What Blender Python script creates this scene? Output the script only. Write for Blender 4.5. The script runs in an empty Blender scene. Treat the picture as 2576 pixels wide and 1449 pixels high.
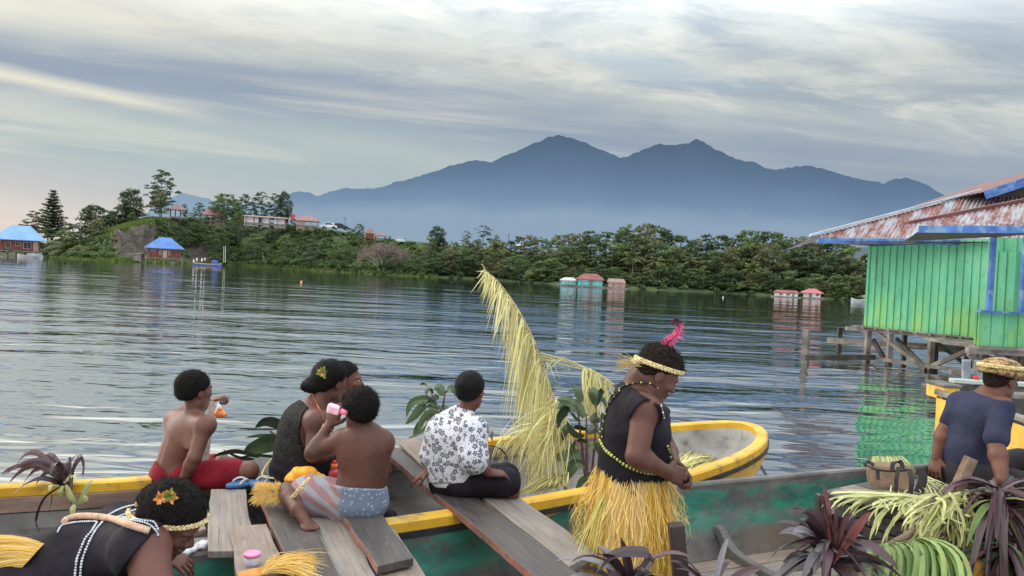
import bpy, math, random
import numpy as np
from mathutils import Vector, Matrix
random.seed(7); np.random.seed(7)
scene = bpy.context.scene
COL = scene.collection
PI = math.pi
# ---------------------------------------------------------------- camera frame
CAM = np.array([0.0, 0.0, 1.8]); FL = 1860.0
_r = math.radians(2.8); _p = math.radians(1.217)
FW = np.array([0, math.cos(_p), -math.sin(_p)])
_X = np.array([1.0, 0, 0]); _U = np.array([0, math.sin(_p), math.cos(_p)])
RT = math.cos(_r) * _X + math.sin(_r) * _U
UP = -math.sin(_r) * _X + math.cos(_r) * _U
def P(px, py, d):
    """a point d metres away in the direction surveyed from the photograph"""
    return CAM + d * (FW + (px - 1288) / FL * RT - (py - 724.5) / FL * UP)
def Pz(px, py, z):
    v = P(px, py, 1.0) - CAM
    return CAM + v * ((z - CAM[2]) / v[2])
def YH(px): return 622 + 0.049 * px
def D3(a, b=0.0, c=0.0):
    """direction: a right, b up, c away"""
    v = a * RT + b * UP + c * FW
    return v / np.linalg.norm(v)
def nz(v):
    v = np.asarray(v, float); return v / (np.linalg.norm(v) + 1e-12)
# ---------------------------------------------------------------- objects
def thing(name, label, cat, loc=(0, 0, 0), group=None):
    o = bpy.data.objects.new(name, None); COL.objects.link(o)
    o.location = Vector([float(q) for q in loc]); o.empty_display_size = 0.1
    o['label'] = label; o['category'] = cat
    if group: o['group'] = group
    return o
def tag(o, label, cat, group=None, kind=None):
    o['label'] = label; o['category'] = cat
    if group: o['group'] = group
    if kind: o['kind'] = kind
    return o
def link(name, me, mats, parent=None):
    o = bpy.data.objects.new(name, me); COL.objects.link(o)
    for m in (mats if isinstance(mats, (list, tuple)) else [mats]): me.materials.append(m)
    if parent is not None:
        o.parent = parent
        b = Vector((0, 0, 0)); q = parent
        while q is not None:
            b += q.location if q.type == 'EMPTY' else Vector((0, 0, 0)); q = q.parent
        o.matrix_parent_inverse = Matrix.Translation(-b) if parent.type == 'EMPTY' else Matrix.Identity(4)
    return o
def dup(root, loc, rotz=0.0, scale=(1, 1, 1), label=None, group=None):
    r = root.copy(); COL.objects.link(r)
    r.location = Vector([float(q) for q in loc]); r.rotation_euler = (0, 0, rotz); r.scale = scale
    if label: r['label'] = label
    if group: r['group'] = group
    for ch in list(root.children):
        c = ch.copy(); COL.objects.link(c); c.parent = r
        for g in ch.children:
            d = g.copy(); COL.objects.link(d); d.parent = c
    return r
def drop(root):
    for ch in list(root.children): bpy.data.objects.remove(ch)
    bpy.data.objects.remove(root)
# ---------------------------------------------------------------- mesh builder
class MB:
    def __init__(s): s.v = []; s.f = []; s.t = []; s.m = []
    def add(s, vs, fs, t=0.5, mi=0):
        b = len(s.v); s.v.extend([tuple(map(float, q)) for q in vs])
        s.f.extend([tuple(b + i for i in f) for f in fs]); s.m.extend([mi] * len(fs))
        s.t.extend([t] * len(vs) if np.isscalar(t) else list(t))
    def quad(s, a, b, c, d, t=0.5, mi=0): s.add([a, b, c, d], [(0, 1, 2, 3)], t, mi)
    def hexa(s, lo, hi, t=0.5, mi=0):
        n = len(lo)
        fs = [tuple(range(n))[::-1], tuple(range(n, 2 * n))] + [(i, (i + 1) % n, n + (i + 1) % n, n + i) for i in range(n)]
        s.add(list(lo) + list(hi), fs, t, mi)
    def box(s, c, x, y, z, t=0.5, mi=0):
        c = np.asarray(c, float); x, y, z = [np.asarray(q, float) / 2 for q in (x, y, z)]
        lo = [c - x - y - z, c + x - y - z, c + x + y - z, c - x + y - z]
        s.hexa(lo, [q + 2 * z for q in lo], t, mi)
    def abox(s, x0, x1, y0, y1, z0, z1, t=0.5, mi=0):
        s.box(((x0 + x1) / 2, (y0 + y1) / 2, (z0 + z1) / 2), (x1 - x0, 0, 0), (0, y1 - y0, 0), (0, 0, z1 - z0), t, mi)
    def bar(s, a, b, w, h=None, up=(0, 0, 1), t=0.5, mi=0):
        a = np.asarray(a, float); b = np.asarray(b, float); h = h or w
        d = nz(b - a); sd = np.cross(d, up)
        if np.linalg.norm(sd) < 1e-3: sd = np.cross(d, (0, 1, 0))
        sd = nz(sd); u = np.cross(sd, d)
        s.box((a + b) / 2, b - a, sd * w, u * h, t, mi)
    def tube(s, pts, rad, n=8, t=0.5, mi=0, cap=True):
        pts = [np.asarray(q, float) for q in pts]; k = len(pts)
        if np.isscalar(rad): rad = [rad] * k
        vs = []; ref = np.array([0.13, 0.27, 0.95])
        for i, q in enumerate(pts):
            d = nz(pts[min(i + 1, k - 1)] - pts[max(i - 1, 0)])
            a = ref - d * ref.dot(d)
            if np.linalg.norm(a) < 0.1: a = np.cross(d, (1, 0, 0))
            a = nz(a); b = np.cross(d, a); ref = a
            for j in range(n):
                th = 2 * PI * j / n
                vs.append(q + rad[i] * (a * math.cos(th) + b * math.sin(th)))
        fs = [(i * n + j, i * n + (j + 1) % n, (i + 1) * n + (j + 1) % n, (i + 1) * n + j) for i in range(k - 1) for j in range(n)]
        if cap: fs += [tuple(range(n))[::-1], tuple(range((k - 1) * n, k * n))]
        s.add(vs, fs, t, mi)
    def ribbon(s, pts, w, side, t=0.5, mi=0, fold=0.0):
        """leaf blade: pts along the midrib, w list of widths, side = lateral dir"""
        k = len(pts); pts = [np.asarray(q, float) for q in pts]
        if np.isscalar(w): w = [w] * k
        vs = []
        for i in range(k):
            d = nz(pts[min(i + 1, k - 1)] - pts[max(i - 1, 0)])
            sd = side - d * np.dot(side, d); sd = nz(sd)
            nn = np.cross(sd, d)
            if fold: vs += [pts[i] - sd * w[i] / 2 + nn * fold * w[i], pts[i], pts[i] + sd * w[i] / 2 + nn * fold * w[i]]
            else: vs += [pts[i] - sd * w[i] / 2, pts[i] + sd * w[i] / 2]
        m = 3 if fold else 2
        fs = [(m * i + j, m * i + j + 1, m * i + m + j + 1, m * i + m + j) for i in range(k - 1) for j in range(m - 1)]
        s.add(vs, fs, t, mi)
    def ball(s, c, r, n=6, t=0.5, mi=0):
        c = np.asarray(c, float); r = np.array([r] * 3 if np.isscalar(r) else r, float); vs = []; m = n * 2
        for i in range(1, n):
            a = PI * i / n
            for j in range(m):
                b = 2 * PI * j / m
                vs.append(c + r * (math.sin(a) * math.cos(b), math.sin(a) * math.sin(b), math.cos(a)))
        vs += [c + r * (0, 0, 1), c - r * (0, 0, 1)]; T = len(vs) - 2
        fs = [(i * m + j, (i + 1) * m + j, (i + 1) * m + (j + 1) % m, i * m + (j + 1) % m) for i in range(n - 2) for j in range(m)]
        fs += [(T, j, (j + 1) % m) for j in range(m)] + [(T + 1, (n - 2) * m + (j + 1) % m, (n - 2) * m + j) for j in range(m)]
        s.add(vs, fs, t, mi)
    def lathe(s, base, axis, prof, n=16, t=0.5, mi=0):
        """prof = [(h, r)] along axis"""
        ax = nz(axis); a = nz(np.cross(ax, (0.31, 0.95, 0.11) if abs(ax[2]) > .5 else (0, 0, 1))); c = np.cross(ax, a); k = len(prof); base = np.asarray(base, float)
        vs = [base + ax * h + r * (a * math.cos(2 * PI * j / n) + c * math.sin(2 * PI * j / n)) for h, r in prof for j in range(n)]
        fs = [(i * n + j, i * n + (j + 1) % n, (i + 1) * n + (j + 1) % n, (i + 1) * n + j) for i in range(k - 1) for j in range(n)]
        s.add(vs, fs + [tuple(range(n))[::-1], tuple(range((k - 1) * n, k * n))], t, mi)
    def build(s, name, mats, parent=None, smooth=False, bevel=0):
        me = bpy.data.meshes.new(name); me.from_pydata(s.v, [], s.f)
        a = me.attributes.new('t', 'FLOAT', 'POINT'); a.data.foreach_set('value', np.array(s.t, np.float32))
        me.polygons.foreach_set('material_index', s.m)
        if smooth: me.polygons.foreach_set('use_smooth', [len(f) <= 4 for f in s.f])
        me.update(); o = link(name, me, mats, parent)
        if bevel:
            b = o.modifiers.new('Bevel', 'BEVEL'); b.width = bevel; b.segments = 2; b.limit_method = 'ANGLE'
        return o
def bez(a, b, c, n=8, d=None):
    a, b, c = [np.asarray(q, float) for q in (a, b, c)]; out = []
    for i in range(n + 1):
        u = i / n
        if d is None: out.append((1 - u) ** 2 * a + 2 * u * (1 - u) * b + u * u * c)
        else: out.append((1 - u) ** 3 * a + 3 * u * (1 - u) ** 2 * b + 3 * u * u * (1 - u) * c + u ** 3 * np.asarray(d))
    return out
def spline(pts, n=8):
    """Catmull-Rom through the points"""
    q = [np.asarray(p, float) for p in pts]; q = [2 * q[0] - q[1]] + q + [2 * q[-1] - q[-2]]; out = []
    for i in range(1, len(q) - 2):
        for j in range(n):
            u = j / n
            out.append(0.5 * (2 * q[i] + (q[i + 1] - q[i - 1]) * u + (2 * q[i - 1] - 5 * q[i] + 4 * q[i + 1] - q[i + 2]) * u * u + (3 * q[i] - q[i - 1] - 3 * q[i + 1] + q[i + 2]) * u ** 3))
    out.append(q[-2]); return out
# ---------------------------------------------------------------- materials
def lin(r, g, b):
    f = lambda c: (c / 255 / 12.92) if c < 10.3 else ((c / 255 + 0.055) / 1.055) ** 2.4
    return (f(r), f(g), f(b))
class NT:
    """small node helper"""
    def __init__(s, tree): s.n = tree.nodes; s.l = tree.links
    def new(s, t, **kw):
        n = s.n.new(t)
        for k, v in kw.items(): setattr(n, k, v)
        return n
    def set(s, n, **kw):
        for k, v in kw.items(): n.inputs[k.replace('_', ' ')].default_value = v
        return n
    def mix(s, f, a, b, mode='MIX'):
        m = s.new('ShaderNodeMix', data_type='RGBA', blend_type=mode)
        for i, x in ((0, f), (6, a), (7, b)):
            if hasattr(x, 'is_linked') or hasattr(x, 'links'): s.l.new(x, m.inputs[i])
            elif i == 0: m.inputs[0].default_value = x
            else: m.inputs[i].default_value = (*x[:3], 1)
        return m.outputs[2]
    def math(s, op, a, b=0.5, c=None, clamp=False):
        m = s.new('ShaderNodeMath', operation=op, use_clamp=clamp)
        for i, x in enumerate([a, b] + ([c] if c is not None else [])):
            if hasattr(x, 'links'): s.l.new(x, m.inputs[i])
            else: m.inputs[i].default_value = x
        return m.outputs[0]
    def ramp(s, f, stops, interp='LINEAR'):
        r = s.new('ShaderNodeValToRGB'); r.color_ramp.interpolation = interp
        e = r.color_ramp.elements
        while len(e) < len(stops): e.new(0.5)
        for i, (p, c) in enumerate(stops):
            e[i].position = p; e[i].color = (*c, 1) if not np.isscalar(c) else (c, c, c, 1)
        s.l.new(f, r.inputs[0]); return r.outputs[0]
    def coords(s, kind='Object', scale=(1, 1, 1), rot=(0, 0, 0), loc=(0, 0, 0)):
        tc = s.new('ShaderNodeTexCoord'); mp = s.new('ShaderNodeMapping')
        s.l.new(tc.outputs[kind], mp.inputs[0])
        mp.inputs['Scale'].default_value = scale; mp.inputs['Rotation'].default_value = rot; mp.inputs['Location'].default_value = loc
        return mp.outputs[0]
    def noise(s, vec, scale=5, detail=5, rough=0.55, dist=0):
        n = s.new('ShaderNodeTexNoise'); s.l.new(vec, n.inputs['Vector'])
        n.inputs['Scale'].default_value = scale; n.inputs['Detail'].default_value = detail
        n.inputs['Roughness'].default_value = rough; n.inputs['Distortion'].default_value = dist
        return n.outputs[0]
    def attr(s, name='t'):
        a = s.new('ShaderNodeAttribute', attribute_name=name); return a.outputs['Fac']
    def bump(s, h, strength=0.5, dist=0.01):
        b = s.new('ShaderNodeBump'); s.l.new(h, b.inputs['Height'])
        b.inputs['Strength'].default_value = strength; b.inputs['Distance'].default_value = dist
        return b.outputs[0]
def newmat(name):
    m = bpy.data.materials.new(name); m.use_nodes = True
    nt = NT(m.node_tree); bs = m.node_tree.nodes['Principled BSDF']
    return m, nt, bs
def mat(name, c1, c2=None, sc=6, st=(1, 1, 1), rough=0.6, bump=0.0, bsc=60, bst=(1, 1, 1), metal=0, attr=False,
        lo=0.35, hi=0.65, c3=None, sc3=2, lo3=0.5, hi3=0.62, spec=0.5, transl=0, sheen=0, alpha=1):
    m, nt, bs = newmat(name)
    if c2 is None: c2 = tuple(min(1, q * 1.25) for q in c1); c1 = tuple(q * 0.8 for q in c1)
    co = nt.coords('Object', st)
    if attr:
        nn = nt.noise(nt.coords('Object'), sc, 3)
        f = nt.math('ADD', nt.attr(), nt.math('MULTIPLY', nt.math('SUBTRACT', nn, 0.5), 0.5), clamp=True)
        col = nt.ramp(f, [(0, c1), (1, c2)])
    else:
        col = nt.ramp(nt.noise(co, sc), [(lo, c1), (hi, c2)])
    if c3 is not None:
        f3 = nt.ramp(nt.noise(nt.coords('Object', st, loc=(3, 7, 1)), sc3), [(lo3, 0.0), (hi3, 1.0)])
        col = nt.mix(f3, col, c3)
    nt.l.new(col, bs.inputs['Base Color'])
    bs.inputs['Roughness'].default_value = rough; bs.inputs['Metallic'].default_value = metal
    bs.inputs['Specular IOR Level'].default_value = spec; bs.inputs['Alpha'].default_value = alpha
    if bump: nt.l.new(nt.bump(nt.noise(nt.coords('Object', bst), bsc, 6), bump, 0.01), bs.inputs['Normal'])
    if transl:
        tr = nt.new('ShaderNodeBsdfTranslucent'); mx = nt.new('ShaderNodeMixShader'); mx.inputs[0].default_value = transl
        nt.l.new(col, tr.inputs[0]); nt.l.new(bs.outputs[0], mx.inputs[1]); nt.l.new(tr.outputs[0], mx.inputs[2])
        nt.l.new(mx.outputs[0], m.node_tree.nodes['Material Output'].inputs[0])
    return m
# ---------------------------------------------------------------- sculpting: signed distance fields -> surface nets
class SDF:
    def __init__(s, h=0.005): s.h = h; s.ops = []
    def cone(s, a, b, ra, rb, k=0.02, ax=None, fl=1.0):
        s.ops.append(('c', np.asarray(a, float), np.asarray(b, float), ra, rb, k, ax, fl)); return s
    def chain(s, pts, rad, k=0.02, ax=None, fl=1.0):
        for i in range(len(pts) - 1): s.cone(pts[i], pts[i + 1], rad[i], rad[i + 1], k, ax, fl)
        return s
    def ell(s, c, r, R=None, k=0.02, neg=False):
        R = np.eye(3) if R is None else np.asarray(R, float)
        s.ops.append(('n' if neg else 'e', np.asarray(c, float), np.array(r, float), R, k)); return s
    def cut(s, p, n, k=0.004):
        """remove the side n points to"""
        s.ops.append(('p', np.asarray(p, float), nz(n), k)); return s
    def cutbox(s, c, axes, half):
        s.ops.append(('b', np.asarray(c, float), np.asarray(axes, float), np.asarray(half, float))); return s
    def ncone(s, a, b, ra, rb, k=0.006):
        s.ops.append(('m', np.asarray(a, float), np.asarray(b, float), ra, rb, k)); return s
    def build(s, name, m, parent=None, fold=None, seed=1):
        h = s.h; lo = np.full(3, 1e9); hi = -lo
        def ext(op):
            if op[0] in 'cm': r = max(op[3], op[4]); return np.minimum(op[1], op[2]) - r, np.maximum(op[1], op[2]) + r
            r = float(max(op[2])); return op[1] - r, op[1] + r
        for op in s.ops:
            if op[0] in 'ce': a, b = ext(op); lo = np.minimum(lo, a); hi = np.maximum(hi, b)
        lo -= 0.03; hi += 0.03
        n = np.ceil((hi - lo) / h).astype(int) + 1
        F = np.full(n, 1.0, np.float32)
        ax = [lo[i] + h * np.arange(n[i]) for i in range(3)]
        for op in s.ops:
            if op[0] in 'cemn':
                a, b = ext(op); k = op[5] if op[0] in 'cm' else op[4]; mg = k + 4 * h + 0.01
                i0 = np.maximum(np.floor((a - mg - lo) / h).astype(int), 0); i1 = np.minimum(np.ceil((b + mg - lo) / h).astype(int) + 1, n)
            else: i0 = np.zeros(3, int); i1 = n
            if (i1 <= i0).any(): continue
            sl = tuple(slice(i0[i], i1[i]) for i in range(3))
            X = ax[0][sl[0]][:, None, None]; Y = ax[1][sl[1]][None, :, None]; Z = ax[2][sl[2]][None, None, :]
            G = F[sl]
            if op[0] in 'cm':
                A, B, ra, rb = op[1:5]; q = B - A
                x, y, z = X - A[0], Y - A[1], Z - A[2]
                if op[0] == 'c' and op[6] is not None and op[7] != 1.0:
                    w = op[6]; g = (1 / op[7] - 1); dw = (x * w[0] + y * w[1] + z * w[2]) * g
                    qq = q + w * np.dot(q, w) * g
                    x, y, z = x + dw * w[0], y + dw * w[1], z + dw * w[2]; q = qq; fac = (1 + op[7]) / 2
                else: fac = 1.0
                L = max(q.dot(q), 1e-9)
                t = np.clip((x * q[0] + y * q[1] + z * q[2]) / L, 0, 1)
                d = (np.sqrt((x - t * q[0]) ** 2 + (y - t * q[1]) ** 2 + (z - t * q[2]) ** 2) - (ra + (rb - ra) * t)) * fac
            elif op[0] in 'en':
                C, r, R = op[1:4]; x, y, z = X - C[0], Y - C[1], Z - C[2]
                u = [(x * R[i][0] + y * R[i][1] + z * R[i][2]) / r[i] for i in range(3)]
                k0 = np.sqrt(u[0] ** 2 + u[1] ** 2 + u[2] ** 2)
                k1 = np.sqrt((u[0] / r[0]) ** 2 + (u[1] / r[1]) ** 2 + (u[2] / r[2]) ** 2) + 1e-9
                d = k0 * (k0 - 1) / k1
            elif op[0] == 'p':
                d = -((X - op[1][0]) * op[2][0] + (Y - op[1][1]) * op[2][1] + (Z - op[1][2]) * op[2][2]); k = op[3]
            else:
                C, A3, H = op[1:4]; x, y, z = X - C[0], Y - C[1], Z - C[2]; d = None; k = 0.004
                for i in range(3):
                    e = np.abs(x * A3[i][0] + y * A3[i][1] + z * A3[i][2]) - H[i]; d = e if d is None else np.maximum(d, e)
            k = max(k, 1e-4)
            if op[0] in 'ce':
                g = np.clip(0.5 + 0.5 * (G - d) / k, 0, 1); F[sl] = G * (1 - g) + d * g - k * g * (1 - g)
            else:
                g = np.clip(0.5 - 0.5 * (G + d) / k, 0, 1); F[sl] = G * (1 - g) - d * g + k * g * (1 - g)
        if fold:
            amp, fr = fold; rs = np.random.RandomState(seed)
            X = ax[0][:, None, None]; Y = ax[1][None, :, None]; Z = ax[2][None, None, :]
            msk = np.abs(F) < amp * 3 + 3 * h; N = np.zeros(F.shape, np.float32); ii = np.nonzero(msk)
            pts = np.stack([ax[0][ii[0]], ax[1][ii[1]], ax[2][ii[2]]], 1); v = np.zeros(len(pts))
            for j in range(7):
                w = rs.randn(3); w = w / np.linalg.norm(w) * fr * (0.6 + 1.3 * j / 3)
                w2 = rs.randn(3) * fr * 0.4
                v += np.sin(pts @ w + 1.6 * np.sin(pts @ w2 + rs.rand() * 6) + rs.rand() * 6) / (1 + 0.5 * j)
            N[ii] = v * amp / 2.2; F += N
        return link(name, surf_nets(F, lo, h), m, parent)
def surf_nets(F, lo, h):
    S = F < 0
    c = np.zeros(tuple(q - 1 for q in F.shape), np.int8)
    for dx in (0, 1):
        for dy in (0, 1):
            for dz in (0, 1): c += S[dx:F.shape[0] - 1 + dx, dy:F.shape[1] - 1 + dy, dz:F.shape[2] - 1 + dz]
    act = (c > 0) & (c < 8); ii = np.argwhere(act); idx = np.full(act.shape, -1, np.int32); idx[act] = np.arange(len(ii))
    cor = np.array([(a, b, d) for a in (0, 1) for b in (0, 1) for d in (0, 1)])
    V = np.stack([F[ii[:, 0] + q[0], ii[:, 1] + q[1], ii[:, 2] + q[2]] for q in cor], 1)
    acc = np.zeros((len(ii), 3)); cnt = np.zeros(len(ii))
    for a in range(8):
        for b in range(a + 1, 8):
            if np.abs(cor[a] - cor[b]).sum() != 1: continue
            va, vb = V[:, a], V[:, b]; m = (va < 0) != (vb < 0)
            t = np.where(m, va / np.where(m, va - vb, 1), 0)[:, None]
            acc += np.where(m[:, None], cor[a] + t * (cor[b] - cor[a]), 0); cnt += m
    vs = lo + h * (ii + acc / np.maximum(cnt, 1)[:, None]); quads = []
    for a in range(3):
        u, w = (a + 1) % 3, (a + 2) % 3
        s0 = [slice(None)] * 3; s1 = [slice(None)] * 3; s0[a] = slice(0, -1); s1[a] = slice(1, None)
        A, B = S[tuple(s0)], S[tuple(s1)]; E = np.argwhere(A != B)
        E = E[(E[:, u] > 0) & (E[:, w] > 0) & (E[:, u] < F.shape[u] - 1) & (E[:, w] < F.shape[w] - 1)]
        ins = A[tuple(E.T)]
        def cell(du, dw):
            q = E.copy(); q[:, u] -= du; q[:, w] -= dw; return idx[tuple(q.T)]
        q = np.stack([cell(1, 1), cell(0, 1), cell(0, 0), cell(1, 0)], 1)
        q[~ins] = q[~ins][:, ::-1]; quads.append(q)
    Q = np.concatenate(quads); Q = Q[(Q >= 0).all(1)]
    me = bpy.data.meshes.new('surface'); me.vertices.add(len(vs)); me.vertices.foreach_set('co', vs.astype(np.float32).ravel())
    me.loops.add(Q.size); me.loops.foreach_set('vertex_index', Q.astype(np.int32).ravel())
    me.polygons.add(len(Q)); me.polygons.foreach_set('loop_start', np.arange(0, Q.size, 4, dtype=np.int32))
    me.polygons.foreach_set('use_smooth', np.ones(len(Q), bool)); me.update(calc_edges=True); me.validate()
    return me
# ================================================================ camera, light, sky
cam = bpy.data.objects.new('camera', bpy.data.cameras.new('camera')); COL.objects.link(cam)
cam.data.lens = 36 * FL / 2576; cam.data.sensor_width = 36; cam.data.clip_end = 60000; cam.data.clip_start = 0.05
cam.matrix_world = Matrix(((RT[0], UP[0], -FW[0], CAM[0]), (RT[1], UP[1], -FW[1], CAM[1]), (RT[2], UP[2], -FW[2], CAM[2]), (0, 0, 0, 1)))
scene.camera = cam
scene.view_settings.view_transform = 'Standard'; scene.view_settings.look = 'None'; scene.view_settings.exposure = 0
SUN_EL, SUN_AZ = math.radians(24), math.radians(-62)      # low, to the left of the view
sd = Vector((math.sin(SUN_AZ) * math.cos(SUN_EL), math.cos(SUN_AZ) * math.cos(SUN_EL), math.sin(SUN_EL)))
sun = bpy.data.objects.new('sun', bpy.data.lights.new('sun', 'SUN')); COL.objects.link(sun)
sun.data.energy = 1.5; sun.data.angle = math.radians(40); sun.data.color = (1, 0.95, 0.88)
sun.rotation_euler = sd.to_track_quat('Z', 'Y').to_euler()
world = bpy.data.worlds.new('World'); scene.world = world; world.use_nodes = True
nt = NT(world.node_tree); bg = world.node_tree.nodes['Background']
sky = nt.new('ShaderNodeTexSky', sky_type='NISHITA', sun_disc=False); sky.sun_elevation = SUN_EL; sky.sun_rotation = SUN_AZ
sk = nt.mix(1.0, sky.outputs[0], (0.085, 0.085, 0.085), 'MULTIPLY')
tc = nt.new('ShaderNodeTexCoord'); sx = nt.new('ShaderNodeSeparateXYZ'); nt.l.new(tc.outputs['Generated'], sx.inputs[0])
X, Y, Z = sx.outputs
zc = nt.math('MAXIMUM', Z, 0.0)
yc = nt.math('MAXIMUM', Y, 0.25); eZ = nt.math('DIVIDE', Z, yc); dX = nt.math('DIVIDE', X, yc)
w0 = nt.math('ADD', eZ, nt.math('MULTIPLY', dX, 0.068))
def cvec(a, b, c=1.5, loc=0.0):
    q = nt.new('ShaderNodeCombineXYZ'); nt.l.new(nt.math('MULTIPLY', X, a), q.inputs[0]); nt.l.new(nt.math('MULTIPLY', w0, b), q.inputs[1]); nt.l.new(nt.math('ADD', nt.math('MULTIPLY', Y, c), loc), q.inputs[2]); return q.outputs[0]
n_warp = nt.noise(cvec(1.8, 5, 1.8, 3), 1.0, 3, 0.5)
n_str = nt.noise(cvec(1.7, 19, 2, 7), 1.0, 6, 0.55, 0.5)
n_fin = nt.noise(cvec(6, 24, 5, 1), 1.0, 9, 0.62, 0.5)
n_cl = nt.noise(cvec(2.6, 11, 2.4, 4), 1.0, 7, 0.6, 0.7)
n_rip = nt.noise(cvec(24, 90, 10, 2), 1.0, 3, 0.5, 0.2)
w = nt.math('ADD', w0, nt.math('MULTIPLY', nt.math('SUBTRACT', n_warp, 0.5), 0.09))
w = nt.math('ADD', w, nt.math('MULTIPLY', nt.math('SUBTRACT', n_str, 0.5), 0.075))
w = nt.math('ADD', w, nt.math('MULTIPLY', nt.math('SUBTRACT', n_fin, 0.5), 0.035))
band = nt.ramp(w, [(0.0, lin(184, 195, 200)), (0.05, lin(166, 180, 188)), (0.10, lin(166, 180, 182)), (0.135, lin(174, 185, 185)), (0.165, lin(160, 173, 181)),
                   (0.20, lin(143, 157, 174)), (0.228, lin(150, 162, 176)), (0.258, lin(184, 191, 191)), (0.295, lin(205, 208, 202)), (0.345, lin(194, 200, 199)), (0.45, lin(205, 210, 212)), (0.58, lin(196, 204, 212)), (0.8, lin(222, 226, 230))])
def band01(src, a, b, c=0.0, d=1.0):
    m = nt.new('ShaderNodeMapRange'); nt.l.new(src, m.inputs[0]); m.inputs[1].default_value = a; m.inputs[2].default_value = b; m.inputs[3].default_value = c; m.inputs[4].default_value = d; return m.outputs[0]
hi_ = band01(w0, .215, .275)
# broken cloud in the upper half: grey undersides, cream tops, small ripples
col = nt.mix(nt.math('MULTIPLY', nt.ramp(n_cl, [(0.38, 1.0), (0.52, 0.0)]), nt.math('MULTIPLY', hi_, .85)), band, lin(156, 168, 178))
col = nt.mix(nt.math('MULTIPLY', nt.ramp(n_fin, [(0.50, 0.0), (0.68, 1.0)]), nt.math('MULTIPLY', hi_, .75)), col, lin(226, 225, 214))
col = nt.mix(nt.math('MULTIPLY', nt.ramp(n_fin, [(0.32, 1.0), (0.44, 0.0)]), nt.math('MULTIPLY', hi_, .55)), col, lin(158, 169, 176))
col = nt.mix(nt.math('MULTIPLY', nt.math('MULTIPLY', nt.ramp(n_rip, [(0.45, 0.0), (0.65, 1.0)]), nt.ramp(n_cl, [(0.5, 0.0), (0.62, 1.0)])), nt.math('MULTIPLY', hi_, .35)), col, lin(165, 176, 182))
# one blue opening and the heavier grey corner at the upper right
dx_ = nt.math('SUBTRACT', X, .15); dz_ = nt.math('SUBTRACT', w0, .295); rr = nt.math('SQRT', nt.math('ADD', nt.math('POWER', nt.math('ABSOLUTE', nt.math('MULTIPLY', dx_, 7.5)), 2), nt.math('POWER', nt.math('ABSOLUTE', nt.math('MULTIPLY', dz_, 42)), 2)))
rr = nt.math('ADD', rr, nt.math('MULTIPLY', nt.math('SUBTRACT', n_cl, .5), 2.6))
col = nt.mix(nt.math('MULTIPLY', band01(rr, 1.0, .45), .5), col, lin(168, 188, 204))
col = nt.mix(nt.math('MULTIPLY', nt.math('MULTIPLY', band01(X, .34, .56), band01(w0, .31, .36)), .6), col, lin(158, 172, 184))
# long cream streaks below, mostly on the left
st3 = nt.ramp(n_str, [(0.52, 0.0), (0.66, 1.0)])
col = nt.mix(nt.math('MULTIPLY', nt.math('MULTIPLY', st3, band01(X, -.1, .35, 1, .15)), nt.math('MULTIPLY', band01(w0, .26, .20), .6)), col, lin(210, 209, 198))
bs1 = nt.math('ABSOLUTE', nt.math('SUBTRACT', nt.math('ADD', nt.math('ADD', eZ, nt.math('MULTIPLY', dX, .165)), nt.math('MULTIPLY', nt.math('SUBTRACT', n_str, .5), .025)), .121))
col = nt.mix(nt.math('MULTIPLY', nt.math('MULTIPLY', band01(bs1, .013, .0), band01(X, -.36, -.46)), .85), col, lin(226, 222, 202))
# warm glow low on the left, where the sun sits behind the cloud
gx = nt.new('ShaderNodeMapRange'); nt.l.new(X, gx.inputs[0]); gx.inputs[1].default_value = -0.15; gx.inputs[2].default_value = -0.55
gz = nt.new('ShaderNodeMapRange'); nt.l.new(Z, gz.inputs[0]); gz.inputs[1].default_value = 0.12; gz.inputs[2].default_value = 0.03
col = nt.mix(nt.math('MULTIPLY', nt.math('MULTIPLY', gx.outputs[0], gz.outputs[0]), 0.6), col, lin(228, 206, 194))
gz2 = nt.new('ShaderNodeMapRange'); nt.l.new(Z, gz2.inputs[0]); gz2.inputs[1].default_value = 0.10; gz2.inputs[2].default_value = 0.34
col = nt.mix(nt.math('MULTIPLY', nt.math('MULTIPLY', gx.outputs[0], band01(w0, .235, .275)), 0.8), col, lin(232, 228, 212))
skc = nt.mix(0.95, sk, col)
zb = nt.new('ShaderNodeMapRange'); nt.l.new(Z, zb.inputs[0]); zb.inputs[1].default_value = .27; zb.inputs[2].default_value = .48; zb.inputs[3].default_value = 1; zb.inputs[4].default_value = 2.7  # sky above and behind the view brightened to light the foreground
yb = nt.new('ShaderNodeMapRange'); nt.l.new(Y, yb.inputs[0]); yb.inputs[1].default_value = .2; yb.inputs[2].default_value = -.4; yb.inputs[3].default_value = 1; yb.inputs[4].default_value = 1.15
sv = nt.new('ShaderNodeVectorMath', operation='SCALE'); nt.l.new(skc, sv.inputs[0]); nt.l.new(nt.math('MULTIPLY', zb.outputs[0], yb.outputs[0]), sv.inputs['Scale']); skc = sv.outputs[0]
nt.l.new(skc, bg.inputs[0]); bg.inputs[1].default_value = 1.12
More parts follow.
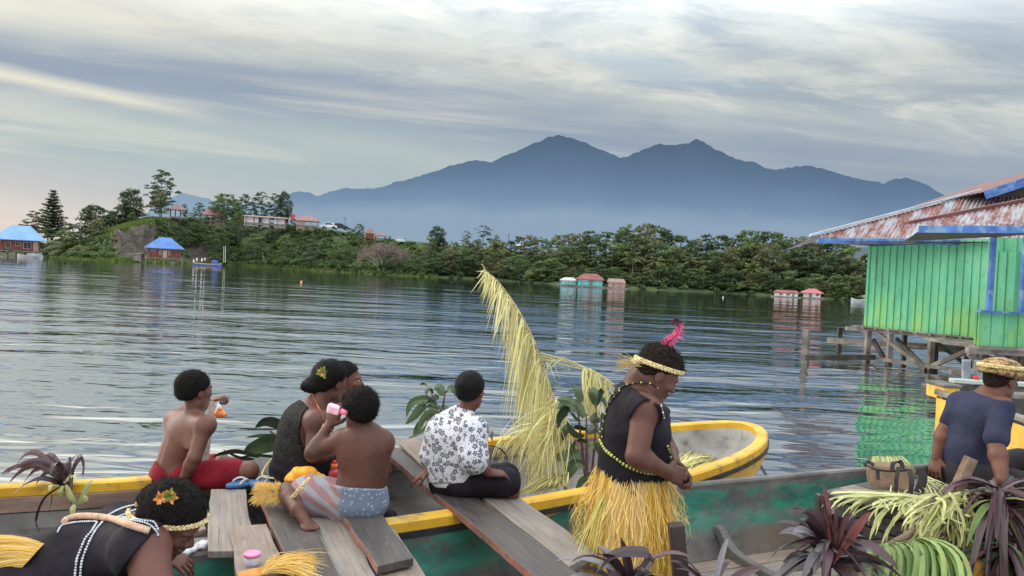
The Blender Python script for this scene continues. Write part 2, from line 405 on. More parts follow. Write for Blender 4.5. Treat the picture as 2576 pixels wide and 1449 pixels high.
# ================================================================ water
m_water, nt, bs = newmat('lake_water')
geo = nt.new('ShaderNodeNewGeometry')
def wmap(scl, rot, loc=(0, 0, 0)):
    m = nt.new('ShaderNodeMapping'); nt.l.new(geo.outputs['Position'], m.inputs[0])
    m.inputs['Scale'].default_value = scl; m.inputs['Rotation'].default_value = (0, 0, rot); m.inputs['Location'].default_value = loc; return m.outputs[0]
h1 = nt.noise(wmap((0.42, 1.1, 1), 0.10), 1.0, 2.0, 0.45, 0.9)
h2 = nt.noise(wmap((1.2, 3.2, 1), -0.12, (4, 2, 0)), 1.0, 2.0, 0.5, 0.7)
h3 = nt.noise(wmap((0.085, 0.20, 1), 0.3, (9, 2, 0)), 1.0, 1.0, 0.4, .5)
h4 = nt.noise(wmap((0.20, 0.50, 1), 0.0, (1, 6, 0)), 1.0, 1.0, 0.45, .7)
dist = nt.new('ShaderNodeSeparateXYZ'); nt.l.new(geo.outputs['Position'], dist.inputs[0])
dd_ = nt.math('ADD', dist.outputs[1], nt.math('MULTIPLY', dist.outputs[0], .45))
def fall(a, b, lo):
    m = nt.new('ShaderNodeMapRange'); nt.l.new(dd_, m.inputs[0]); m.inputs[1].default_value = a; m.inputs[2].default_value = b; m.inputs[3].default_value = 1; m.inputs[4].default_value = lo; return m.outputs[0]
hh = nt.math('ADD', nt.math('MULTIPLY', h1, 0.14), nt.math('MULTIPLY', h2, 0.040))
hh = nt.math('MULTIPLY', hh, nt.math('MULTIPLY', fall(10, 55, .16), nt.ramp(nt.noise(wmap((0.035, 0.07, 1), 0.2, (3, 5, 0)), 1.0, 3, .5), [(0.38, 0.6), (0.60, 1.2)])))
hh = nt.math('ADD', hh, nt.math('MULTIPLY', nt.math('MULTIPLY', h4, 0.16), fall(45, 130, .30)))
hh = nt.math('ADD', hh, nt.math('MULTIPLY', nt.math('MULTIPLY', h3, 0.34), fall(70, 170, .30)))
bn = nt.new('ShaderNodeBump'); bn.inputs['Strength'].default_value = 1.0; bn.inputs['Distance'].default_value = 0.42; nt.l.new(hh, bn.inputs['Height'])
lw = nt.new('ShaderNodeFresnel'); lw.inputs[0].default_value = 2.3; nt.l.new(bn.outputs[0], lw.inputs[1])
gl = nt.new('ShaderNodeBsdfGlossy'); gl.inputs['Roughness'].default_value = 0.03; gl.inputs['Color'].default_value = (0.97, 0.98, 1, 1); nt.l.new(bn.outputs[0], gl.inputs['Normal'])
df = nt.new('ShaderNodeBsdfDiffuse'); df.inputs[0].default_value = (0.014, 0.03, 0.036, 1)
mx = nt.new('ShaderNodeMixShader')
fr = nt.math('MINIMUM', nt.math('ADD', nt.math('MULTIPLY', lw.outputs[0], .48), 0.54), 0.95)
nt.l.new(fr, mx.inputs[0]); nt.l.new(df.outputs[0], mx.inputs[1]); nt.l.new(gl.outputs[0], mx.inputs[2])
nt.l.new(mx.outputs[0], m_water.node_tree.nodes['Material Output'].inputs[0])
b = MB(); b.quad((-30000, -3000, 0), (30000, -3000, 0), (30000, 40000, 0), (-30000, 40000, 0))
o = b.build('water', m_water); tag(o, 'rippled grey blue lake reflecting the cloudy sky', 'lake', kind='structure')
# ================================================================ mountains in the haze
def hazy(name, stops, zmax, amt=0.9, shade=.0):  # aerial haze put into the colour as emission graded by height
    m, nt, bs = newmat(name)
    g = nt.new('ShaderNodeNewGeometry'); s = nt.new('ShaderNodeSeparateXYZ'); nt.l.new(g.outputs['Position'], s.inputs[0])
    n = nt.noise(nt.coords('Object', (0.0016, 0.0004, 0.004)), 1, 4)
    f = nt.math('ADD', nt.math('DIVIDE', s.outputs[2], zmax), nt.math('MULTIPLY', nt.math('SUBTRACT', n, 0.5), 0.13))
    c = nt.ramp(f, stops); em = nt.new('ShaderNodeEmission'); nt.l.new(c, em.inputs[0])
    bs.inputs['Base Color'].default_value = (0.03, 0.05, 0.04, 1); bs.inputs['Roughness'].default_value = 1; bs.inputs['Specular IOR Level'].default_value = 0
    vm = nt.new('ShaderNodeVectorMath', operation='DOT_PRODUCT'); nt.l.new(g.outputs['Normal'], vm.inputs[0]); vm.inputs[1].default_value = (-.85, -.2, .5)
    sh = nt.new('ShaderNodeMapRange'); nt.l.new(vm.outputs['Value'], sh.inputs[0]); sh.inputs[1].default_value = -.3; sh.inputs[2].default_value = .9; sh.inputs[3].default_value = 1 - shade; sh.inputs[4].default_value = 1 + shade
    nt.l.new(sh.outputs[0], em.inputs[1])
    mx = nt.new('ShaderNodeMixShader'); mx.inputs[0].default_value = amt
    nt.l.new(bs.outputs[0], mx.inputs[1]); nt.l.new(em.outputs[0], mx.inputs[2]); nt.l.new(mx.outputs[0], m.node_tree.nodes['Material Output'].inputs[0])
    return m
def ridge(name, pts, dist, m, label, depth=2500, seed=3):
    xs = np.array([p[0] for p in pts], float); ys = np.array([p[1] for p in pts], float)
    px = np.arange(xs[0], xs[-1], 4.0); py = np.interp(px, xs, ys); rs = np.random.RandomState(seed)
    n1 = np.convolve(rs.randn(len(px) + 8), np.ones(3) / 3, 'same')[:len(px)] * 1.7 + np.convolve(rs.randn(len(px) + 30), np.hanning(13) / 4, 'same')[:len(px)] * 1.6
    py = py + n1; rows = 14; vs = []; spur = np.convolve(rs.randn(len(px) + 40), np.hanning(23), 'same')[:len(px)] * 10
    sp2 = np.convolve(rs.randn(len(px) + 40), np.hanning(41), 'same')[:len(px)] * 14
    for i in range(len(px)):
        top = P(px[i], py[i], dist); H = max(top[2], 5)
        for j in range(rows + 1):
            u = j / rows
            y = top[1] - u * depth + math.sin(u * PI) * spur[i] * 1.4 + math.sin(u * 2 * PI) * sp2[i]
            z = H * (1 - u) ** 1.25 - (3 if j == rows else 0)
            k = 1 - u * depth / top[1]; vs.append((top[0] * k, y, z))
    R = rows + 1; fs = [(i * R + j, i * R + j + 1, (i + 1) * R + j + 1, (i + 1) * R + j) for i in range(len(px) - 1) for j in range(rows)]
    b = MB(); b.add(vs, fs); o = b.build(name, m, smooth=True); tag(o, label, 'mountain', kind='structure'); return o
main = [(640, 560), (690, 505), (722, 487), (760, 483), (780, 488), (800, 494), (822, 486), (850, 475), (900, 473), (960, 471), (1000, 457), (1060, 441), (1110, 426), (1170, 406), (1205, 403), (1235, 406), (1250, 400), (1300, 381), (1350, 359), (1380, 345), (1405, 340), (1432, 345), (1470, 358), (1520, 380), (1560, 396), (1582, 393), (1620, 373), (1660, 362), (1700, 364), (1732, 360), (1752, 351), (1772, 357), (1800, 376), (1850, 401), (1895, 407), (1940, 428), (1975, 424), (2010, 418), (2045, 418), (2080, 427), (2130, 442), (2180, 455), (2222, 459), (2250, 450), (2282, 447), (2320, 460), (2362, 482), (2400, 502), (2450, 532), (2520, 570), (2700, 640)]
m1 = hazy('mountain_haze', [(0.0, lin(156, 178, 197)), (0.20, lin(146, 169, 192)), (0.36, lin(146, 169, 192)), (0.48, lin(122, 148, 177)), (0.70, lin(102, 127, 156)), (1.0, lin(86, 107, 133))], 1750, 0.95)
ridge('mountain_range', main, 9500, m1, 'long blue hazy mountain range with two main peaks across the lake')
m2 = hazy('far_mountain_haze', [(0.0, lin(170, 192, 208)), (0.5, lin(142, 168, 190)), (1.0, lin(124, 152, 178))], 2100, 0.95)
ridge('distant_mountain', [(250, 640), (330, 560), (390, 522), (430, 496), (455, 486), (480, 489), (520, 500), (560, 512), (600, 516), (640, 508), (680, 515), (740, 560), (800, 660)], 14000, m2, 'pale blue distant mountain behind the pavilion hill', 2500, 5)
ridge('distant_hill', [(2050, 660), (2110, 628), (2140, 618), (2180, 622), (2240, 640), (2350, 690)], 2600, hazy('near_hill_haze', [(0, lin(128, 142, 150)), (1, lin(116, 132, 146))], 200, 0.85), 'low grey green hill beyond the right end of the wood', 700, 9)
# ================================================================ far shore terrain
_sx = [-600, 0, 120, 200, 300, 420, 520, 600, 700, 800, 1000, 1200, 1400, 1600, 1800, 2000, 2180, 2400, 3000]
_sd = [190, 178, 178, 158, 152, 168, 186, 190, 172, 158, 148, 150, 133, 124, 128, 120, 115, 108, 90]
_cx = [-600, 0, 120, 200, 250, 300, 380, 500, 600, 740, 830, 900, 960, 1050, 1200, 1400, 1600, 1800, 2000, 2180, 3000]
_cy = [600, 630, 618, 606, 588, 570, 548, 547, 552, 567, 578, 592, 602, 612, 622, 640, 645, 650, 665, 690, 730]
def SD(px): return float(np.interp(px, _sx, _sd))
def CZ(px): return 1.8 + (YH(px) - float(np.interp(px, _cx, _cy))) / FL * (SD(px) + 26)
def gz_(px, t):
    H = CZ(px); a = [0, 1.5, 4, 9, 16, 24, 34, 60, 150, 900]
    steep = 1.0 if 280 < px < 385 else 0.0
    zz = [-0.5, 0.15, 0.5 + 0.03 * H, (0.16 + 0.1 * steep) * H, (0.5 + 0.32 * steep) * H, 0.92 * H, H, H * 1.03, H * 0.8, H * 0.4]
    return float(np.interp(t, a, zz))
def GP(px, t):
    """ground point t metres inland of the shoreline"""
    d = SD(px) + t; z = gz_(px, t); py = YH(px) + (1.8 - z) / d * FL
    return P(px, py, d)
ts = [-2, 0, 1.5, 3, 5, 7, 9, 11, 13, 16, 19, 22, 25, 29, 34, 42, 60, 100, 150, 300, 900]
pxs = list(range(-600, 3001, 12)); vs = []; tt = []
for px in pxs:
    for t in ts:
        q = GP(px, max(t, 0)) if t >= 0 else GP(px, 0) * np.array([0.985, 0.985, 1]) - np.array([0, 0, 0.6])
        jit = 0 if t <= 0 else min(0.9, t * 0.08)
        q = q + np.array([random.uniform(-1, 1), random.uniform(-1, 1), random.uniform(-.5, .7)]) * jit
        vs.append(q); dirt = 0.0
        if 278 < px < 388 and 4 <= t <= 20: dirt = 1.0
        if 470 < px < 535 and 1 <= t <= 14: dirt = 0.9
        if 560 < px < 1000 and t <= 3: dirt = 0.45
        tt.append(dirt)
R = len(ts)
b = MB(); b.add(vs, [(i * R + j, (i + 1) * R + j, (i + 1) * R + j + 1, i * R + j + 1) for i in range(len(pxs) - 1) for j in range(R - 1)], t=tt)
m_ter, nt, bs = newmat('shore_ground')
g = nt.ramp(nt.noise(nt.coords('Object'), 0.25, 6), [(0.35, (0.022, 0.035, 0.014)), (0.58, (0.055, 0.085, 0.025)), (0.8, (0.14, 0.15, 0.05))])
d_ = nt.ramp(nt.noise(nt.coords('Object', (1, 1, 1.6)), 0.5, 8, 0.7), [(0.3, (0.028, 0.022, 0.017)), (0.52, (0.085, 0.068, 0.055)), (0.75, (0.20, 0.17, 0.14))])
f = nt.math('ADD', nt.attr(), nt.math('MULTIPLY', nt.math('SUBTRACT', nt.noise(nt.coords('Object'), 0.35, 6), 0.5), 1.4))
nt.l.new(nt.mix(nt.ramp(f, [(0.4, 0.0), (0.6, 1.0)]), g, d_), bs.inputs['Base Color']); bs.inputs['Roughness'].default_value = 1
nt.l.new(nt.bump(nt.noise(nt.coords('Object'), 1.2, 8), 0.8, 0.6), bs.inputs['Normal'])
o = b.build('terrain', m_ter, smooth=True); tag(o, 'green far shore rising to a hill with a bare brown cliff', 'shore', kind='structure')
# ================================================================ trees
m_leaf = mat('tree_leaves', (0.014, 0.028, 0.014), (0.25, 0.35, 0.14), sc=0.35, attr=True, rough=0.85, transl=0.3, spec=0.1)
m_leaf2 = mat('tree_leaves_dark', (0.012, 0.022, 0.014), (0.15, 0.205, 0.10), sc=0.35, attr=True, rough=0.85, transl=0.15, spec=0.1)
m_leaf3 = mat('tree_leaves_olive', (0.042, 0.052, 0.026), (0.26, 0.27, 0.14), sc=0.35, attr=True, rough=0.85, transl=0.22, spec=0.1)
m_dry = mat('dry_twigs', (0.12, 0.085, 0.075), (0.30, 0.22, 0.20), attr=True, rough=0.9)
m_bark = mat('bark', (0.06, 0.05, 0.04), (0.17, 0.15, 0.12), sc=3, st=(1, 1, 0.3), rough=0.95, bump=0.4, bsc=8)
m_palm = mat('palm_fronds', (0.03, 0.05, 0.018), (0.20, 0.22, 0.085), sc=0.5, attr=True, rough=0.6, transl=0.25, spec=0.2)
m_grass = mat('shore_grass', (0.05, 0.08, 0.02), (0.20, 0.26, 0.07), sc=0.3, attr=True, rough=0.9, transl=0.3, spec=0.1)
def leaves(mb, C, size, t, flat=0.6, mi=0):
    """C (n,3) positions -> small bent leaf-spray quads"""
    C = np.asarray(C); n = len(C)
    nn = np.random.randn(n, 3); nn[:, 2] = np.abs(nn[:, 2]) + flat; nn /= np.linalg.norm(nn, axis=1)[:, None]
    a = np.random.randn(n, 3); a -= nn * (a * nn).sum(1)[:, None]; a /= np.linalg.norm(a, axis=1)[:, None]
    b_ = np.cross(nn, a); s = size * np.random.uniform(0.6, 1.35, n)[:, None]; w = s * np.random.uniform(0.35, 0.6, n)[:, None]
    V = np.stack([C - a * s * .5, C + b_ * w * .5 - a * s * .1, C + a * s * .5 - nn * s * .12, C - b_ * w * .5 - a * s * .1], 1).reshape(-1, 3)
    base = len(mb.v); mb.v.extend(map(tuple, V.tolist())); mb.f.extend([(base + 4 * i, base + 4 * i + 1, base + 4 * i + 2, base + 4 * i + 3) for i in range(n)])
    mb.m.extend([mi] * n); mb.t.extend(np.repeat(np.clip(t, 0, 1), 4).tolist())
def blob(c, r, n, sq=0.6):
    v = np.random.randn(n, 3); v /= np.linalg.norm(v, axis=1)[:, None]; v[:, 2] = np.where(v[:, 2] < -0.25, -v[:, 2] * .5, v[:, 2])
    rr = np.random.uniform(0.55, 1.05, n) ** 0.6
    q = v * rr[:, None] * np.array([r, r, r * sq]); return np.asarray(c) + q, np.clip(0.30 + 0.45 * v[:, 2] * rr + np.random.uniform(-.16, .16, n), 0, 1)  # upper leaves lighter, lower ones darker: clump shading put into the tone
def tree_parts(mb_c, mb_t, H, crown, nb, r0, leaf, nleaf, trunk_h, sq=0.55, seed=0, tr=0.022):
    """crown(u) -> radius at relative height u in 0..1 of the crown"""
    random.seed(seed); np.random.seed(seed)
    z0 = H * trunk_h; top = np.array([random.uniform(-.4, .4), random.uniform(-.4, .4), H * 0.86])
    trunk = spline([(0, 0, -1.5), (random.uniform(-.2, .2), random.uniform(-.2, .2), z0), (top[0] * .6, top[1] * .6, H * .6), top], 4)
    mb_t.tube(trunk, [H * tr * (1 - 0.8 * i / (len(trunk) - 1)) for i in range(len(trunk))], 7)
    for i in range(nb):
        u = (i + random.random()) / nb; R = crown(u); a = random.uniform(0, 2 * PI) if i % 3 else i * 2.4
        rad = R * math.sqrt(random.uniform(0.12, 1)); c = np.array([math.cos(a) * rad, math.sin(a) * rad, z0 + (H - z0) * (u * 0.94)])
        r = r0 * random.uniform(0.65, 1.3) * (1 - 0.3 * u)
        q, t = blob(c, r, int(nleaf * (r / r0) ** 2), sq); leaves(mb_c, q, leaf, t * 0.8 + 0.22 * u + random.uniform(-.12, .12))  # tone also rises with crown height, as painted shading
        if i % 2 == 0:
            s = trunk[min(len(trunk) - 1, int(len(trunk) * (0.35 + 0.5 * u)))]
            mb_t.tube(bez(s, (s + c) / 2 + (0, 0, -0.3), c - (0, 0, r * .2), 3), [H * tr * .35, H * tr * .25, H * tr * .16, H * tr * .06], 4)
def make_tree(name, label, H, leafmat, group=None, **kw):
    root = thing(name, label, 'tree', group=group); c, t = MB(), MB(); tree_parts(c, t, H, **kw)
    t.build('trunk', m_bark, root, smooth=True); c.build('crown', leafmat, root); return root
dome = lambda R: (lambda u: R * math.sqrt(max(0.02, 1 - (u * 1.0) ** 2.2)) * (0.75 + 0.25 * min(1, u * 4)))
oval = lambda R: (lambda u: R * math.sin(PI * (0.12 + 0.82 * u)) ** 0.7)
cone = lambda R: (lambda u: R * (1.05 - u) ** 0.8)
WG = 'trees of the wood along the far shore'; WL = 'green broadleaf tree standing in the dense wood along the far shore'
proto = [
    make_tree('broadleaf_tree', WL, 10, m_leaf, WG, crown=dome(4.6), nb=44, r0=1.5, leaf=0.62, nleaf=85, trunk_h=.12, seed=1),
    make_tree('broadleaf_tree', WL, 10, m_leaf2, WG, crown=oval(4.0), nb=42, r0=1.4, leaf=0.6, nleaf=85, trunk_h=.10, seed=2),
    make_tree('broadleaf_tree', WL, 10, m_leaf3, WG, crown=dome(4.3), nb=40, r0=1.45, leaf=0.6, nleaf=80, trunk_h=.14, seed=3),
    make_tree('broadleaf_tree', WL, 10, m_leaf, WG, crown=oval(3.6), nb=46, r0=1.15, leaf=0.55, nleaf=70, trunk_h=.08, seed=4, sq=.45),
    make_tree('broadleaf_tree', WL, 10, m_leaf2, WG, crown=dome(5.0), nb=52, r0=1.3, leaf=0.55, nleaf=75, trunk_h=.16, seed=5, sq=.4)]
airy = make_tree('airy_tree', 'x', 10, m_leaf2, crown=oval(3.9), nb=84, r0=0.85, leaf=0.46, nleaf=52, trunk_h=.2, seed=8, sq=.45)
round_ = make_tree('round_tree', 'x', 10, m_leaf2, crown=oval(4.0), nb=95, r0=1.35, leaf=0.5, nleaf=95, trunk_h=.08, seed=9, sq=.75)
flat = make_tree('layered_tree', 'x', 10, m_leaf2, crown=lambda u: 4.6 * (0.5 + 0.5 * math.sin(PI * u)), nb=26, r0=1.25, leaf=0.5, nleaf=75, trunk_h=.45, seed=11, sq=.25)
def pine_like(label, H, R, seed, lay=15):
    random.seed(seed); np.random.seed(seed); root = thing('conifer_tree', label, 'tree'); c, t = MB(), MB()
    t.tube([(0, 0, -1), (0, 0, H * .5), (0.1, 0, H)], [H * .02, H * .013, .03], 7)
    for i in range(lay):
        u = i / (lay - 1); z = H * (0.12 + 0.86 * u); r = R * (1.04 - u) ** 0.75 * (1 if i % 2 else .8)
        for j in range(9 if u < .8 else 6):
            a = j * 2 * PI / 9 + random.uniform(-.3, .3) + i; L = r * random.uniform(.65, 1.1)
            e = np.array([math.cos(a) * L, math.sin(a) * L, z + L * .12 + random.uniform(-.1, .2)])
            t.tube([(0, 0, z - .1 * L), e], [.06, .02], 4)
            k = int(16 + 26 * L); uu = np.random.uniform(0.15, 1, k)[:, None]
            q = np.array([0, 0, z - .05 * L]) * (1 - uu) + e * uu + np.random.randn(k, 3) * np.array([.22, .22, .10])
            leaves(c, q, 0.42, 0.35 + np.random.uniform(-.2, .25, k), flat=1.2)
    t.build('trunk', m_bark, root, smooth=True); c.build('crown', m_leaf2, root); return root
def palm_parts(c, t, H, n, L, seed, lean=0.3, droop=1.0, young=False):
    random.seed(seed); top = np.array([lean, 0.1, H])
    if not young: t.tube(spline([(0, 0, -1), (0.05, 0, H * .4), tuple(top)], 5), [.2 - .08 * i / 10 for i in range(11)], 7)
    for i in range(n):
        a = i * 2.4 + random.uniform(-.2, .2); el = random.uniform(-0.15, 1.25); d = np.array([math.cos(a) * math.cos(el), math.sin(a) * math.cos(el), math.sin(el)])
        l = L * random.uniform(.8, 1.1); r = bez(top, top + d * l * .55, top + d * l * .8 + np.array([math.cos(a), math.sin(a), 0]) * l * .25 - np.array([0, 0, droop * l * .42 * (1.1 - .4 * el)]), 9)
        c.tube(r, [.035 - .003 * k for k in range(10)], 3, t=.6); sd = nz(np.cross(d, (0, 0, 1)) + 1e-3)
        for k in range(1, 10):
            for m in range(3):
                q = r[k - 1] + (r[k] - r[k - 1]) * (m / 3); u = (k + m / 3) / 10; ll = l * .26 * math.sin(PI * (0.12 + 0.8 * u)) + .08
                for s in (-1, 1):
                    tip = q + sd * s * ll * .85 + nz(r[k] - r[k - 1]) * ll * .45 - np.array([0, 0, ll * random.uniform(.35, .7)])
                    c.ribbon([q, (q + tip) / 2 + (0, 0, ll * .12), tip], [.07, .10, .02], nz(r[k] - r[k - 1]), t=random.uniform(.25, .9))
def make_palm(label, H=7, n=17, L=3.3, seed=1, young=False, group=None, droop=1.0):
    root = thing('palm_tree', label, 'palm tree', group=group); c, t = MB(), MB(); palm_parts(c, t, H, n, L, seed, young=young, droop=droop)
    if not young: t.build('trunk', m_bark, root, smooth=True)
    c.build('crown', m_palm, root); return root
pal = [make_palm('x', 7, 18, 3.4, 1), make_palm('x', 7, 15, 3.0, 2, droop=1.2), make_palm('x', 1.2, 14, 4.0, 3, young=True)]
def place(pr, px, base, top, d, label=None, group=None, wx=1.0, H0=10.0, rot=None):
    h = (base - top) / FL * d; s = h / H0; loc = P(px, base, d)
    return dup(pr, loc, random.uniform(0, 6.28) if rot is None else rot, (s * wx, s * wx, s), label, group)
# --- the wood: back row follows the skyline, the rows in front step down to the water
random.seed(21)
sky_x = [985, 1060, 1130, 1200, 1260, 1300, 1400, 1500, 1545, 1600, 1650, 1700, 1750, 1800, 1870, 1905, 1960, 2000, 2050, 2100, 2150, 2200]
sky_y = [606, 604, 612, 606, 612, 610, 600, 592, 588, 570, 580, 604, 606, 602, 592, 590, 600, 616, 600, 612, 634, 660]
def SKY(px): return float(np.interp(px, sky_x, sky_y))
x = 1075
while x < 2215:
    d = SD(x) + random.uniform(16, 24); g = GP(x, 22); yb = YH(x) + (1.8 - 1.0) / d * FL
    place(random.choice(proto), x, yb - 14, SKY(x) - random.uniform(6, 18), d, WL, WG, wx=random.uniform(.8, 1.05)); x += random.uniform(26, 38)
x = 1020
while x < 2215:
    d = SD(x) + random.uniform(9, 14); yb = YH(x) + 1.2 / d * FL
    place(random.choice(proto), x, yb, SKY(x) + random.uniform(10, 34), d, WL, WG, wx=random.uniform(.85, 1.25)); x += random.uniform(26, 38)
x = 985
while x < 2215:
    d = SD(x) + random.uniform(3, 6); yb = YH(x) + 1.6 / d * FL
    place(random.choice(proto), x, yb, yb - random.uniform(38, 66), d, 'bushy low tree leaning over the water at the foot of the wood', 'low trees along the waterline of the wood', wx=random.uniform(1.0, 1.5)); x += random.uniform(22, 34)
# --- single trees one can name
c_ = pine_like('dark layered conifer behind the leftmost blue roofed house', 10, 4.4, 31); c_.location = Vector(P(130, 600, 205).tolist()); c_.scale = (1.15, 1.15, 1.33)
place(airy, 84, 606, 528, 208, 'thin bare looking tree left of the layered conifer', wx=.9)
place(airy, 405, 545, 424, 200, 'tallest open crowned tree on top of the pavilion hill', wx=.82)
place(proto[2], 400, 548, 478, 194, 'pale olive bushy tree in front of the tallest hill tree', wx=.85)
place(round_, 327, 566, 474, 196, 'round dark tree at the left edge of the hill top', wx=.9)
place(round_, 238, 605, 515, 200, 'wide dark tree between the conifer and the grassy hill', wx=1.1)
place(round_, 285, 600, 530, 198, 'dark tree directly left of the round hill tree', wx=1.0)
place(proto[2], 243, 628, 548, 178, 'grey green tree in front of the wide dark tree', wx=.9)
place(proto[1], 60, 628, 562, 215, 'dark tree rising just behind the leftmost blue roof', wx=1.1)
place(proto[3], 165, 645, 575, 185, 'dark leafy tree at the foot of the layered conifer', wx=1.3)
place(proto[1], 120, 640, 570, 200, 'dark spreading tree directly below the layered conifer', wx=1.4)
place(proto[4], 205, 650, 588, 175, 'shadowy tree behind the palms at the left shore', wx=1.3)
place(proto[3], 335, 572, 532, 190, 'light green bush on the grassy brow of the hill', wx=1.0)
place(proto[0], 568, 562, 487, 193, 'bright green round tree beside the pink roofed shelter', wx=1.2)
place(airy, 500, 553, 508, 200, 'small pale tree right of the open gazebo', wx=.9)
place(airy, 463, 552, 512, 205, 'thin grey sapling beside the gazebo', wx=.7)
place(airy, 655, 566, 480, 200, 'feathery tree over the long white building, left of a pair', wx=.75)
place(airy, 615, 562, 486, 204, 'sparse feathery tree behind the bright green tree', wx=.8)
place(airy, 690, 570, 484, 202, 'feathery tree over the middle of the long white building', wx=.7)
place(round_, 713, 570, 480, 204, 'narrow dark tree at the right end of the long white building', wx=.5)
place(proto[0], 618, 575, 540, 186, 'leafy bush in front of the long white building', wx=.8)
place(proto[1], 903, 598, 562, 185, 'dark bush left of the small red roofed kiosk', wx=1.0)
place(round_, 1098, 625, 568, 170, 'round grey green tree standing above the wood', wx=.95)
place(flat, 1215, 622, 566, 168, 'flat topped tree standing tall above the wood', wx=.85)
place(flat, 1172, 622, 580, 170, 'flat topped shorter tree left of the tall flat topped one', wx=.7)
place(airy, 1248, 625, 590, 165, 'small sparse tree right of the flat topped trees', wx=.8)
place(flat, 975, 622, 592, 172, 'spreading small tree right of the open sided shelter', wx=.9)
place(airy, 1345, 622, 594, 165, 'yellowish thin tree on the skyline of the wood', wx=1.1)
place(airy, 1475, 622, 596, 160, 'pale bare tree on the skyline left of the highest wood crowns', wx=1.1)
place(proto[4], 790, 672, 610, SD(790) + 5, 'dark tree leaning over the shore left of the dry tree', wx=1.3)
place(proto[2], 1130, 702, 622, SD(1130) + 6, 'olive tree with pale trunk at the waterline right of the dry tree', wx=1.2)
for (px, yb, yt, d, k, wx, lab) in [(600, 574, 532, 188, 0, 1.0, 'leafy bush right of the pink roofed shelter'), (640, 577, 550, 187, 3, 1.2, 'low bush before the left half of the long white building'), (738, 584, 550, 184, 1, .9, 'dark bush between the long white building and the lone pavilion'),
    (482, 560, 534, 190, 1, 1.3, 'low dark bush right of the gazebo'), (517, 564, 540, 189, 3, 1.2, 'low bush before the pink roofed shelter'), (588, 560, 500, 196, 0, .9, 'second bright green tree right of the round one'), (548, 558, 498, 198, 0, .9, 'leafy tree directly behind the pink roofed shelter'),
    (310, 572, 512, 194, 1, 1.2, 'shadowed tree at the foot of the round hill tree'), (350, 566, 520, 195, 2, 1.1, 'yellowish bush between the round hill tree and the tall open tree'), (185, 640, 560, 188, 1, 1.3, 'dark tree between the conifer and the shoreline palms'), (100, 640, 575, 192, 1, 1.4, 'dark bushy tree right of the leftmost house'),
    (150, 650, 600, 182, 4, 1.5, 'dark low tree right behind the leftmost house'), (262, 640, 590, 172, 0, 1.2, 'round green bush at the left end of the brown cliff'), (275, 650, 618, 160, 3, 1.3, 'green bush at the foot of the brown cliff'), (880, 606, 572, 182, 1, 1.3, 'dark clump on the ridge right of the parked cars'),
    (815, 596, 570, 178, 3, 1.2, 'small bush below the white parked car'), (545, 640, 585, 172, 1, 1.3, 'dark tree on the slope above the water tank'), (640, 640, 588, 172, 0, 1.3, 'leafy tree halfway up the slope above the leaning poles'), (720, 645, 590, 168, 3, 1.3, 'green tree halfway up the slope below the lone pavilion'), (860, 660, 606, 160, 0, 1.3, 'leafy tree on the slope left of the dry tree'), (600, 600, 560, 180, 4, 1.4, 'spreading tree on the upper slope below the long building')]:
    place(proto[k], px, yb, yt, d, lab, wx=wx)
# palms
for (px, yb, yt, t, k, lab) in [(165, 652, 578, 8, 2, 'large young palm at the water right of the leftmost house'), (200, 656, 606, 6, 2, 'low bushy palm beside the large young palm'),
        (228, 655, 600, 8, 2, 'arching palm left of the brown cliff'), (180, 650, 592, 12, 0, 'short palm rising out of the shoreline palms at left'),
        (1243, 700, 600, 5, 0, 'tall coconut palm in the wood behind the upright palm leaf'), (1353, 708, 655, 3, 2, 'yellow leaved palm drooping to the water left of the turquoise house'),
        (1385, 706, 660, 6, 2, 'low dark palm beside the yellow leaved palm'), (1403, 640, 592, 24, 1, 'single palm on the skyline of the wood'),
        (1462, 700, 650, 9, 1, 'small palm behind the brown hut'), (1502, 712, 655, 8, 1, 'slim palm right of the brown hut'), (1590, 716, 628, 6, 0, 'leftmost of the tall palms in the right half of the wood'),
        (1650, 722, 640, 6, 1, 'palm with broad pale fronds over the dark shore'), (1678, 722, 655, 8, 0, 'leaning palm with a bare trunk in the dark wood'), (1730, 725, 640, 8, 1, 'spreading palm right of the leaning palm'),
        (1765, 726, 650, 6, 0, 'second spreading palm near the water'), (1890, 740, 680, 4, 0, 'short palm left of the red roofed houses'), (1875, 740, 694, 3, 2, 'low palm clump at the water left of the red roofed houses')]:
    dz_p = SD(px) + t; yb = YH(px) + (1.8 - gz_(px, t)) / dz_p * FL; s_ = max(.55, (yb - yt) / FL * dz_p / (9.0 if k < 2 else 4.6))
    dup(pal[k], P(px, yb, dz_p), random.uniform(0, 6.28), (s_, s_, s_), lab, None)
# bare dry tree
root = thing('dry_tree', 'leafless pinkish grey dry tree forking low at the waterline', 'tree', P(962, 692, SD(960) + 3)); tb, cb_ = MB(), MB(); random.seed(5)
def branch(p, d, L, r, lv):
    q = p + d * L; tb.tube([p, (p + q) / 2 + np.array([random.uniform(-.1, .1), 0, .1]) * L * .3, q], [r, r * .8, r * .6], 5 if lv < 3 else 3, t=.6)
    if lv >= 5:
        leaves(cb_, q + np.random.randn(16, 3) * .38, 0.2, np.random.uniform(.2, .8, 16)); return
    for i in range(3 if lv < 5 else 2):
        e = nz(d + np.random.randn(3) * np.array([.55, .5, .3]) + np.array([0, 0, .12])); branch(q, e, L * random.uniform(.68, .86), r * .6, lv + 1)
np.random.seed(12); o0 = P(962, 694, SD(960) + 3)
for dx in (-.5, .1, .6): branch(o0 + np.array([dx * .4, 0, 0]), nz(np.array([dx, 0, 1.0])), 1.9, .14, 0)
tb.build('trunk', mat('pale_bark', (0.22, 0.17, 0.15), (0.42, 0.35, 0.32), sc=2), root, smooth=True); cb_.build('twigs', m_dry, root)
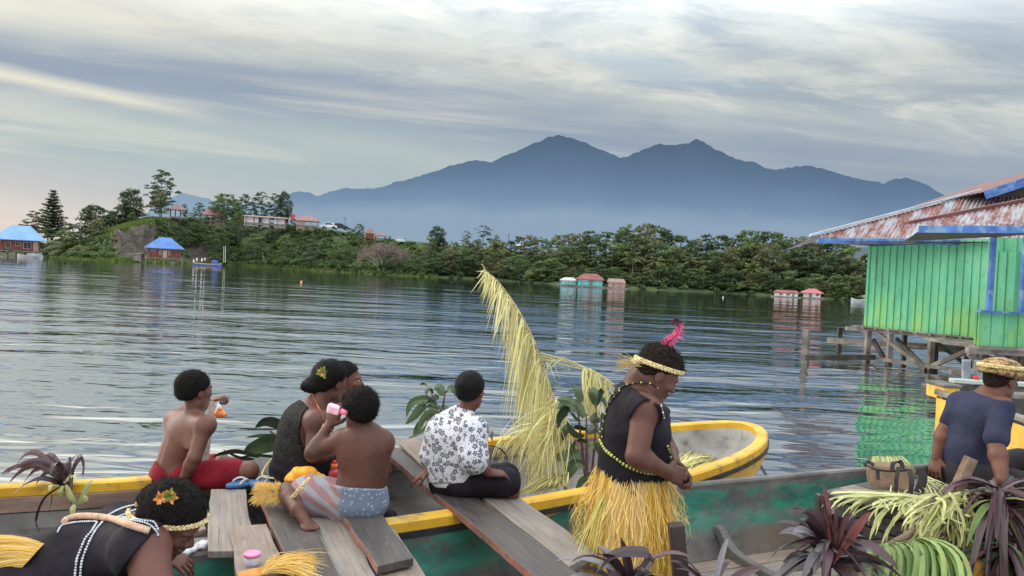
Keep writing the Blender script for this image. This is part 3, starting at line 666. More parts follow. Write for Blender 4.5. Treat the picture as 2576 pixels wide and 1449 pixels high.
for r_ in proto + [airy, round_, flat] + pal: drop(r_)
# undergrowth covering the slope (uncountable)
np.random.seed(4); random.seed(4); ug = MB()
for i in range(4600):
    px = random.uniform(-60, 2230); t = random.choice([random.uniform(1, 27), random.uniform(3, 20)])
    if 286 < px < 384 and 4 < t < 20 and random.random() < .93: continue
    if 478 < px < 530 and t < 13: continue
    if 255 < px < 385 and t > 17: continue
    if px > 1050 and t > 10: continue
    if px < 60 and t < 6: continue
    if 300 < px < 480 and t < 6 and random.random() < .7: continue
    if 360 < px < 470 and t < 12: continue
    g = GP(px, t); r = random.uniform(.5, 1.35) * (0.55 if t < 3 or t > 24 else 1); tn = random.uniform(-.34, .14)
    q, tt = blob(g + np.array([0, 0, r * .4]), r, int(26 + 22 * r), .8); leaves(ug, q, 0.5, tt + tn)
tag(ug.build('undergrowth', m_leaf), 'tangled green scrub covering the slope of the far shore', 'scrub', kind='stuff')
gr = MB()
for i in range(15000):
    px = random.choice([random.uniform(110, 340), random.uniform(500, 1100), random.uniform(240, 420), random.uniform(240, 760)])
    if px < 380 and random.random() < .5: t = random.uniform(20, 36)
    else: t = random.choice([random.uniform(.3, 4), random.uniform(22, 34)])
    g = GP(px, t); a = random.uniform(0, 6.28); L = random.uniform(.2, .6) if t < 5 else random.uniform(.35, .9)
    e = g + np.array([math.cos(a) * L * .45, math.sin(a) * L * .45, L]); gr.ribbon([g - (0, 0, .1), (g + e) / 2 + (0, 0, .08), e], [.16, .12, .02], np.array([math.sin(a), math.cos(a), 0]), t=random.uniform(.1, 1))
for i in range(7000):
    px = random.uniform(246, 392); t = random.uniform(17, 36); g = GP(px, t); a = random.uniform(0, 6.28); L = random.uniform(.4, 1.0)
    e = g + np.array([math.cos(a) * L * .45, math.sin(a) * L * .45, L]); gr.ribbon([g - (0, 0, .1), (g + e) / 2 + (0, 0, .08), e], [.22, .18, .02], np.array([math.sin(a), math.cos(a), 0]), t=random.uniform(.25, .75))
tag(gr.build('grass', m_grass), 'tall light green grass along the shore and hill brow', 'grass', kind='stuff')
# ================================================================ building materials
m_weath = mat('weathered_grey_wood', (0.10, 0.085, 0.075), (0.27, 0.24, 0.22), sc=3, st=(1, 1, 1), rough=0.9, bump=0.4, bsc=14)
m_weathd = mat('dark_wet_wood', (0.03, 0.025, 0.02), (0.10, 0.08, 0.07), sc=3, rough=0.8)
m_redwood = mat('red_brown_boards', (0.10, 0.032, 0.02), (0.22, 0.075, 0.045), sc=2.5, st=(1.5, 1.5, .3), rough=0.8)
m_blueroof = mat('blue_sheet_roof', (0.05, 0.14, 0.42), (0.09, 0.22, 0.55), sc=.5, rough=0.45, bump=.2, bsc=3, bst=(4, 1, 1))
m_skyroof = mat('light_blue_sheet_roof', (0.14, 0.30, 0.52), (0.22, 0.40, 0.62), sc=.3, rough=0.45, c3=(0.10, 0.22, 0.36), sc3=.28, lo3=.62, hi3=.64)
m_pinkroof = mat('faded_red_roof', (0.24, 0.135, 0.125), (0.34, 0.20, 0.18), sc=1.5, rough=0.8)
m_redroof = mat('red_sheet_roof', (0.17, 0.045, 0.045), (0.28, 0.085, 0.08), sc=.8, rough=0.7)
m_salmon = mat('bright_pink_red_roof', (0.40, 0.09, 0.11), (0.50, 0.18, 0.19), sc=.5, rough=0.6, c3=(.45, .36, .34), sc3=.4, lo3=.6, hi3=.66)
m_brownroof = mat('brown_rust_roof', (0.18, 0.10, 0.09), (0.38, 0.24, 0.22), sc=2, st=(3, 3, .5), rough=0.8)
m_white = mat('white_wash', (0.55, 0.56, 0.56), (0.78, 0.79, 0.8), sc=1, rough=0.8)
m_turq = mat('turquoise_paint', (0.06, 0.36, 0.38), (0.12, 0.48, 0.50), sc=1, rough=0.7)
m_pinkwall = mat('faded_pink_boards', (0.30, 0.17, 0.15), (0.46, 0.33, 0.30), sc=1.5, st=(4, 4, .3), rough=0.9)
m_dark = mat('dark_opening', (0.012, 0.012, 0.014), (0.03, 0.03, 0.035), rough=0.4)
m_green = None
def frame_axes(ang): return np.array([math.cos(ang), math.sin(ang), 0]), np.array([-math.sin(ang), math.cos(ang), 0])
def hip_roof(b, c, u, v, L, W, z0, H, rl, th=0.12):
    """hip roof: ridge length rl along u"""
    c = np.asarray(c, float); q = lambda a, d, z: c + u * a + v * d + np.array([0, 0, z])
    e = [q(-L / 2, -W / 2, z0), q(L / 2, -W / 2, z0), q(L / 2, W / 2, z0), q(-L / 2, W / 2, z0)]; r0, r1 = q(-rl / 2, 0, z0 + H), q(rl / 2, 0, z0 + H)
    lo = [p - np.array([0, 0, th]) for p in e]
    b.add(e + [r0, r1] + lo, [(0, 1, 5, 4), (2, 3, 4, 5), (1, 2, 5), (3, 0, 4), (6, 7, 1, 0), (7, 8, 2, 1), (8, 9, 3, 2), (9, 6, 0, 3), (9, 8, 7, 6)])
def hut(name, label, loc, ang, L, W, zf, wh, ov, rh, rl, wallm, roofm, wins=(), door=None, stilts=True, cat='house', braces=False, fin=None):
    root = thing(name, label, cat, loc); u, v = frame_axes(ang); c = np.asarray(loc, float) * (1, 1, 0)
    q = lambda a, d, z: c + u * a + v * d + np.array([0, 0, z])
    b = MB(); b.box(q(0, 0, zf + wh / 2), u * L, v * W, (0, 0, wh))
    for k in range(int(L / .35)):
        b.box(q(-L / 2 + .2 + k * .35, -W / 2 - .01, zf + wh / 2), u * .05, v * .03, (0, 0, wh - .02))
    b.build('wall', wallm, root)
    r = MB(); hip_roof(r, c, u, v, L + 2 * ov, W + 2 * ov, zf + wh, rh, rl)
    rf = r.build('roof', roofm, root)
    for (a, z, w, h) in wins:
        f = MB()
        for (da, dz, ww, hh_) in ((0, h / 2, w + .12, .09), (0, -h / 2, w + .12, .09), (-w / 2, 0, .09, h), (w / 2, 0, .09, h), (0, 0, .05, h)): f.box(q(a + da, -W / 2 - .05, zf + z + dz), u * ww, v * .08, (0, 0, hh_))
        fo = f.build('window', m_white if wallm is m_turq else m_pinkwall, root); g = MB(); g.box(q(a, -W / 2 - .02, zf + z), u * w, v * .05, (0, 0, h)); g.build('pane', m_dark, fo)
    if door: a, w, h = door; g = MB(); g.box(q(a, -W / 2 - .03, zf + h / 2), u * w, v * .06, (0, 0, h)); g.build('door', m_pinkwall if wallm is m_redwood else m_weath, root)
    if stilts:
        d = MB(); d.box(q(0, 0, zf - .1), u * (L + .9), v * (W + .9), (0, 0, .14)); d.build('deck', m_weath, root)
        n = max(3, int(L / 1.3))
        for row in (-1, 1):
            for k in range(n + 1):
                a = -L / 2 - .3 + (L + .6) * k / n
                s = MB(); s.bar(q(a, row * (W / 2 + .3), -1), q(a, row * (W / 2 + .3), zf - .17), .16, t=.5); s.build('stilt', m_weath, root)
                if braces and row < 0 and k < n:
                    s = MB(); a2 = a + (L + .6) / n; e = (a, a2) if k % 2 else (a2, a); s.bar(q(e[0], -W / 2 - .34, .15), q(e[1], -W / 2 - .34, zf - .2), .09); s.build('brace', m_weath, root)
    return root
def at(px, py, d): return P(px, py, d)
m_dull = mat('dull_white_paint', (.26, .27, .28), (.42, .43, .44), sc=1, rough=.8)
# far left house
hut('stilt_house', 'long red brown stilt house with wide light blue roof at the left edge', at(50, 638, 150) * (1, 1, 0), 0.55, 6.6, 4.8, 1.3, 2.2, 1.35, 2.9, 3.2, m_redwood, m_skyroof,
    wins=((1.3, 1.1, 1.3, 1.3), (-.3, 1.3, .8, .7), (-1.9, 1.0, .8, 1.2)), door=(2.7, .8, 1.9), braces=True)
hut('stilt_house', 'small red brown stilt house with bright blue pyramid roof below the hill', at(413, 655, 158) * (1, 1, 0), 0.44, 6.3, 4.4, 1.3, 2.0, .72, 2.3, 2.2, m_redwood, m_blueroof,
    wins=((-2.1, 1.5, .8, .35), (-.75, 1.1, .35, 1.0), (.95, 1.1, .35, 1.0)), door=(.1, .8, 1.6), braces=True)
hut('turquoise_house', 'turquoise lake house with a red sheet roof and gabled front', at(1484, 722, 120) * (1, 1, 0), -0.1, 3.9, 3.2, .2, 1.1, .38, .9, 2.2, m_turq, m_redroof, wins=((-.9, .62, .5, .4), (1.0, .62, .45, .4)), door=(.1, .5, .85))
hut('turquoise_annex', 'low turquoise and white annex left of the turquoise house', at(1430, 717, 121) * (1, 1, 0), -0.1, 2.5, 2.4, .2, .8, .2, .42, 1.4, m_turq, mat('pale_sheet_roof', (.35, .38, .40), (.5, .53, .55), sc=1), wins=((-.5, .42, .55, .32), (.5, .42, .55, .32)))
g_ = hut('brown_hut', 'small pinkish brown board hut with a rusty roof beside the turquoise house', at(1549, 722, 119) * (1, 1, 0), 0.0, 2.6, 2.2, .15, .9, .12, .55, 2.4, m_pinkwall, m_brownroof, wins=((-.55, .5, .5, .3), (.7, .5, .35, .3)))
hut('red_roofed_house', 'low white and green house with a long dark red roof near the water', at(1977, 746, 115) * (1, 1, 0), -0.3, 3.3, 2.0, .15, .6, .2, .36, 3.0, m_white, m_redroof, wins=((-.8, .32, .35, .25), (.25, .32, .4, .25)), door=(1.0, .3, .45))
hut('pink_roofed_house', 'white house with a bright pink red two tier roof near the water', at(2042, 749, 115) * (1, 1, 0), -0.3, 2.3, 2.0, .18, .75, .42, .6, 1.0, m_white, m_salmon, wins=((.7, .45, .4, .35),), door=(-.3, .4, .65))
hut('shoreline_hut', 'small grey hut with a dark roof half hidden by the green building', at(2192, 760, 108) * (1, 1, 0), -.4, 1.9, 1.6, .2, .6, .3, .5, .8, m_weath, m_brownroof, wins=((-.4, .4, .5, .3),))
hut('hillside_house', 'pale small house on the slope behind the green building', at(2186, 672, 150), 0.1, 2.8, 3, at(2186, 672, 150)[2], 2.0, .2, .4, 2.2, m_white, m_weath, wins=((-.3, 1.2, .7, .6),), stilts=False)
# pavilions on the hill
def pavilion(name, label, px, pb, pt, d, w, roofm, walled=None, eave=.42, npost=4, ridge_=.25):
    base = at(px, pb, d); H = (pb - pt) / FL * d; root = thing(name, label, 'pavilion', base); L = w / FL * d; W = L * .62
    u, v = frame_axes(math.atan((1288 - px) / FL)); L /= 1.08; q = lambda a, e, z: base + u * a + v * e + np.array([0, 0, z]); ze = H * (1 - eave)
    r = MB(); hip_roof(r, base, u, v, L, W, ze, H - ze, L * ridge_); r.build('roof', roofm, root)
    for i in range(npost):
        for s in (-1, 1):
            p = MB(); a = L * .42 * (-1 + 2 * i / (npost - 1)); p.bar(q(a, s * W * .4, -1), q(a, s * W * .4, ze), .2); p.build('post', m_weathd if walled is None else m_pinkwall, root)
    if walled:
        for (a0, a1, m, hf) in walled: p = MB(); p.box(q((a0 + a1) / 2 * L, -W * .36 - .1, ze * hf / 2 - .3), u * (a1 - a0) * L, v * .15, (0, 0, ze * hf + .6)); p.build('wall_panel', m, root)
    p = MB(); p.box(q(0, 0, .05), u * L * .9, v * W * .9, (0, 0, .5)); p.build('floor', m_weath, root); return root
pavilion('gazebo', 'open gazebo with thin posts at the left of the hill top', 447, 548, 513, 196, 44, m_pinkroof, eave=.42, ridge_=.05)
pavilion('shelter', 'pink roofed shelter with a dark front half hidden by the bright green tree', 539, 558, 525, 194, 62, m_pinkroof, walled=[(-.42, .0, m_dark, .6), (0.05, .42, m_pinkwall, 1.0)], eave=.5, ridge_=.6)
pavilion('long_building', 'long low white building with a flat pink roof under the feathery trees', 668, 566, 544, 188, 118, m_pinkroof, walled=[(-.46, -.16, m_white, 1), (-.06, .1, m_white, 1), (.18, .42, m_white, 1), (-.15, -.07, m_dark, 1)], eave=.2, npost=6, ridge_=.9)
pavilion('pavilion', 'pink roofed open pavilion with a brick corner alone on the hill top', 773, 570, 543, 182, 64, m_pinkroof, walled=[(-.42, -.1, m_pinkwall, 1)], eave=.48, npost=4, ridge_=.45)
pavilion('kiosk', 'little red kiosk with a pink pyramid roof on the falling ridge', 930, 596, 572, 176, 30, m_pinkroof, walled=[(-.35, .35, m_redwood, 1)], eave=.6, npost=2, ridge_=.05)
pavilion('sunshade', 'small open sunshade with a flat pink roof right of the red kiosk', 957, 604, 585, 174, 30, m_pinkroof, eave=.4, npost=2, ridge_=.2)
hut('white_container', 'small white and blue cabin on the ridge above the dry tree', at(1008, 606, 172), 0, 1.9, 1.8, at(1008, 606, 172)[2] - .2, .9, .1, .1, 1.6, m_white, m_skyroof, stilts=False, cat='cabin')
hut('white_roofed_house', 'white roofed house peeping over the wood', at(1310, 622, 165), 0, 2.2, 1.6, at(1310, 622, 165)[2] - .4, .7, .2, .35, 1.5, m_white, m_white, stilts=False)
# parked cars on the ridge, red banner, pole
def car(label, px, py, d, m):
    b0 = at(px, py, d); root = thing('parked_car', label, 'car', b0); q = lambda a, e, z: b0 + np.array([a, e, z])
    c = MB(); prof = [(-2, .3), (-2.05, .8), (-1.3, .95), (-.8, 1.45), (.7, 1.45), (1.3, 1.0), (2.05, .85), (2.1, .3)]
    c.hexa([q(a, -.8, z) for a, z in prof], [q(a, .8, z) for a, z in prof]); c.build('body', m, root, bevel=.06)
    w = MB(); pr = [(-1.1, 1.0), (-.72, 1.38), (.62, 1.38), (1.05, 1.02)]; w.hexa([q(a, -.82, z) for a, z in pr], [q(a, .82, z) for a, z in pr]); w.build('window', m_dark, root)
    for a in (-1.25, 1.3):
        for e in (-.8, .8): w = MB(); w.tube([q(a, e - .1, .32), q(a, e + .1, .32)], .33, 12); w.build('wheel', m_dark, root)
car('white parked car on the ridge right of the lone pavilion', 829, 576, 180, m_white); car('black parked car beside the white car on the ridge', 853, 577, 180, m_dark)
b = MB(); q = at(731, 566, 184); b.tube([q, q + (0, 0, 3)], .05, 5); o = thing('banner', 'red banner on a pole beside the long white building', 'banner', q); b.build('pole', m_weath, o)
b = MB(); 
for k in range(4): b.quad(q + (0.05, 0, 1.0 + k * .45), q + (.9 + .2 * (k % 2), .1 * k, 1.1 + k * .42), q + (.8 + .2 * ((k + 1) % 2), .1 * k + .1, 1.5 + k * .42), q + (.05, 0, 1.45 + k * .45))
b.build('cloth', mat('red_cloth', (.4, .03, .02), (.5, .05, .04)), o)
b = MB(); b.tube([at(868, 580, 180), at(868, 546, 180)], .06, 5); b.bar(at(864, 549, 180), at(872, 549, 180), .06); tag(b.build('utility_pole', m_weathd), 'thin utility pole on the ridge beside the parked cars', 'pole')
b = MB(); b.tube([at(1280, 622, 165), at(1280, 588, 165)], .06, 5); b.bar(at(1276, 591, 165), at(1284, 591, 165), .06); tag(b.build('utility_pole', m_weathd), 'thin utility pole on the skyline above the wood', 'pole')
# things on the far shore
def boatlet(name, label, px, py, d, L, m, m2=None, cat='boat', rot=0.0):
    c = at(px, py, d) * (1, 1, 0); u, v = frame_axes(rot); b = MB(); n = 12; vs = []
    for i in range(n + 1):
        s = -1 + 2 * i / n; w = .42 * (1 - abs(s) ** 3) ** .6 + .02; z = .38 + .22 * abs(s) ** 3
        for (a, zz) in ((-1, z), (-.6, -.05), (.6, -.05), (1, z)): vs.append(c + u * s * L / 2 + v * a * w + np.array([0, 0, zz]))
    b.add(vs, [(4 * i + j, 4 * i + j + 1, 4 * i + 5 + j, 4 * i + 4 + j) for i in range(n) for j in range(3)])
    if m2 is None: return tag(b.build(name, m), label, cat)
    root = thing(name, label, cat, c); b.build('hull', m, root); r = MB()
    for a in (0, 3): r.tube([vs[4 * i + a] for i in range(n + 1)], .05, 5)
    r.build('gunwale', m2, root); return root
m_yel = mat('yellow_boat_paint', (0.62, 0.33, 0.02), (0.80, 0.47, 0.045), sc=3, rough=0.45, c3=(0.30, 0.20, 0.07), sc3=9, lo3=.56, hi3=.70, bump=.35, bsc=28)
boatlet('canoe', 'small blue and yellow canoe at the shore right of the blue roofed house', 522, 662, 158, 6.2, mat('blue_boat', (.03, .08, .3), (.05, .12, .4)), m_yel, 'canoe')
o = boatlet('speedboat', 'white speedboat moored under the far left house', 76, 643, 143, 5.0, m_dull, m_dull); c = at(84, 643, 143) * (1, 1, 0)
b = MB(); pr = [(-1.2, .35), (-.8, .95), (1.2, 1.0), (1.35, .35)]; b.hexa([c + (a, -.6, z) for a, z in pr], [c + (a, .6, z) for a, z in pr]); b.build('cabin', mat('boat_canvas', (.16, .18, .20), (.38, .41, .44), sc=2), o)
b = MB(); b.lathe(at(541, 657, 164) * (1, 1, 0), (0, 0, 1), [(0, .6), (.1, .66), (1.0, .68), (1.15, .6), (1.25, .3)], 16); tag(b.build('water_tank', mat('blue_plastic', (.02, .07, .35), (.03, .1, .45), rough=.4), smooth=True), 'blue plastic water tank on the shore right of the canoe', 'tank')
for i, (px, py, w) in enumerate([(487, 661, .32), (495, 657, .25), (508, 658, .28), (515, 656, .22)]):
    b = MB(); g = at(px, py, 162); b.lathe(g, (0, 0, 1), [(0, w * .5), (.05, w * .6), (.6, w * .6), (.7, w * .35)], 10); tag(b.build('jerrycan', m_white, smooth=True), 'white container standing on the shore by the blue and yellow canoe', 'container', 'white containers by the canoe')
for px in (563, 567): b = MB(); b.tube([at(px, 660, 160), at(px, 619, 160)], .045, 5); tag(b.build('bare_pole', m_white), 'one of two bare poles standing close together on the shore', 'pole', 'pair of bare poles on the shore')
b = MB(); b.tube([at(666, 668, 165), at(660, 634, 165)], .05, 5); b.tube([at(672, 666, 165), at(661, 642, 165)], .04, 5); tag(b.build('leaning_poles', m_weath), 'two thin poles leaning together on the grassy shore', 'poles')
hut('outhouse', 'tiny grey outhouse on the shore left of the blue roofed house', at(349, 650, 157), 0, 1.6, 1.3, at(349, 652, 157)[2] - .3, 1.5, .15, .1, 1.2, m_weath, m_weath, stilts=False, cat='shed')
b = MB(); b.ball(Pz(758, 709, .03), .10, 6); tag(b.build('buoy', mat('orange_buoy', (.7, .25, .08), (.85, .4, .2)), smooth=True), 'small orange float bobbing on the open water', 'buoy')
boatlet('white_canoe', 'white canoe lying by the grey hut at the right shore', 2160, 758, 104, 2.2, m_dull)
# ================================================================ green house on stilts (right)
m_gr, nt, bs = newmat('green_board_paint')
g1 = nt.ramp(nt.noise(nt.coords('Object', (1, 1, .35)), 2.2, 5), [(0.3, (0.065, 0.30, 0.16)), (0.55, (0.10, 0.41, 0.235)), (0.75, (0.17, 0.48, 0.29))])
lowf = nt.new('ShaderNodeSeparateXYZ'); nt.l.new(nt.coords('Object'), lowf.inputs[0])
lz = nt.new('ShaderNodeMapRange'); nt.l.new(lowf.outputs[2], lz.inputs[0]); lz.inputs[1].default_value = 1.9; lz.inputs[2].default_value = 1.0
yl = nt.ramp(nt.noise(nt.coords('Object', (1, 1, .4)), 2.6, 4), [(0.42, 0.0), (0.62, 1.0)])
c1 = nt.mix(nt.math('MULTIPLY', nt.math('MULTIPLY', yl, lz.outputs[0]), .75), g1, (0.22, 0.46, 0.10))
gm = nt.ramp(nt.noise(nt.coords('Object', (1, 1, .6)), 9, 6), [(0.55, 0.0), (0.8, 0.55)])
nt.l.new(nt.mix(gm, c1, (0.03, 0.16, 0.07)), bs.inputs['Base Color']); bs.inputs['Roughness'].default_value = .55
nt.l.new(nt.bump(nt.noise(nt.coords('Object', (8, 8, 1)), 6, 5), .3, .01), bs.inputs['Normal'])
m_blue = mat('blue_trim_paint', (0.03, 0.09, 0.32), (0.08, 0.20, 0.52), sc=4, rough=.6, c3=(.16, .26, .42), sc3=5)
m_rust, nt, bs = newmat('rusty_corrugated_sheet')   # x along the eave, y up the slope
s1 = nt.ramp(nt.noise(nt.coords('Object', (0.9, .10, 1)), 3.2, 6, .7), [(0.40, 0.0), (0.54, 1.0)])
s2 = nt.ramp(nt.noise(nt.coords('Object', (3.4, 1.0, 1)), 3.0, 8, .75), [(0.38, 0.0), (0.62, 1.0)])
rf_ = nt.math('MULTIPLY', s1, s2); rf_ = nt.math('ADD', rf_, nt.math('MULTIPLY', s1, .45), clamp=True)
rc = nt.ramp(nt.noise(nt.coords('Object', (1, .5, 1)), 6, 5), [(0.3, (0.13, 0.03, 0.022)), (0.55, (0.20, 0.065, 0.045)), (0.75, (0.31, 0.125, 0.08))])
zn = nt.ramp(nt.noise(nt.coords('Object', (1, .3, 1)), 4, 4), [(0.3, (0.26, 0.28, 0.33)), (0.7, (0.48, 0.51, 0.57))])
nt.l.new(nt.mix(rf_, zn, rc), bs.inputs['Base Color']); bs.inputs['Roughness'].default_value = .6; bs.inputs['Metallic'].default_value = .15
m_redtin = mat('brown_red_tin', (0.10, 0.028, 0.025), (0.17, 0.05, 0.042), sc=3, rough=.5)
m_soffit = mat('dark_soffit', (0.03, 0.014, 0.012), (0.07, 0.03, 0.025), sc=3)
WT = 3.02; WB = .87
wa, wb_ = Pz(2178, 821, WB), Pz(2458, 849, WB); HB = thing('green_stilt_house', 'bright green board house on stilts with rusty corrugated roof and blue trim', 'house', wa)
def wallrun(a, b_, z0, z1, sp, name, back=None):
    b = MB(); a = np.array(a, float); b_ = np.array(b_, float); a[2] = b_[2] = 0; d = nz(b_ - a); L = np.linalg.norm(b_ - a); nrm = np.array([d[1], -d[0], 0])
    if nrm.dot(-a) < 0: nrm = -nrm
    n = max(1, int(round(L / sp)))
    for i in range(n):
        s0 = i * L / n; s1 = (i + 1) * L / n; j = random.uniform(0, .004)
        b.box(a + d * (s0 + s1) / 2 - nrm * (.012 - j) + (0, 0, (z0 + z1) / 2), d * (s1 - s0 - .004), nrm * .02, (0, 0, z1 - z0))
        b.box(a + d * s0 + nrm * .012 + (0, 0, (z0 + z1) / 2 + .002), d * .035, nrm * .022, (0, 0, z1 - z0 - .01))
    b.box((a + b_) / 2 - nrm * .05 + (0, 0, (z0 + z1) / 2), d * (L - .01), nrm * .04, (0, 0, z1 - z0 - .03))
    return b.build(name, m_gr, HB)
ext = wb_ + (wb_ - wa) * .25
wallrun(wa, ext, WB, WT, .185, 'wall')
dirw = nz((wb_ - wa) * (1, 1, 0)); nw = np.array([dirw[1], -dirw[0], 0]); nw = nw if nw.dot(-wa) > 0 else -nw
wallrun(wa, wa - nw * 3.6, WB, WT, .25, 'wall')
wallrun(ext + (0, 0, 0), ext + np.array([4.5, .4, 0]), WB, WT, .25, 'wall')
# porch
pa = Pz(2459, 862, WB); pb_ = Pz(2760, 876, WB)
wallrun(pa, pb_, WB - .06, 1.47, .27, 'parapet'); wallrun(pa, pa + nz(pa * (1, 1, 0)) * 1.5, WB - .06, 1.47, .27, 'parapet')
b = MB(); b.bar(pa + (-.05, -.06, 1.49 - WB), pb_ + (0, -.06, 1.49 - WB), .14, .04); b.build('rail', m_blue, HB)
for px in (2486, 2568): q = Pz(px, 865, WB) * (1, 1, 0) + (0, .04, 0); b = MB(); b.bar(q + (0, 0, 1.5), q + (0, 0, 2.98), .085); b.build('porch_post', m_blue, HB)
b = MB(); b.box((pa + pb_) / 2 + (0, .9, -.09), pb_ - pa, (0, 1.9, 0), (0, 0, .06)); b.build('porch_floor', m_weath, HB)
wallrun(Pz(2490, 600, 2.99) * (1, 1, 0), Pz(2700, 600, 2.99) * (1, 1, 0), 2.72, 3.0, .25, 'lintel')
# roofs
def corr(name, E0, E1, top0, top1, m, pitch=.085, amp=.014):
    """corrugated sheet from eave line E0-E1 up to the line top0-top1 (may start at the eave corner)"""
    E0, E1, top0, top1 = [np.asarray(q, float) for q in (E0, E1, top0, top1)]
    u = nz(E1 - E0); n = nz(np.cross(u, top1 - E0)); n = n if n[2] > 0 else -n; v = np.cross(n, u)
    L = (E1 - E0).dot(u); a0, b0 = (top0 - E0).dot(u), (top0 - E0).dot(v); a1, b1 = (top1 - E0).dot(u), (top1 - E0).dot(v)
    N = int(L / pitch * 6); vs, fs = [], []; rows = 5
    for i in range(N + 1):
        s = L * i / N; h = np.interp(s, [0, a0, a1] if a0 > 1e-3 else [a0, a1], [0, b0, b1] if a0 > 1e-3 else [b0, b1])
        for j in range(rows + 1): vs.append((s, h * j / rows, amp * math.sin(2 * PI * s / pitch) + (.004 if j % 2 else 0)))
    R = rows + 1; fs = [(i * R + j, (i + 1) * R + j, (i + 1) * R + j + 1, i * R + j + 1) for i in range(N) for j in range(rows)]
    me = bpy.data.meshes.new(name); me.from_pydata(vs, [], fs); me.polygons.foreach_set('use_smooth', [True] * len(fs)); me.update()
    o = link(name, me, m, HB); M = Matrix(((u[0], v[0], n[0], E0[0]), (u[1], v[1], n[1], E0[1]), (u[2], v[2], n[2], E0[2]), (0, 0, 0, 1)))
    o.matrix_basis = M; return o
E0, E1 = Pz(2044, 597, 3.05), Pz(2400, 600, 3.05); eu = nz(E1 - E0); E2 = E1 + eu * 4.0
T1 = P(2776, 402, 19.0); corr('roof', E0, E2, E0, T1, m_rust)
b = MB(); b.bar(E0 + (-.06, 0, .05), T1 + (0, 0, .06), .16, .05); b.build('ridge_cap', mat('pale_zinc', (.28, .34, .40), (.44, .50, .57), sc=3, rough=.45), HB)
b = MB(); f0 = E0 + eu * .12; b.bar(f0 + (0, 0, -.085), E2 + (0, 0, -.085), .03, .12); b.build('fascia', m_blue, HB)
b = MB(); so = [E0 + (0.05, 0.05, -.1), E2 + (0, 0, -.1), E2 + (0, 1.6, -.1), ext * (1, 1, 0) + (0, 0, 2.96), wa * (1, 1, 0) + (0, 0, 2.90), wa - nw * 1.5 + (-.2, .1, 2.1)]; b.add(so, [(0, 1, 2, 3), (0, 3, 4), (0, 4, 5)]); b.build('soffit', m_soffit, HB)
# hidden back slope of the hip
b = MB(); b.add([E0, T1, E0 + np.array([2.5, 9, 0]), T1 + np.array([0, 6, -.2])], [(0, 1, 3, 2)]); b.build('roof_back', m_rust, HB)
Q0, Q1 = Pz(2312, 564, 3.05), Pz(2700, 564, 3.05); qd = nz(Q1 - Q0)
T0 = P(2290, 563, 13.6); T2 = P(2776, 468, 14.4)
corr('porch_roof', Q0 - qd * .12, Q1, Q0 - qd * .12, T2, m_rust)
b = MB(); b.bar(Q0 - qd * .22 + (0, .0, .02), T2 + (0, 0, .03), .17, .06); b.build('porch_ridge_cap', m_redtin, HB)
b = MB(); b.bar(Q0 + (0, 0, -.09), Q1 + (0, 0, -.09), .03, .13); b.build('porch_fascia', m_blue, HB)
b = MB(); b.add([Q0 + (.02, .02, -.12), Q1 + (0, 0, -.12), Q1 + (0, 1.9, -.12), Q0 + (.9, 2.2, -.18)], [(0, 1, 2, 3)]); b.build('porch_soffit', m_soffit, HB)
# upper gable
b = MB(); g0, g1 = P(2478, 491, 17.5), P(2700, 418, 17.0); b.bar(g0, g1, .04, .20); b.build('gable_board', m_blue, HB)
b = MB(); b.add([g0 + (0.05, .06, .1), g1 + (0, .06, .1), g1 + (.4, 4, .1), g0 + (.4, 4, .1)], [(0, 1, 2, 3)]); b.build('upper_roof', m_redtin, HB)
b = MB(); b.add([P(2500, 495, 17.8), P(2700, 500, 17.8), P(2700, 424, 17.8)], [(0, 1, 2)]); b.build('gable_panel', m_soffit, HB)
# stilts and bracing
def sbar(name, a, c, w, m=m_weath, h=None): b = MB(); b.bar(a, c, w, h); return b.build(name, m, HB, bevel=.006)
W = lambda s, back=0.0: (wa + (wb_ - wa) * s) * (1, 1, 0) - nw * (back + .02)
for row, back in enumerate((0.02, 1.3, 2.6)):
    for s in ((.02, .24, .62, 1.0, 1.35) if row == 0 else (.05, .35, .7, 1.05, 1.4)):
        q = W(s, back); sbar('stilt', q + (0, 0, -1), q + (0, 0, .76), .12 if row == 0 else .10, m_weath if row == 0 else m_weathd)
    sbar('floor_beam', W(-.16, back) + (0, 0, .80), W(1.45, back) + (0, 0, .80), .10, h=.09)
for s in np.linspace(-.0, 1.02, 9): sbar('joist', W(s, -.14) + (0, 0, .83 + .008), W(s, 3.0) + (0, 0, .838), .06, h=.06)
sbar('edge_board', W(-.12, -.06) + (0, 0, .855), W(1.02, -.06) + (0, 0, .855), .12, h=.03)
sbar('brace', W(.12, .0) + (0, 0, .72), W(.60, -.05) + (0, 0, .02), .09)
sbar('brace', W(.98, -.03) + (0, 0, .62), W(.62, -.06) + (0, 0, .06), .10)
sbar('brace', W(.30, 1.2) + (0, 0, .72), W(.72, 1.25) + (0, 0, .0), .08, m_weathd)
sbar('brace', W(.15, .6) + (0, 0, .6), W(.5, .3) + (0, 0, .05), .08)
sbar('brace', W(.05, 0.1) + (0, 0, .55), W(.18, .1) + (0, 0, .08), .09, m_weathd)
sbar('tie_beam', W(.0, -.08) + (0, 0, .10), W(1.3, -.02) + (0, 0, .10), .10, h=.08)
sbar('tie_beam', W(-.3, 1.9) + (0, 0, .38), W(1.4, 1.6) + (0, 0, .30), .07)
for x_ in (2500, 2540, 2576, 2620): q = Pz(x_, 874, .72); sbar('stilt', q * (1, 1, 0) + (0, .3, -1), q * (1, 1, 0) + (0, .3, .76), .13)
q0, q1 = Pz(2440, 880, .72), Pz(2700, 893, .72); sbar('floor_beam', q0 + (0, .1, -.02), q1 + (0, .1, -.02), .12, h=.12); sbar('brace', q0 + (.2, .35, -.1), q1 + (-1.2, .35, -.65), .1)
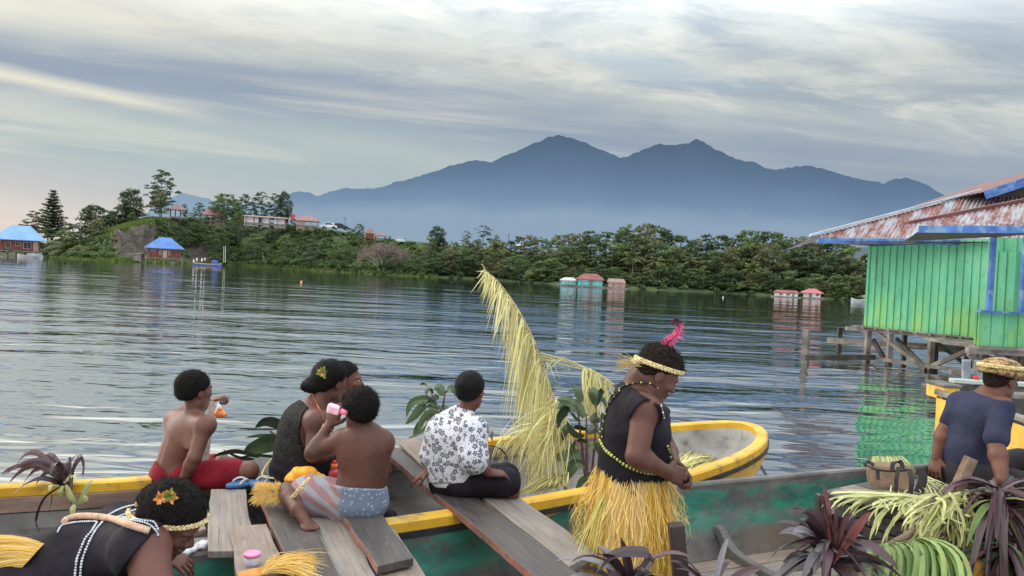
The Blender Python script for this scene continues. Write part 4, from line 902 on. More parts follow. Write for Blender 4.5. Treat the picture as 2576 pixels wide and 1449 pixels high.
sbar('brace', q1 + (-.9, .4, -.1), q0 + (.7, .4, -.6), .09); sbar('tie_beam', q0 + (-.1, .45, -.5), q1 + (0, .45, -.42), .1)
# old jetty frame left of the house
JF = thing('jetty_frame', 'broken jetty frame of grey posts and beams left of the green house', 'jetty', Pz(2026, 912, 0))
def jb(name, a, c, w, m=m_weath, h=None): b = MB(); b.bar(a, c, w, h); return b.build(name, m, JF, bevel=.006)
pz = Pz(2026, 911, 0); jb('post', pz + (0, 0, -.8), P(2029, 829, 17.6), .13)
e_ = W(.12, -.1) + (0, 0, .13); jb('beam', pz + (-.1, -.1, .12), e_, .13, m_weathd, .12)
p2 = Pz(2110, 876, 0); jb('post', p2 + (0, 0, -.8), p2 + (0, 0, .62), .12, m_weathd)
jb('beam', P(2083, 856, 21.5), W(.45, 2.2) + (0, 0, .42), .14, h=.16); jb('beam', P(2130, 826, 20), W(.02, .1) + (0, 0, .80), .10)
# ================================================================ boats
def loop_normals(L):
    L = [np.asarray(q, float) for q in L]; out = []; ctr = np.mean(L, 0)
    for i in range(len(L)):
        t = nz((L[min(i + 1, len(L) - 1)] - L[max(i - 1, 0)]) * (1, 1, 0)); out.append(np.array([t[1], -t[0], 0]))
    i = len(L) // 2
    if out[i].dot(L[i] - ctr) < 0: out = [-q for q in out]
    return out
def sweep(b, L, N, prof, closed=True, mi=0):
    k = len(prof); vs = [q + n * o + np.array([0, 0, z]) for q, n in zip(L, N) for (o, z) in prof]; m = len(L)
    fs = [(i * k + j, i * k + (j + 1) % k, (i + 1) * k + (j + 1) % k, (i + 1) * k + j) for i in range(m - 1) for j in range(k if closed else k - 1)]
    if closed: fs += [tuple(range(k))[::-1], tuple(range((m - 1) * k, m * k))]
    b.add(vs, fs, mi=mi)
m_hullin, nt, bs = newmat('weathered_hull_inside')
n1 = nt.ramp(nt.noise(nt.coords('Object'), 3.2, 9, .65), [(0.3, (0.065, 0.060, 0.058)), (0.5, (0.125, 0.118, 0.112)), (0.72, (0.22, 0.205, 0.19))])
n2 = nt.ramp(nt.noise(nt.coords('Object', (1, 1, 2)), 6, 8, .7), [(0.60, 0.0), (0.72, 0.5)])
nt.l.new(nt.mix(n2, n1, (0.035, 0.03, 0.028)), bs.inputs['Base Color']); bs.inputs['Roughness'].default_value = .7
nt.l.new(nt.bump(nt.noise(nt.coords('Object'), 25, 8), .35, .01), bs.inputs['Normal'])
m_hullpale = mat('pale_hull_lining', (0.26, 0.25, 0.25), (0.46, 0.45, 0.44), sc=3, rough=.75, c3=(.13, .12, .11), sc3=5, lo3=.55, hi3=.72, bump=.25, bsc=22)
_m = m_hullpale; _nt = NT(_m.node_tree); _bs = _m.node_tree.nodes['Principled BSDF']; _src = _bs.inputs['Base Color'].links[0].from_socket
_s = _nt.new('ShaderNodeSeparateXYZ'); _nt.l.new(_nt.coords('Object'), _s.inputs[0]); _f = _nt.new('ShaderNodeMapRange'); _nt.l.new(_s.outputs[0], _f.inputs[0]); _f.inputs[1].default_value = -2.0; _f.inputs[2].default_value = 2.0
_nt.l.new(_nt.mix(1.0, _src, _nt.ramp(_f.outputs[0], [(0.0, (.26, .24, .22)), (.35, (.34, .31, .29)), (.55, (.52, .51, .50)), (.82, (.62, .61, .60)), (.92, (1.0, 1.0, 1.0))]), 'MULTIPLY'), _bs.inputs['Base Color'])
m_hullgreen, nt, bs = newmat('worn_green_grey_hull')
g1 = nt.ramp(nt.noise(nt.coords('Object'), 3.0, 9, .65), [(0.3, (0.045, 0.042, 0.042)), (0.5, (0.105, 0.10, 0.096)), (0.72, (0.21, 0.195, 0.18))])
sp_ = nt.new('ShaderNodeSeparateXYZ'); nt.l.new(nt.coords('Object'), sp_.inputs[0])
zz = nt.ramp(nt.math('ADD', sp_.outputs[2], nt.math('MULTIPLY', nt.math('SUBTRACT', nt.noise(nt.coords('Object'), 4, 4), .5), .12)), [(0.30, 0.0), (0.36, 1.0), (0.545, 1.0), (0.57, 0.0)])
pn = nt.ramp(nt.noise(nt.coords('Object', (1, 1, 2.2)), 3.4, 10, .72), [(0.40, 0.0), (0.53, 0.95)])
gc = nt.ramp(nt.noise(nt.coords('Object', (1, 1, 2.5)), 8, 6), [(0.3, (0.018, 0.10, 0.082)), (0.6, (0.022, 0.20, 0.135)), (0.8, (0.035, 0.30, 0.18))])
br = nt.math('MULTIPLY', nt.ramp(nt.noise(nt.coords('Object', (1, 1, .8)), 2.4, 8, .7), [(0.48, 0.0), (0.66, .75)]), nt.ramp(sp_.outputs[2], [(0.30, 1.0), (0.42, 0.0)])); g1 = nt.mix(br, g1, (0.17, 0.115, 0.08))
scr = nt.ramp(nt.noise(nt.coords('Object', (1.2, 1.2, 14)), 9, 5, .6), [(0.66, 0.0), (0.72, .6)]); g1 = nt.mix(scr, g1, (0.30, 0.29, 0.27))
nt.l.new(nt.mix(nt.math('MULTIPLY', zz, pn), g1, gc), bs.inputs['Base Color']); bs.inputs['Roughness'].default_value = .62
nt.l.new(nt.bump(nt.noise(nt.coords('Object'), 22, 8), .4, .012), bs.inputs['Normal'])
m_black = mat('black_rubber', (0.012, 0.012, 0.013), (0.035, 0.033, 0.035), sc=8, rough=.6)
m_inwale = mat('brown_inwale_wood', (0.15, 0.09, 0.07), (0.30, 0.20, 0.16), sc=5, st=(.5, .5, 3), rough=.8, bump=.3, bsc=20)
def wood(name, d, l, stain=None, rough=.6):
    m, nt, bs = newmat(name)
    oi = nt.new('ShaderNodeObjectInfo'); mp = nt.new('ShaderNodeMapping'); tc = nt.new('ShaderNodeTexCoord'); nt.l.new(tc.outputs['Object'], mp.inputs[0])
    cmb = nt.new('ShaderNodeCombineXYZ'); nt.l.new(nt.math('MULTIPLY', oi.outputs['Random'], 40), cmb.inputs[0]); nt.l.new(nt.math('MULTIPLY', oi.outputs['Random'], 17), cmb.inputs[1]); nt.l.new(cmb.outputs[0], mp.inputs['Location'])
    def st(x, y): q = nt.new('ShaderNodeMapping'); nt.l.new(mp.outputs[0], q.inputs[0]); q.inputs['Scale'].default_value = (x, y, 8); return q.outputs[0]
    gr_ = nt.noise(st(1.3, 26), 2, 8, .7, .3); bl = nt.noise(st(1.2, 3.2), 2.2, 6, .6)
    f = nt.math('ADD', nt.math('MULTIPLY', gr_, .55), nt.math('MULTIPLY', bl, .45))
    c = nt.ramp(f, [(0.32, d), (0.5, tuple((a + b) / 2 for a, b in zip(d, l))), (0.66, l)])
    sc_ = nt.ramp(nt.noise(st(2.5, 5), 3, 10, .75), [(0.58, 0.0), (0.68, 0.8)]); c = nt.mix(sc_, c, stain or tuple(q * .4 for q in d))
    cr = nt.ramp(nt.noise(st(.7, 60), 2, 3, .5), [(0.30, 1.0), (0.36, 0.0)]); c = nt.mix(nt.math('MULTIPLY', cr, .7), c, tuple(q * .25 for q in d))
    nt.l.new(c, bs.inputs['Base Color']); nt.l.new(nt.ramp(bl, [(0.3, rough - .15), (0.7, rough + .15)]), bs.inputs['Roughness'])
    nt.l.new(nt.bump(gr_, .45, .006), bs.inputs['Normal']); return m
m_plkd = wood('dark_plank', (0.030, 0.025, 0.024), (0.105, 0.092, 0.088), (0.19, .17, .16), .5)
m_plkl = wood('light_plank', (0.11, 0.090, 0.080), (0.32, 0.28, 0.25), (0.09, .075, .065))
m_plkb = wood('brown_plank', (0.15, 0.105, 0.085), (0.32, 0.25, 0.21), (0.08, .06, .05))
m_rededge = mat('red_painted_edge', (0.20, 0.075, 0.06), (0.33, 0.15, 0.125), sc=9, rough=.8, c3=(.12, .10, .09), sc3=12, lo3=.52, hi3=.62)
# ---- yellow rimmed canoe
fz, nzr = .60, .60
fr_px = [(390, 1207, .60), (800, 1158, .60), (1216, 1112, .60), (1450, 1090, .61), (1690, 1073, .63), (1800, 1066, .65), (1862, 1067, .67)]
bow = [(1903, 1078, .68), (1917, 1097, .68), (1905, 1122, .67), (1860, 1150, .65)]
nr_px = [(1790, 1177, .64), (1700, 1203, .62), (1480, 1237, .60), (1300, 1269, .60), (970, 1319, .60)]
FA = [Pz(0, 1230, .6)]; FA = [FA[0] + (FA[0] - Pz(390, 1207, .6)) * 2.0] + FA
LA = FA + [Pz(*q) for q in fr_px + bow + nr_px]; ne = LA[-1]; dd = nz(ne - LA[-2]); LA += [Pz(700, 1350, .6), Pz(440, 1378, .6), Pz(0, 1428, .6), Pz(-700, 1500, .6)]
LA = spline(LA, 6); NA = loop_normals(LA)
CA = thing('yellow_rimmed_canoe', 'long grey canoe with a yellow painted rim and a rounded yellow bow', 'canoe', Pz(1300, 1200, 0))
b = MB(); sweep(b, LA, NA, [(-.04, .012), (-.03, .02), (.03, .02), (.042, .01), (.042, -.035), (-.035, -.035)]); b.m = [1 if (np.mean([b.v[i][0] for i in f]) < -.95 and np.mean([b.v[i][1] for i in f]) < 3.45) else 0 for f in b.f]; b.build('gunwale', [m_yel, m_hullin], CA, smooth=False)
b = MB(); sweep(b, LA, NA, [(.02, -.032), (.052, -.034), (.052, -.062), (.02, -.064)]); b.build('rub_rail', m_black, CA)
b = MB(); sweep(b, LA, NA, [(.036, -.055), (.028, -.12), (.0, -.20), (-.045, -.26)], closed=False); b.m = [1 if (np.mean([b.v[i][0] for i in f]) < -.95 and np.mean([b.v[i][1] for i in f]) < 3.45) else 0 for f in b.f]; b.build('strake', [m_yel, m_hullin], CA, smooth=True)
b = MB(); sweep(b, LA, NA, [(-.044, -.258), (-.14, -.45), (-.26, -.72)], closed=False); b.build('hull', m_hullin, CA, smooth=True)
b = MB(); sweep(b, LA, NA, [(-.032, -.01), (-.045, -.10), (-.085, -.20), (-.14, -.262)], closed=False)
fl = [q + n * -.138 + (0, 0, -.26) for q, n in zip(LA, NA)]
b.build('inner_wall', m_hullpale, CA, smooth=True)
b = MB(); k = len(fl); h2 = k // 2
for i in range(h2 - 1): b.quad(fl[i] * (1, 1, 0) + (0, 0, .345), fl[i + 1] * (1, 1, 0) + (0, 0, .345), fl[k - 2 - i] * (1, 1, 0) + (0, 0, .345), fl[k - 1 - i] * (1, 1, 0) + (0, 0, .345))
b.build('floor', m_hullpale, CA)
i1 = next(i for i, q in enumerate(LA) if q[0] > 1.2)
b = MB(); sweep(b, LA[:i1], NA[:i1], [(-.04, -.034), (-.062, -.034), (-.062, -.105), (-.04, -.105)]); b.build('inwale', m_inwale, CA)
b = MB(); i0 = next(i for i, q in enumerate(LA) if q[0] > -1.9); sweep(b, LA[:i0], NA[:i0], [(-.066, -.11), (-.09, -.25), (-.10, -.262)], closed=False); b.build('dark_lining', m_hullin, CA)
# ---- worn green-grey canoe
LB = [Pz(*q) for q in [(440, 1399, .58), (700, 1368, .58), (975, 1331, .58), (1150, 1305, .58), (1470, 1249, .58), (1720, 1222, .585), (1900, 1205, .59), (2130, 1184, .60), (2350, 1172, .61), (2576, 1166, .62)]]
LB = [LB[0] + (LB[0] - LB[1]) * 5 + (0, -.1, 0)] + LB; LB.append(LB[-1] + (LB[-1] - LB[-2]) * 1.2)
LB = spline(LB, 5); NB = loop_normals(LB); NB = [n if n[1] > 0 else -n for n in NB]
CBt = thing('worn_green_canoe', 'wide worn grey canoe with flaking green paint inside, in front of the yellow rimmed canoe', 'canoe', Pz(1300, 1350, 0))
b = MB(); sweep(b, LB, NB, [(-.028, .0), (-.02, .012), (.018, .012), (.024, .0), (.022, -.03), (-.026, -.03)]); b.build('gunwale', m_hullin, CBt)
WID = 1.62
LN = [q - n * (WID + .02 * math.sin(i)) for i, (q, n) in enumerate(zip(LB, NB))]
b = MB(); sweep(b, LN, [-n for n in NB], [(-.028, .0), (-.02, .012), (.018, .012), (.024, .0), (.022, -.03), (-.026, -.03)]); b.build('gunwale', m_hullin, CBt)
b = MB(); sweep(b, LB, NB, [(.02, -.03), (.0, -.2), (-.10, -.45), (-.24, -.72)], closed=False); sweep(b, LN, [-n for n in NB], [(.02, -.03), (.0, -.2), (-.10, -.45), (-.24, -.72)], closed=False); b.build('hull', m_hullin, CBt, smooth=True)
b = MB()
for L_, N_ in ((LB, NB), (LN, [-n for n in NB])): sweep(b, L_, N_, [(-.022, -.005), (-.035, -.06), (-.038, -.13), (-.05, -.20), (-.056, -.205), (-.075, -.32), (-.13, -.42)], closed=False)
b.build('inner_wall', m_hullgreen, CBt, smooth=True)
b = MB()
for i in range(len(LB) - 1): b.quad((LB[i] - NB[i] * .12) * (1, 1, 0) + (0, 0, .175), (LB[i + 1] - NB[i + 1] * .12) * (1, 1, 0) + (0, 0, .175), (LN[i + 1] + NB[i + 1] * .12) * (1, 1, 0) + (0, 0, .175), (LN[i] + NB[i] * .12) * (1, 1, 0) + (0, 0, .175))
b.build('bilge', m_weathd, CBt)
def local_board(name, quad, thick, m, parent=None, edge=None, bevel=.004):
    """board: quad = far-left, far-right, near-right, near-left world corners of its top"""
    FLc, FRc, NR, NL = [np.asarray(q, float) for q in quad]; x = nz((NR + NL) / 2 - (FLc + FRc) / 2); z = np.array([0, 0, 1.0]); z = nz(z - x * x[2]); y = np.cross(z, x); o = (FLc + FRc + NR + NL) / 4
    loc = lambda p: np.array([(p - o).dot(x), (p - o).dot(y), (p - o).dot(z)])
    b = MB(); top = [loc(q) for q in (FLc, FRc, NR, NL)]; S = 8; rs = random.Random(name + str(o[0]))
    L_ = [top[0] + (top[3] - top[0]) * i / S for i in range(S + 1)]; R_ = [top[1] + (top[2] - top[1]) * i / S for i in range(S + 1)]
    wob = [rs.uniform(-.004, .004) for _ in range(S + 1)]; zb = [rs.uniform(-.002, .002) for _ in range(S + 1)]
    vs = []
    for i in range(S + 1):
        a_, c_ = L_[i] + (rs.uniform(-.004, .004) if i in (0, S) else 0, wob[i], zb[i]), R_[i] + (rs.uniform(-.004, .004) if i in (0, S) else 0, wob[S - i], zb[i])
        vs += [a_, c_, c_ - (0, 0, thick), a_ - (0, 0, thick)]
    for i in range(S):
        for j in range(4): b.add([vs[4 * i + j], vs[4 * i + (j + 1) % 4], vs[4 * i + 4 + (j + 1) % 4], vs[4 * i + 4 + j]], [(0, 1, 2, 3)], mi=(1 if (edge and j == 3) else 0))
    b.add(vs[:4], [(3, 2, 1, 0)]); b.add(vs[-4:], [(0, 1, 2, 3)])
    o_ = b.build(name, [m, edge] if edge else m, parent)
    bm_ = o_.data
    M = Matrix(((x[0], y[0], z[0], o[0]), (x[1], y[1], z[1], o[1]), (x[2], y[2], z[2], o[2]), (0, 0, 0, 1)))
    if parent is None: o_.matrix_world = M
    else: o_.matrix_basis = M
    import bmesh
    q = bmesh.new(); q.from_mesh(bm_); bmesh.ops.remove_doubles(q, verts=q.verts, dist=1e-5); bmesh.ops.recalc_face_normals(q, faces=q.faces); q.to_mesh(bm_); q.free()
    if bevel: bv = o_.modifiers.new('Bevel', 'BEVEL'); bv.width = bevel; bv.segments = 2; bv.limit_method = 'ANGLE'
    return o_
# floor boards of the green canoe
iA = min(range(len(LB)), key=lambda i: abs(LB[i][0] - .3)); iB = min(range(len(LB)), key=lambda i: abs(LB[i][0] - 4.6))
for k in range(9):
    o1, o2 = .17 + k * .135, .17 + k * .135 + .122; zf = .205 + .004 * (k % 2)
    A_, B_ = LB[iA] - NB[iA] * o1, LB[iB] - NB[iB] * o1; C_, D_ = LB[iB] - NB[iB] * o2, LB[iA] - NB[iA] * o2
    mid = LB[(iA + iB) // 2]; nm = NB[(iA + iB) // 2]
    for s, (P0, P1_, P2_, P3_) in enumerate(((A_, mid - nm * o1, mid - nm * o2, D_), (mid - nm * o1, B_, C_, mid - nm * o2))):
        sh = nz((P1_ - P0) * (1, 1, 0)) * .004
        local_board('floor_board', [P0 * (1, 1, 0) + (0, 0, zf) + sh, P3_ * (1, 1, 0) + (0, 0, zf) + sh, P2_ * (1, 1, 0) + (0, 0, zf) - sh, P1_ * (1, 1, 0) + (0, 0, zf) - sh], .02, m_plkl if (k + s) % 3 else m_plkb, CBt)
# rib frame
b = MB(); r0 = Pz(1764, 1312, .42); i = min(range(len(LB)), key=lambda i: abs(LB[i][0] - 1.24)); n_ = NB[i]; tg = nz((LB[i + 1] - LB[i]) * (1, 1, 0)); base = LB[i]
pts = spline([base - n_ * .035 + (0, 0, -.26), base - n_ * .10 + (0, 0, -.27), base - n_ * .17 + (0, 0, -.33), base - n_ * .30 + (0, 0, -.365), base - n_ * .60 + (0, 0, -.37)], 4)
for q in range(len(pts) - 1): b.bar(pts[q], pts[q + 1] + nz(pts[q + 1] - pts[q]) * .012, .055, .06)
b.build('rib', m_hullin, CBt, bevel=.01)
# ---- planks laid across the canoes
def plank(label, c, z, thick, m, edge=None, grp='loose planks laid across the canoes'):
    FLp, FRp, NRp, NLp = [Pz(px, py, z) for px, py in c]
    o = local_board('plank', [FLp, FRp, NRp, NLp], thick, m, None, edge); return tag(o, label, 'plank', grp)
plank('light short plank at the left, between the boy in red shorts and the bending woman', [(529, 1231), (619, 1231), (634, 1330), (585, 1386)][:2] + [(640, 1384), (523, 1386)], .640, .03, m_plkl)
plank('weathered short plank carrying the pink tub', [(577, 1323), (672, 1317), (735, 1470), (602, 1480)], .655, .032, m_plkb)
plank('dark plank with a red painted left edge under the flip flops', [(607, 1150), (704, 1140), (875, 1490), (760, 1490)], .648, .03, m_plkd, m_rededge)
plank('pale worn plank in front of the shirtless boy in patterned shorts', [(752, 1286), (857, 1290), (965, 1480), (850, 1480)], .636, .03, m_plkl)
plank('short dark plank with a red edge lying on top at the shirtless boy\'s right', [(856, 1286), (945, 1272), (1040, 1403), (951, 1425)], .672, .034, m_plkd, m_rededge)
plank('dark plank underneath the short red edged one', [(900, 1320), (985, 1320), (1095, 1480), (975, 1480)], .630, .025, m_plkb)
plank('long dark plank with a red edge that the boy in the floral shirt sits on', [(938, 1112), (1052, 1138), (1500, 1475), (1396, 1490)], .646, .036, m_plkd, m_rededge)
plank('pale plank right of the long red edged plank, ending by the grass skirt', [(1150, 1200), (1236, 1200), (1500, 1388), (1432, 1424)], .640, .032, m_plkl)
plank('light brown plank behind the boy in the floral shirt', [(996, 1105), (1054, 1101), (1158, 1185), (1085, 1190)], .668, .02, m_plkb)
plank('grey plank under the seated woman in the black tank top', [(690, 1120), (800, 1112), (870, 1290), (745, 1290)], .634, .028, m_plkd)
plank('narrow plank under the sitting boy in red shorts', [(360, 1228), (450, 1220), (520, 1330), (460, 1345)], .630, .025, m_plkb)
# ---- slatted platform in the right half of the green canoe
PF = thing('slatted_platform', 'low platform of brown boards in the green canoe carrying the bag', 'platform', Pz(2250, 1300, .3))
c4 = [Pz(2066, 1235, .60), Pz(2262, 1196, .60), Pz(2560, 1262, .60), Pz(2350, 1326, .60)]
for k in range(5):
    a0, a1 = k / 5 + .006, (k + 1) / 5 - .006; L0, L1 = c4[0] + (c4[1] - c4[0]) * a0, c4[0] + (c4[1] - c4[0]) * a1; R0, R1 = c4[3] + (c4[2] - c4[3]) * a0, c4[3] + (c4[2] - c4[3]) * a1
    local_board('board', [L0, L1, R1, R0], .022, m_plkb if k % 2 else m_plkd, PF)
fd = c4[3] - c4[0]
b = MB(); b.bar(c4[0] + (0.02, .01, -.055), c4[3] + (0, .01, -.055), .04, .045); b.build('front_rail', m_plkd, PF)
b = MB(); b.bar(c4[0] + (0.05, .02, -.14), c4[3] + (0, .02, -.14), .04, .03); b.build('lower_rail', m_plkd, PF)
for s in (.04, .4, .8): q = c4[0] + fd * s + (0, .05, 0); b = MB(); b.bar(q + (0, 0, -.40), q + (0, 0, -.03), .05); b.build('leg', m_plkd, PF)
for s in (.3, .9): q = c4[1] + (c4[2] - c4[1]) * s + (0, -.05, 0); b = MB(); b.bar(q + (0, 0, -.40), q + (0, 0, -.03), .05); b.build('leg', m_plkd, PF)
# ---- yellow boat at the right edge
YB = thing('yellow_boat', 'bright yellow wooden boat with pale rails behind the man in the navy shirt', 'boat', Pz(2500, 1180, 0))
LY = [Pz(2800, 1150, .87), Pz(2576, 1060, .87), Pz(2450, 1020, .87), Pz(2362, 992, .87), Pz(2372, 975, .87), Pz(2440, 966, .87), Pz(2620, 973, .87), Pz(3000, 1000, .87)]
LY = [q for i in range(len(LY) - 1) for q in (LY[i] + (LY[i + 1] - LY[i]) * t / 3 for t in range(3))] + [LY[-1]]; NY = loop_normals(LY)
if NY[4][0] > 0: NY = [-n for n in NY]
b = MB(); sweep(b, LY, NY, [(.02, -.03), (.015, -.35), (-.02, -.6), (-.08, -.95)], closed=False); b.build('hull', m_yel, YB)
b = MB(); sweep(b, LY, NY, [(-.06, .0), (-.06, .03), (.04, .03), (.04, .0)]); b.build('gunwale', m_weath, YB)
b = MB(); sweep(b, LY, NY, [(.012, -.34), (.035, -.34), (.03, -.38), (.01, -.38)]); b.build('rub_rail', m_inwale, YB)
b = MB(); sweep(b, LY, NY, [(-.03, -.0), (-.05, -.3), (-.07, -.5)], closed=False); b.build('inner_wall', m_hullin, YB)
b = MB(); q = Pz(2366, 986, .87); b.box(q + (.03, .02, .0), (.15, 0, 0), (0, .3, 0), (0, 0, .12)); b.build('bow_block', m_yel, YB, bevel=.015)
b = MB(); b.box(q + (.03, .02, .075), (.17, 0, 0), (0, .32, 0), (0, 0, .03)); b.build('block_cap', m_hullin, YB, bevel=.008)
for px, py in ((2470, 985), (2560, 1000), (2640, 1010)): b = MB(); c = Pz(px, py, .80); b.box(c + (.5, .3, 0), (1.9, .1, 0), (0, .16, 0), (0, 0, .03)); b.build('thwart', m_weath, YB, bevel=.005)
b = MB(); c = Pz(2560, 966, .93); b.box(c + (0, 0, 0), (1.3, -.05, 0), (0, .1, 0), (0, 0, .04)); b.build('pale_plank', mat('mint_plank', (.34, .42, .38), (.5, .56, .52), sc=3), YB, bevel=.006)
MT = thing('motor_bracket', 'grey metal bracket with a small red light on the yellow boat', 'bracket', Pz(2445, 965, .9)); q = Pz(2445, 965, .9); m_metal = mat('grey_metal', (.2, .22, .25), (.4, .43, .47), sc=6, rough=.4, metal=.5)
for dx in (-.06, .05): b = MB(); b.bar(q + (dx, 0, 0), q + (dx * 1.2, 0, .24), .035, .08); b.build('plate', m_metal, MT, bevel=.006)
b = MB(); b.bar(q + (-.08, 0, .12), q + (.08, 0, .12), .03, .06); b.build('crossbar', m_metal, MT, bevel=.005)
b = MB(); b.ball(q + (.0, -.06, .06), .03, 5); b.build('light', mat('red_plastic', (.5, .01, .02), (.6, .02, .03)), MT, smooth=True)
b = MB(); q = Pz(1905, 1160, .3); b.tube([P(1898, 1148, 5.2), Pz(1945, 1196, .0) * (1, 1, 0) + (0, 0, -.1)], .012, 6); tag(b.build('mooring_rod', m_black), 'thin black mooring rod slanting from the yellow bow into the water', 'mooring rod')
# ================================================================ people
from mathutils.bvhtree import BVHTree
def skinmat(name, c, var=.25):
    m, nt, bs = newmat(name)
    n = nt.noise(nt.coords('Object'), 7, 5, .6); n2 = nt.noise(nt.coords('Object'), 55, 5, .6)
    col = nt.ramp(n, [(0.3, tuple(q * (1 - var) for q in c)), (0.7, (c[0] * (1 + var), c[1] * (1 + var * .9), c[2] * (1 + var * .85)))])
    col = nt.mix(nt.ramp(n2, [(0.45, 0.0), (0.8, 0.22)]), col, tuple(q * .5 for q in c))
    nt.l.new(col, bs.inputs['Base Color']); bs.inputs['Roughness'].default_value = .48; bs.inputs['Specular IOR Level'].default_value = .35
    nt.l.new(nt.bump(nt.noise(nt.coords('Object'), 140, 4), .10, .004), bs.inputs['Normal']); return m
m_sk1 = skinmat('skin_warm_brown', (0.160, 0.070, 0.050)); m_sk2 = skinmat('skin_deep_brown', (0.115, 0.047, 0.034)); m_sk3 = skinmat('skin_dark_brown', (0.105, 0.042, 0.030)); m_sk4 = skinmat('skin_reddish_brown', (0.135, 0.054, 0.038))
m_hair = mat('black_hair', (0.004, 0.0035, 0.0035), (0.018, 0.014, 0.013), sc=90, rough=.85, bump=.9, bsc=190, spec=.15)
m_hairb = mat('frizzy_brown_black_hair', (0.008, 0.006, 0.006), (0.035, 0.024, 0.02), sc=80, rough=.9, bump=.9, bsc=180, spec=.1)
m_hairs = mat('smooth_black_hair', (0.003, 0.0028, 0.003), (0.009, 0.008, 0.009), sc=40, rough=.72, bump=.6, bsc=90, bst=(3, 3, .4), spec=.18)
m_blk = mat('black_cloth', (0.008, 0.007, 0.010), (0.022, 0.018, 0.026), sc=8, rough=.85, bump=.9, bsc=15, spec=.2)
m_blk2 = mat('faded_black_knit', (0.014, 0.012, 0.013), (0.040, 0.036, 0.038), sc=70, rough=.95, bump=.4, bsc=110, spec=.2)
m_red = mat('red_shorts_cloth', (0.15, 0.006, 0.014), (0.27, 0.010, 0.024), sc=5, rough=.8, bump=1.0, bsc=17, spec=.25)
m_navy = mat('navy_tee_cloth', (0.024, 0.027, 0.055), (0.042, 0.046, 0.088), sc=5, rough=.9, bump=.9, bsc=14, spec=.2)
m_dkb = mat('dark_trousers', (0.010, 0.009, 0.014), (0.026, 0.022, 0.03), sc=6, rough=.9, bump=.2, bsc=60)
m_pale = mat('pale_blue_grey_tee', (0.30, 0.36, 0.40), (0.55, 0.60, 0.62), sc=9, rough=.85)
m_eye = mat('eye_white', (.5, .46, .42), (.6, .56, .52)); m_iris = mat('dark_iris', (.01, .006, .005), (.02, .012, .01), rough=.15)
m_nail = mat('nail', (.32, .18, .15), (.4, .24, .2), rough=.35)
# floral print: dark rosettes on white
m_flor, nt, bs = newmat('white_shirt_with_dark_flowers')
co = nt.coords('Object', (1, .55, 1)); vo = nt.new('ShaderNodeTexVoronoi', feature='F1'); nt.l.new(co, vo.inputs['Vector']); vo.inputs['Scale'].default_value = 33
vs_ = nt.new('ShaderNodeVectorMath', operation='SUBTRACT'); sc1 = nt.new('ShaderNodeVectorMath', operation='SCALE'); nt.l.new(co, sc1.inputs[0]); sc1.inputs['Scale'].default_value = 1
nt.l.new(co, vs_.inputs[0]); nt.l.new(vo.outputs['Position'], vs_.inputs[1]); sxyz = nt.new('ShaderNodeSeparateXYZ'); nt.l.new(vs_.outputs[0], sxyz.inputs[0])
ang = nt.math('ARCTAN2', sxyz.outputs[2], sxyz.outputs[0]); pet = nt.math('ADD', nt.math('MULTIPLY', nt.math('SINE', nt.math('MULTIPLY', ang, 5)), .085), vo.outputs['Distance'])
ring = nt.ramp(pet, [(0.0, 1.0), (0.09, 1.0), (0.11, 0.0), (0.17, 0.0), (0.20, 1.0), (0.42, 1.0), (0.44, 0.0)])
spk = nt.ramp(nt.noise(nt.coords('Object'), 95, 2), [(0.60, 0.0), (0.64, 0.8)])
nt.l.new(nt.mix(nt.math('MAXIMUM', nt.math('MULTIPLY', ring, .9), spk), (0.62, 0.62, 0.68), (0.030, 0.033, 0.065)), bs.inputs['Base Color']); bs.inputs['Roughness'].default_value = .85
# washed flag-like print shorts: faded red stripes one side, stars on blue the other
m_flag, nt, bs = newmat('faded_stars_and_stripes_cloth')
o_ = P(850, 1255, 3.4); dst = nt.coords('Object', loc=tuple(-o_)); sx_ = nt.new('ShaderNodeSeparateXYZ'); nt.l.new(dst, sx_.inputs[0])
wv = nt.math('SINE', nt.math('ADD', nt.math('ADD', nt.math('MULTIPLY', sx_.outputs[0], 62), nt.math('MULTIPLY', sx_.outputs[2], 105)), nt.math('MULTIPLY', nt.noise(nt.coords('Object'), 9, 2), 3)))
stp = nt.mix(nt.ramp(nt.math('ADD', nt.math('MULTIPLY', wv, .5), .5), [(0.45, 0.0), (0.55, 1.0)]), (0.30, 0.30, 0.33), (0.31, 0.17, 0.18))
vr = nt.new('ShaderNodeTexVoronoi'); nt.l.new(nt.coords('Object', (1, .5, 1)), vr.inputs['Vector']); vr.inputs['Scale'].default_value = 52
blu = nt.mix(nt.ramp(vr.outputs['Distance'], [(0.0, 1.0), (0.24, 1.0), (0.30, 0.0)]), (0.15, 0.19, 0.26), (0.34, 0.37, 0.43))
sel = nt.ramp(nt.math('ADD', sx_.outputs[0], nt.math('MULTIPLY', nt.noise(nt.coords('Object'), 6, 2), .06)), [(0.0, 0.0), (0.045, 0.0), (0.06, 1.0)])
nt.l.new(nt.mix(sel, stp, blu), bs.inputs['Base Color']); bs.inputs['Roughness'].default_value = .9
def ortho(f, u): f = nz(f); u = nz(u - f * np.dot(u, f)); return f, u, np.cross(f, u)
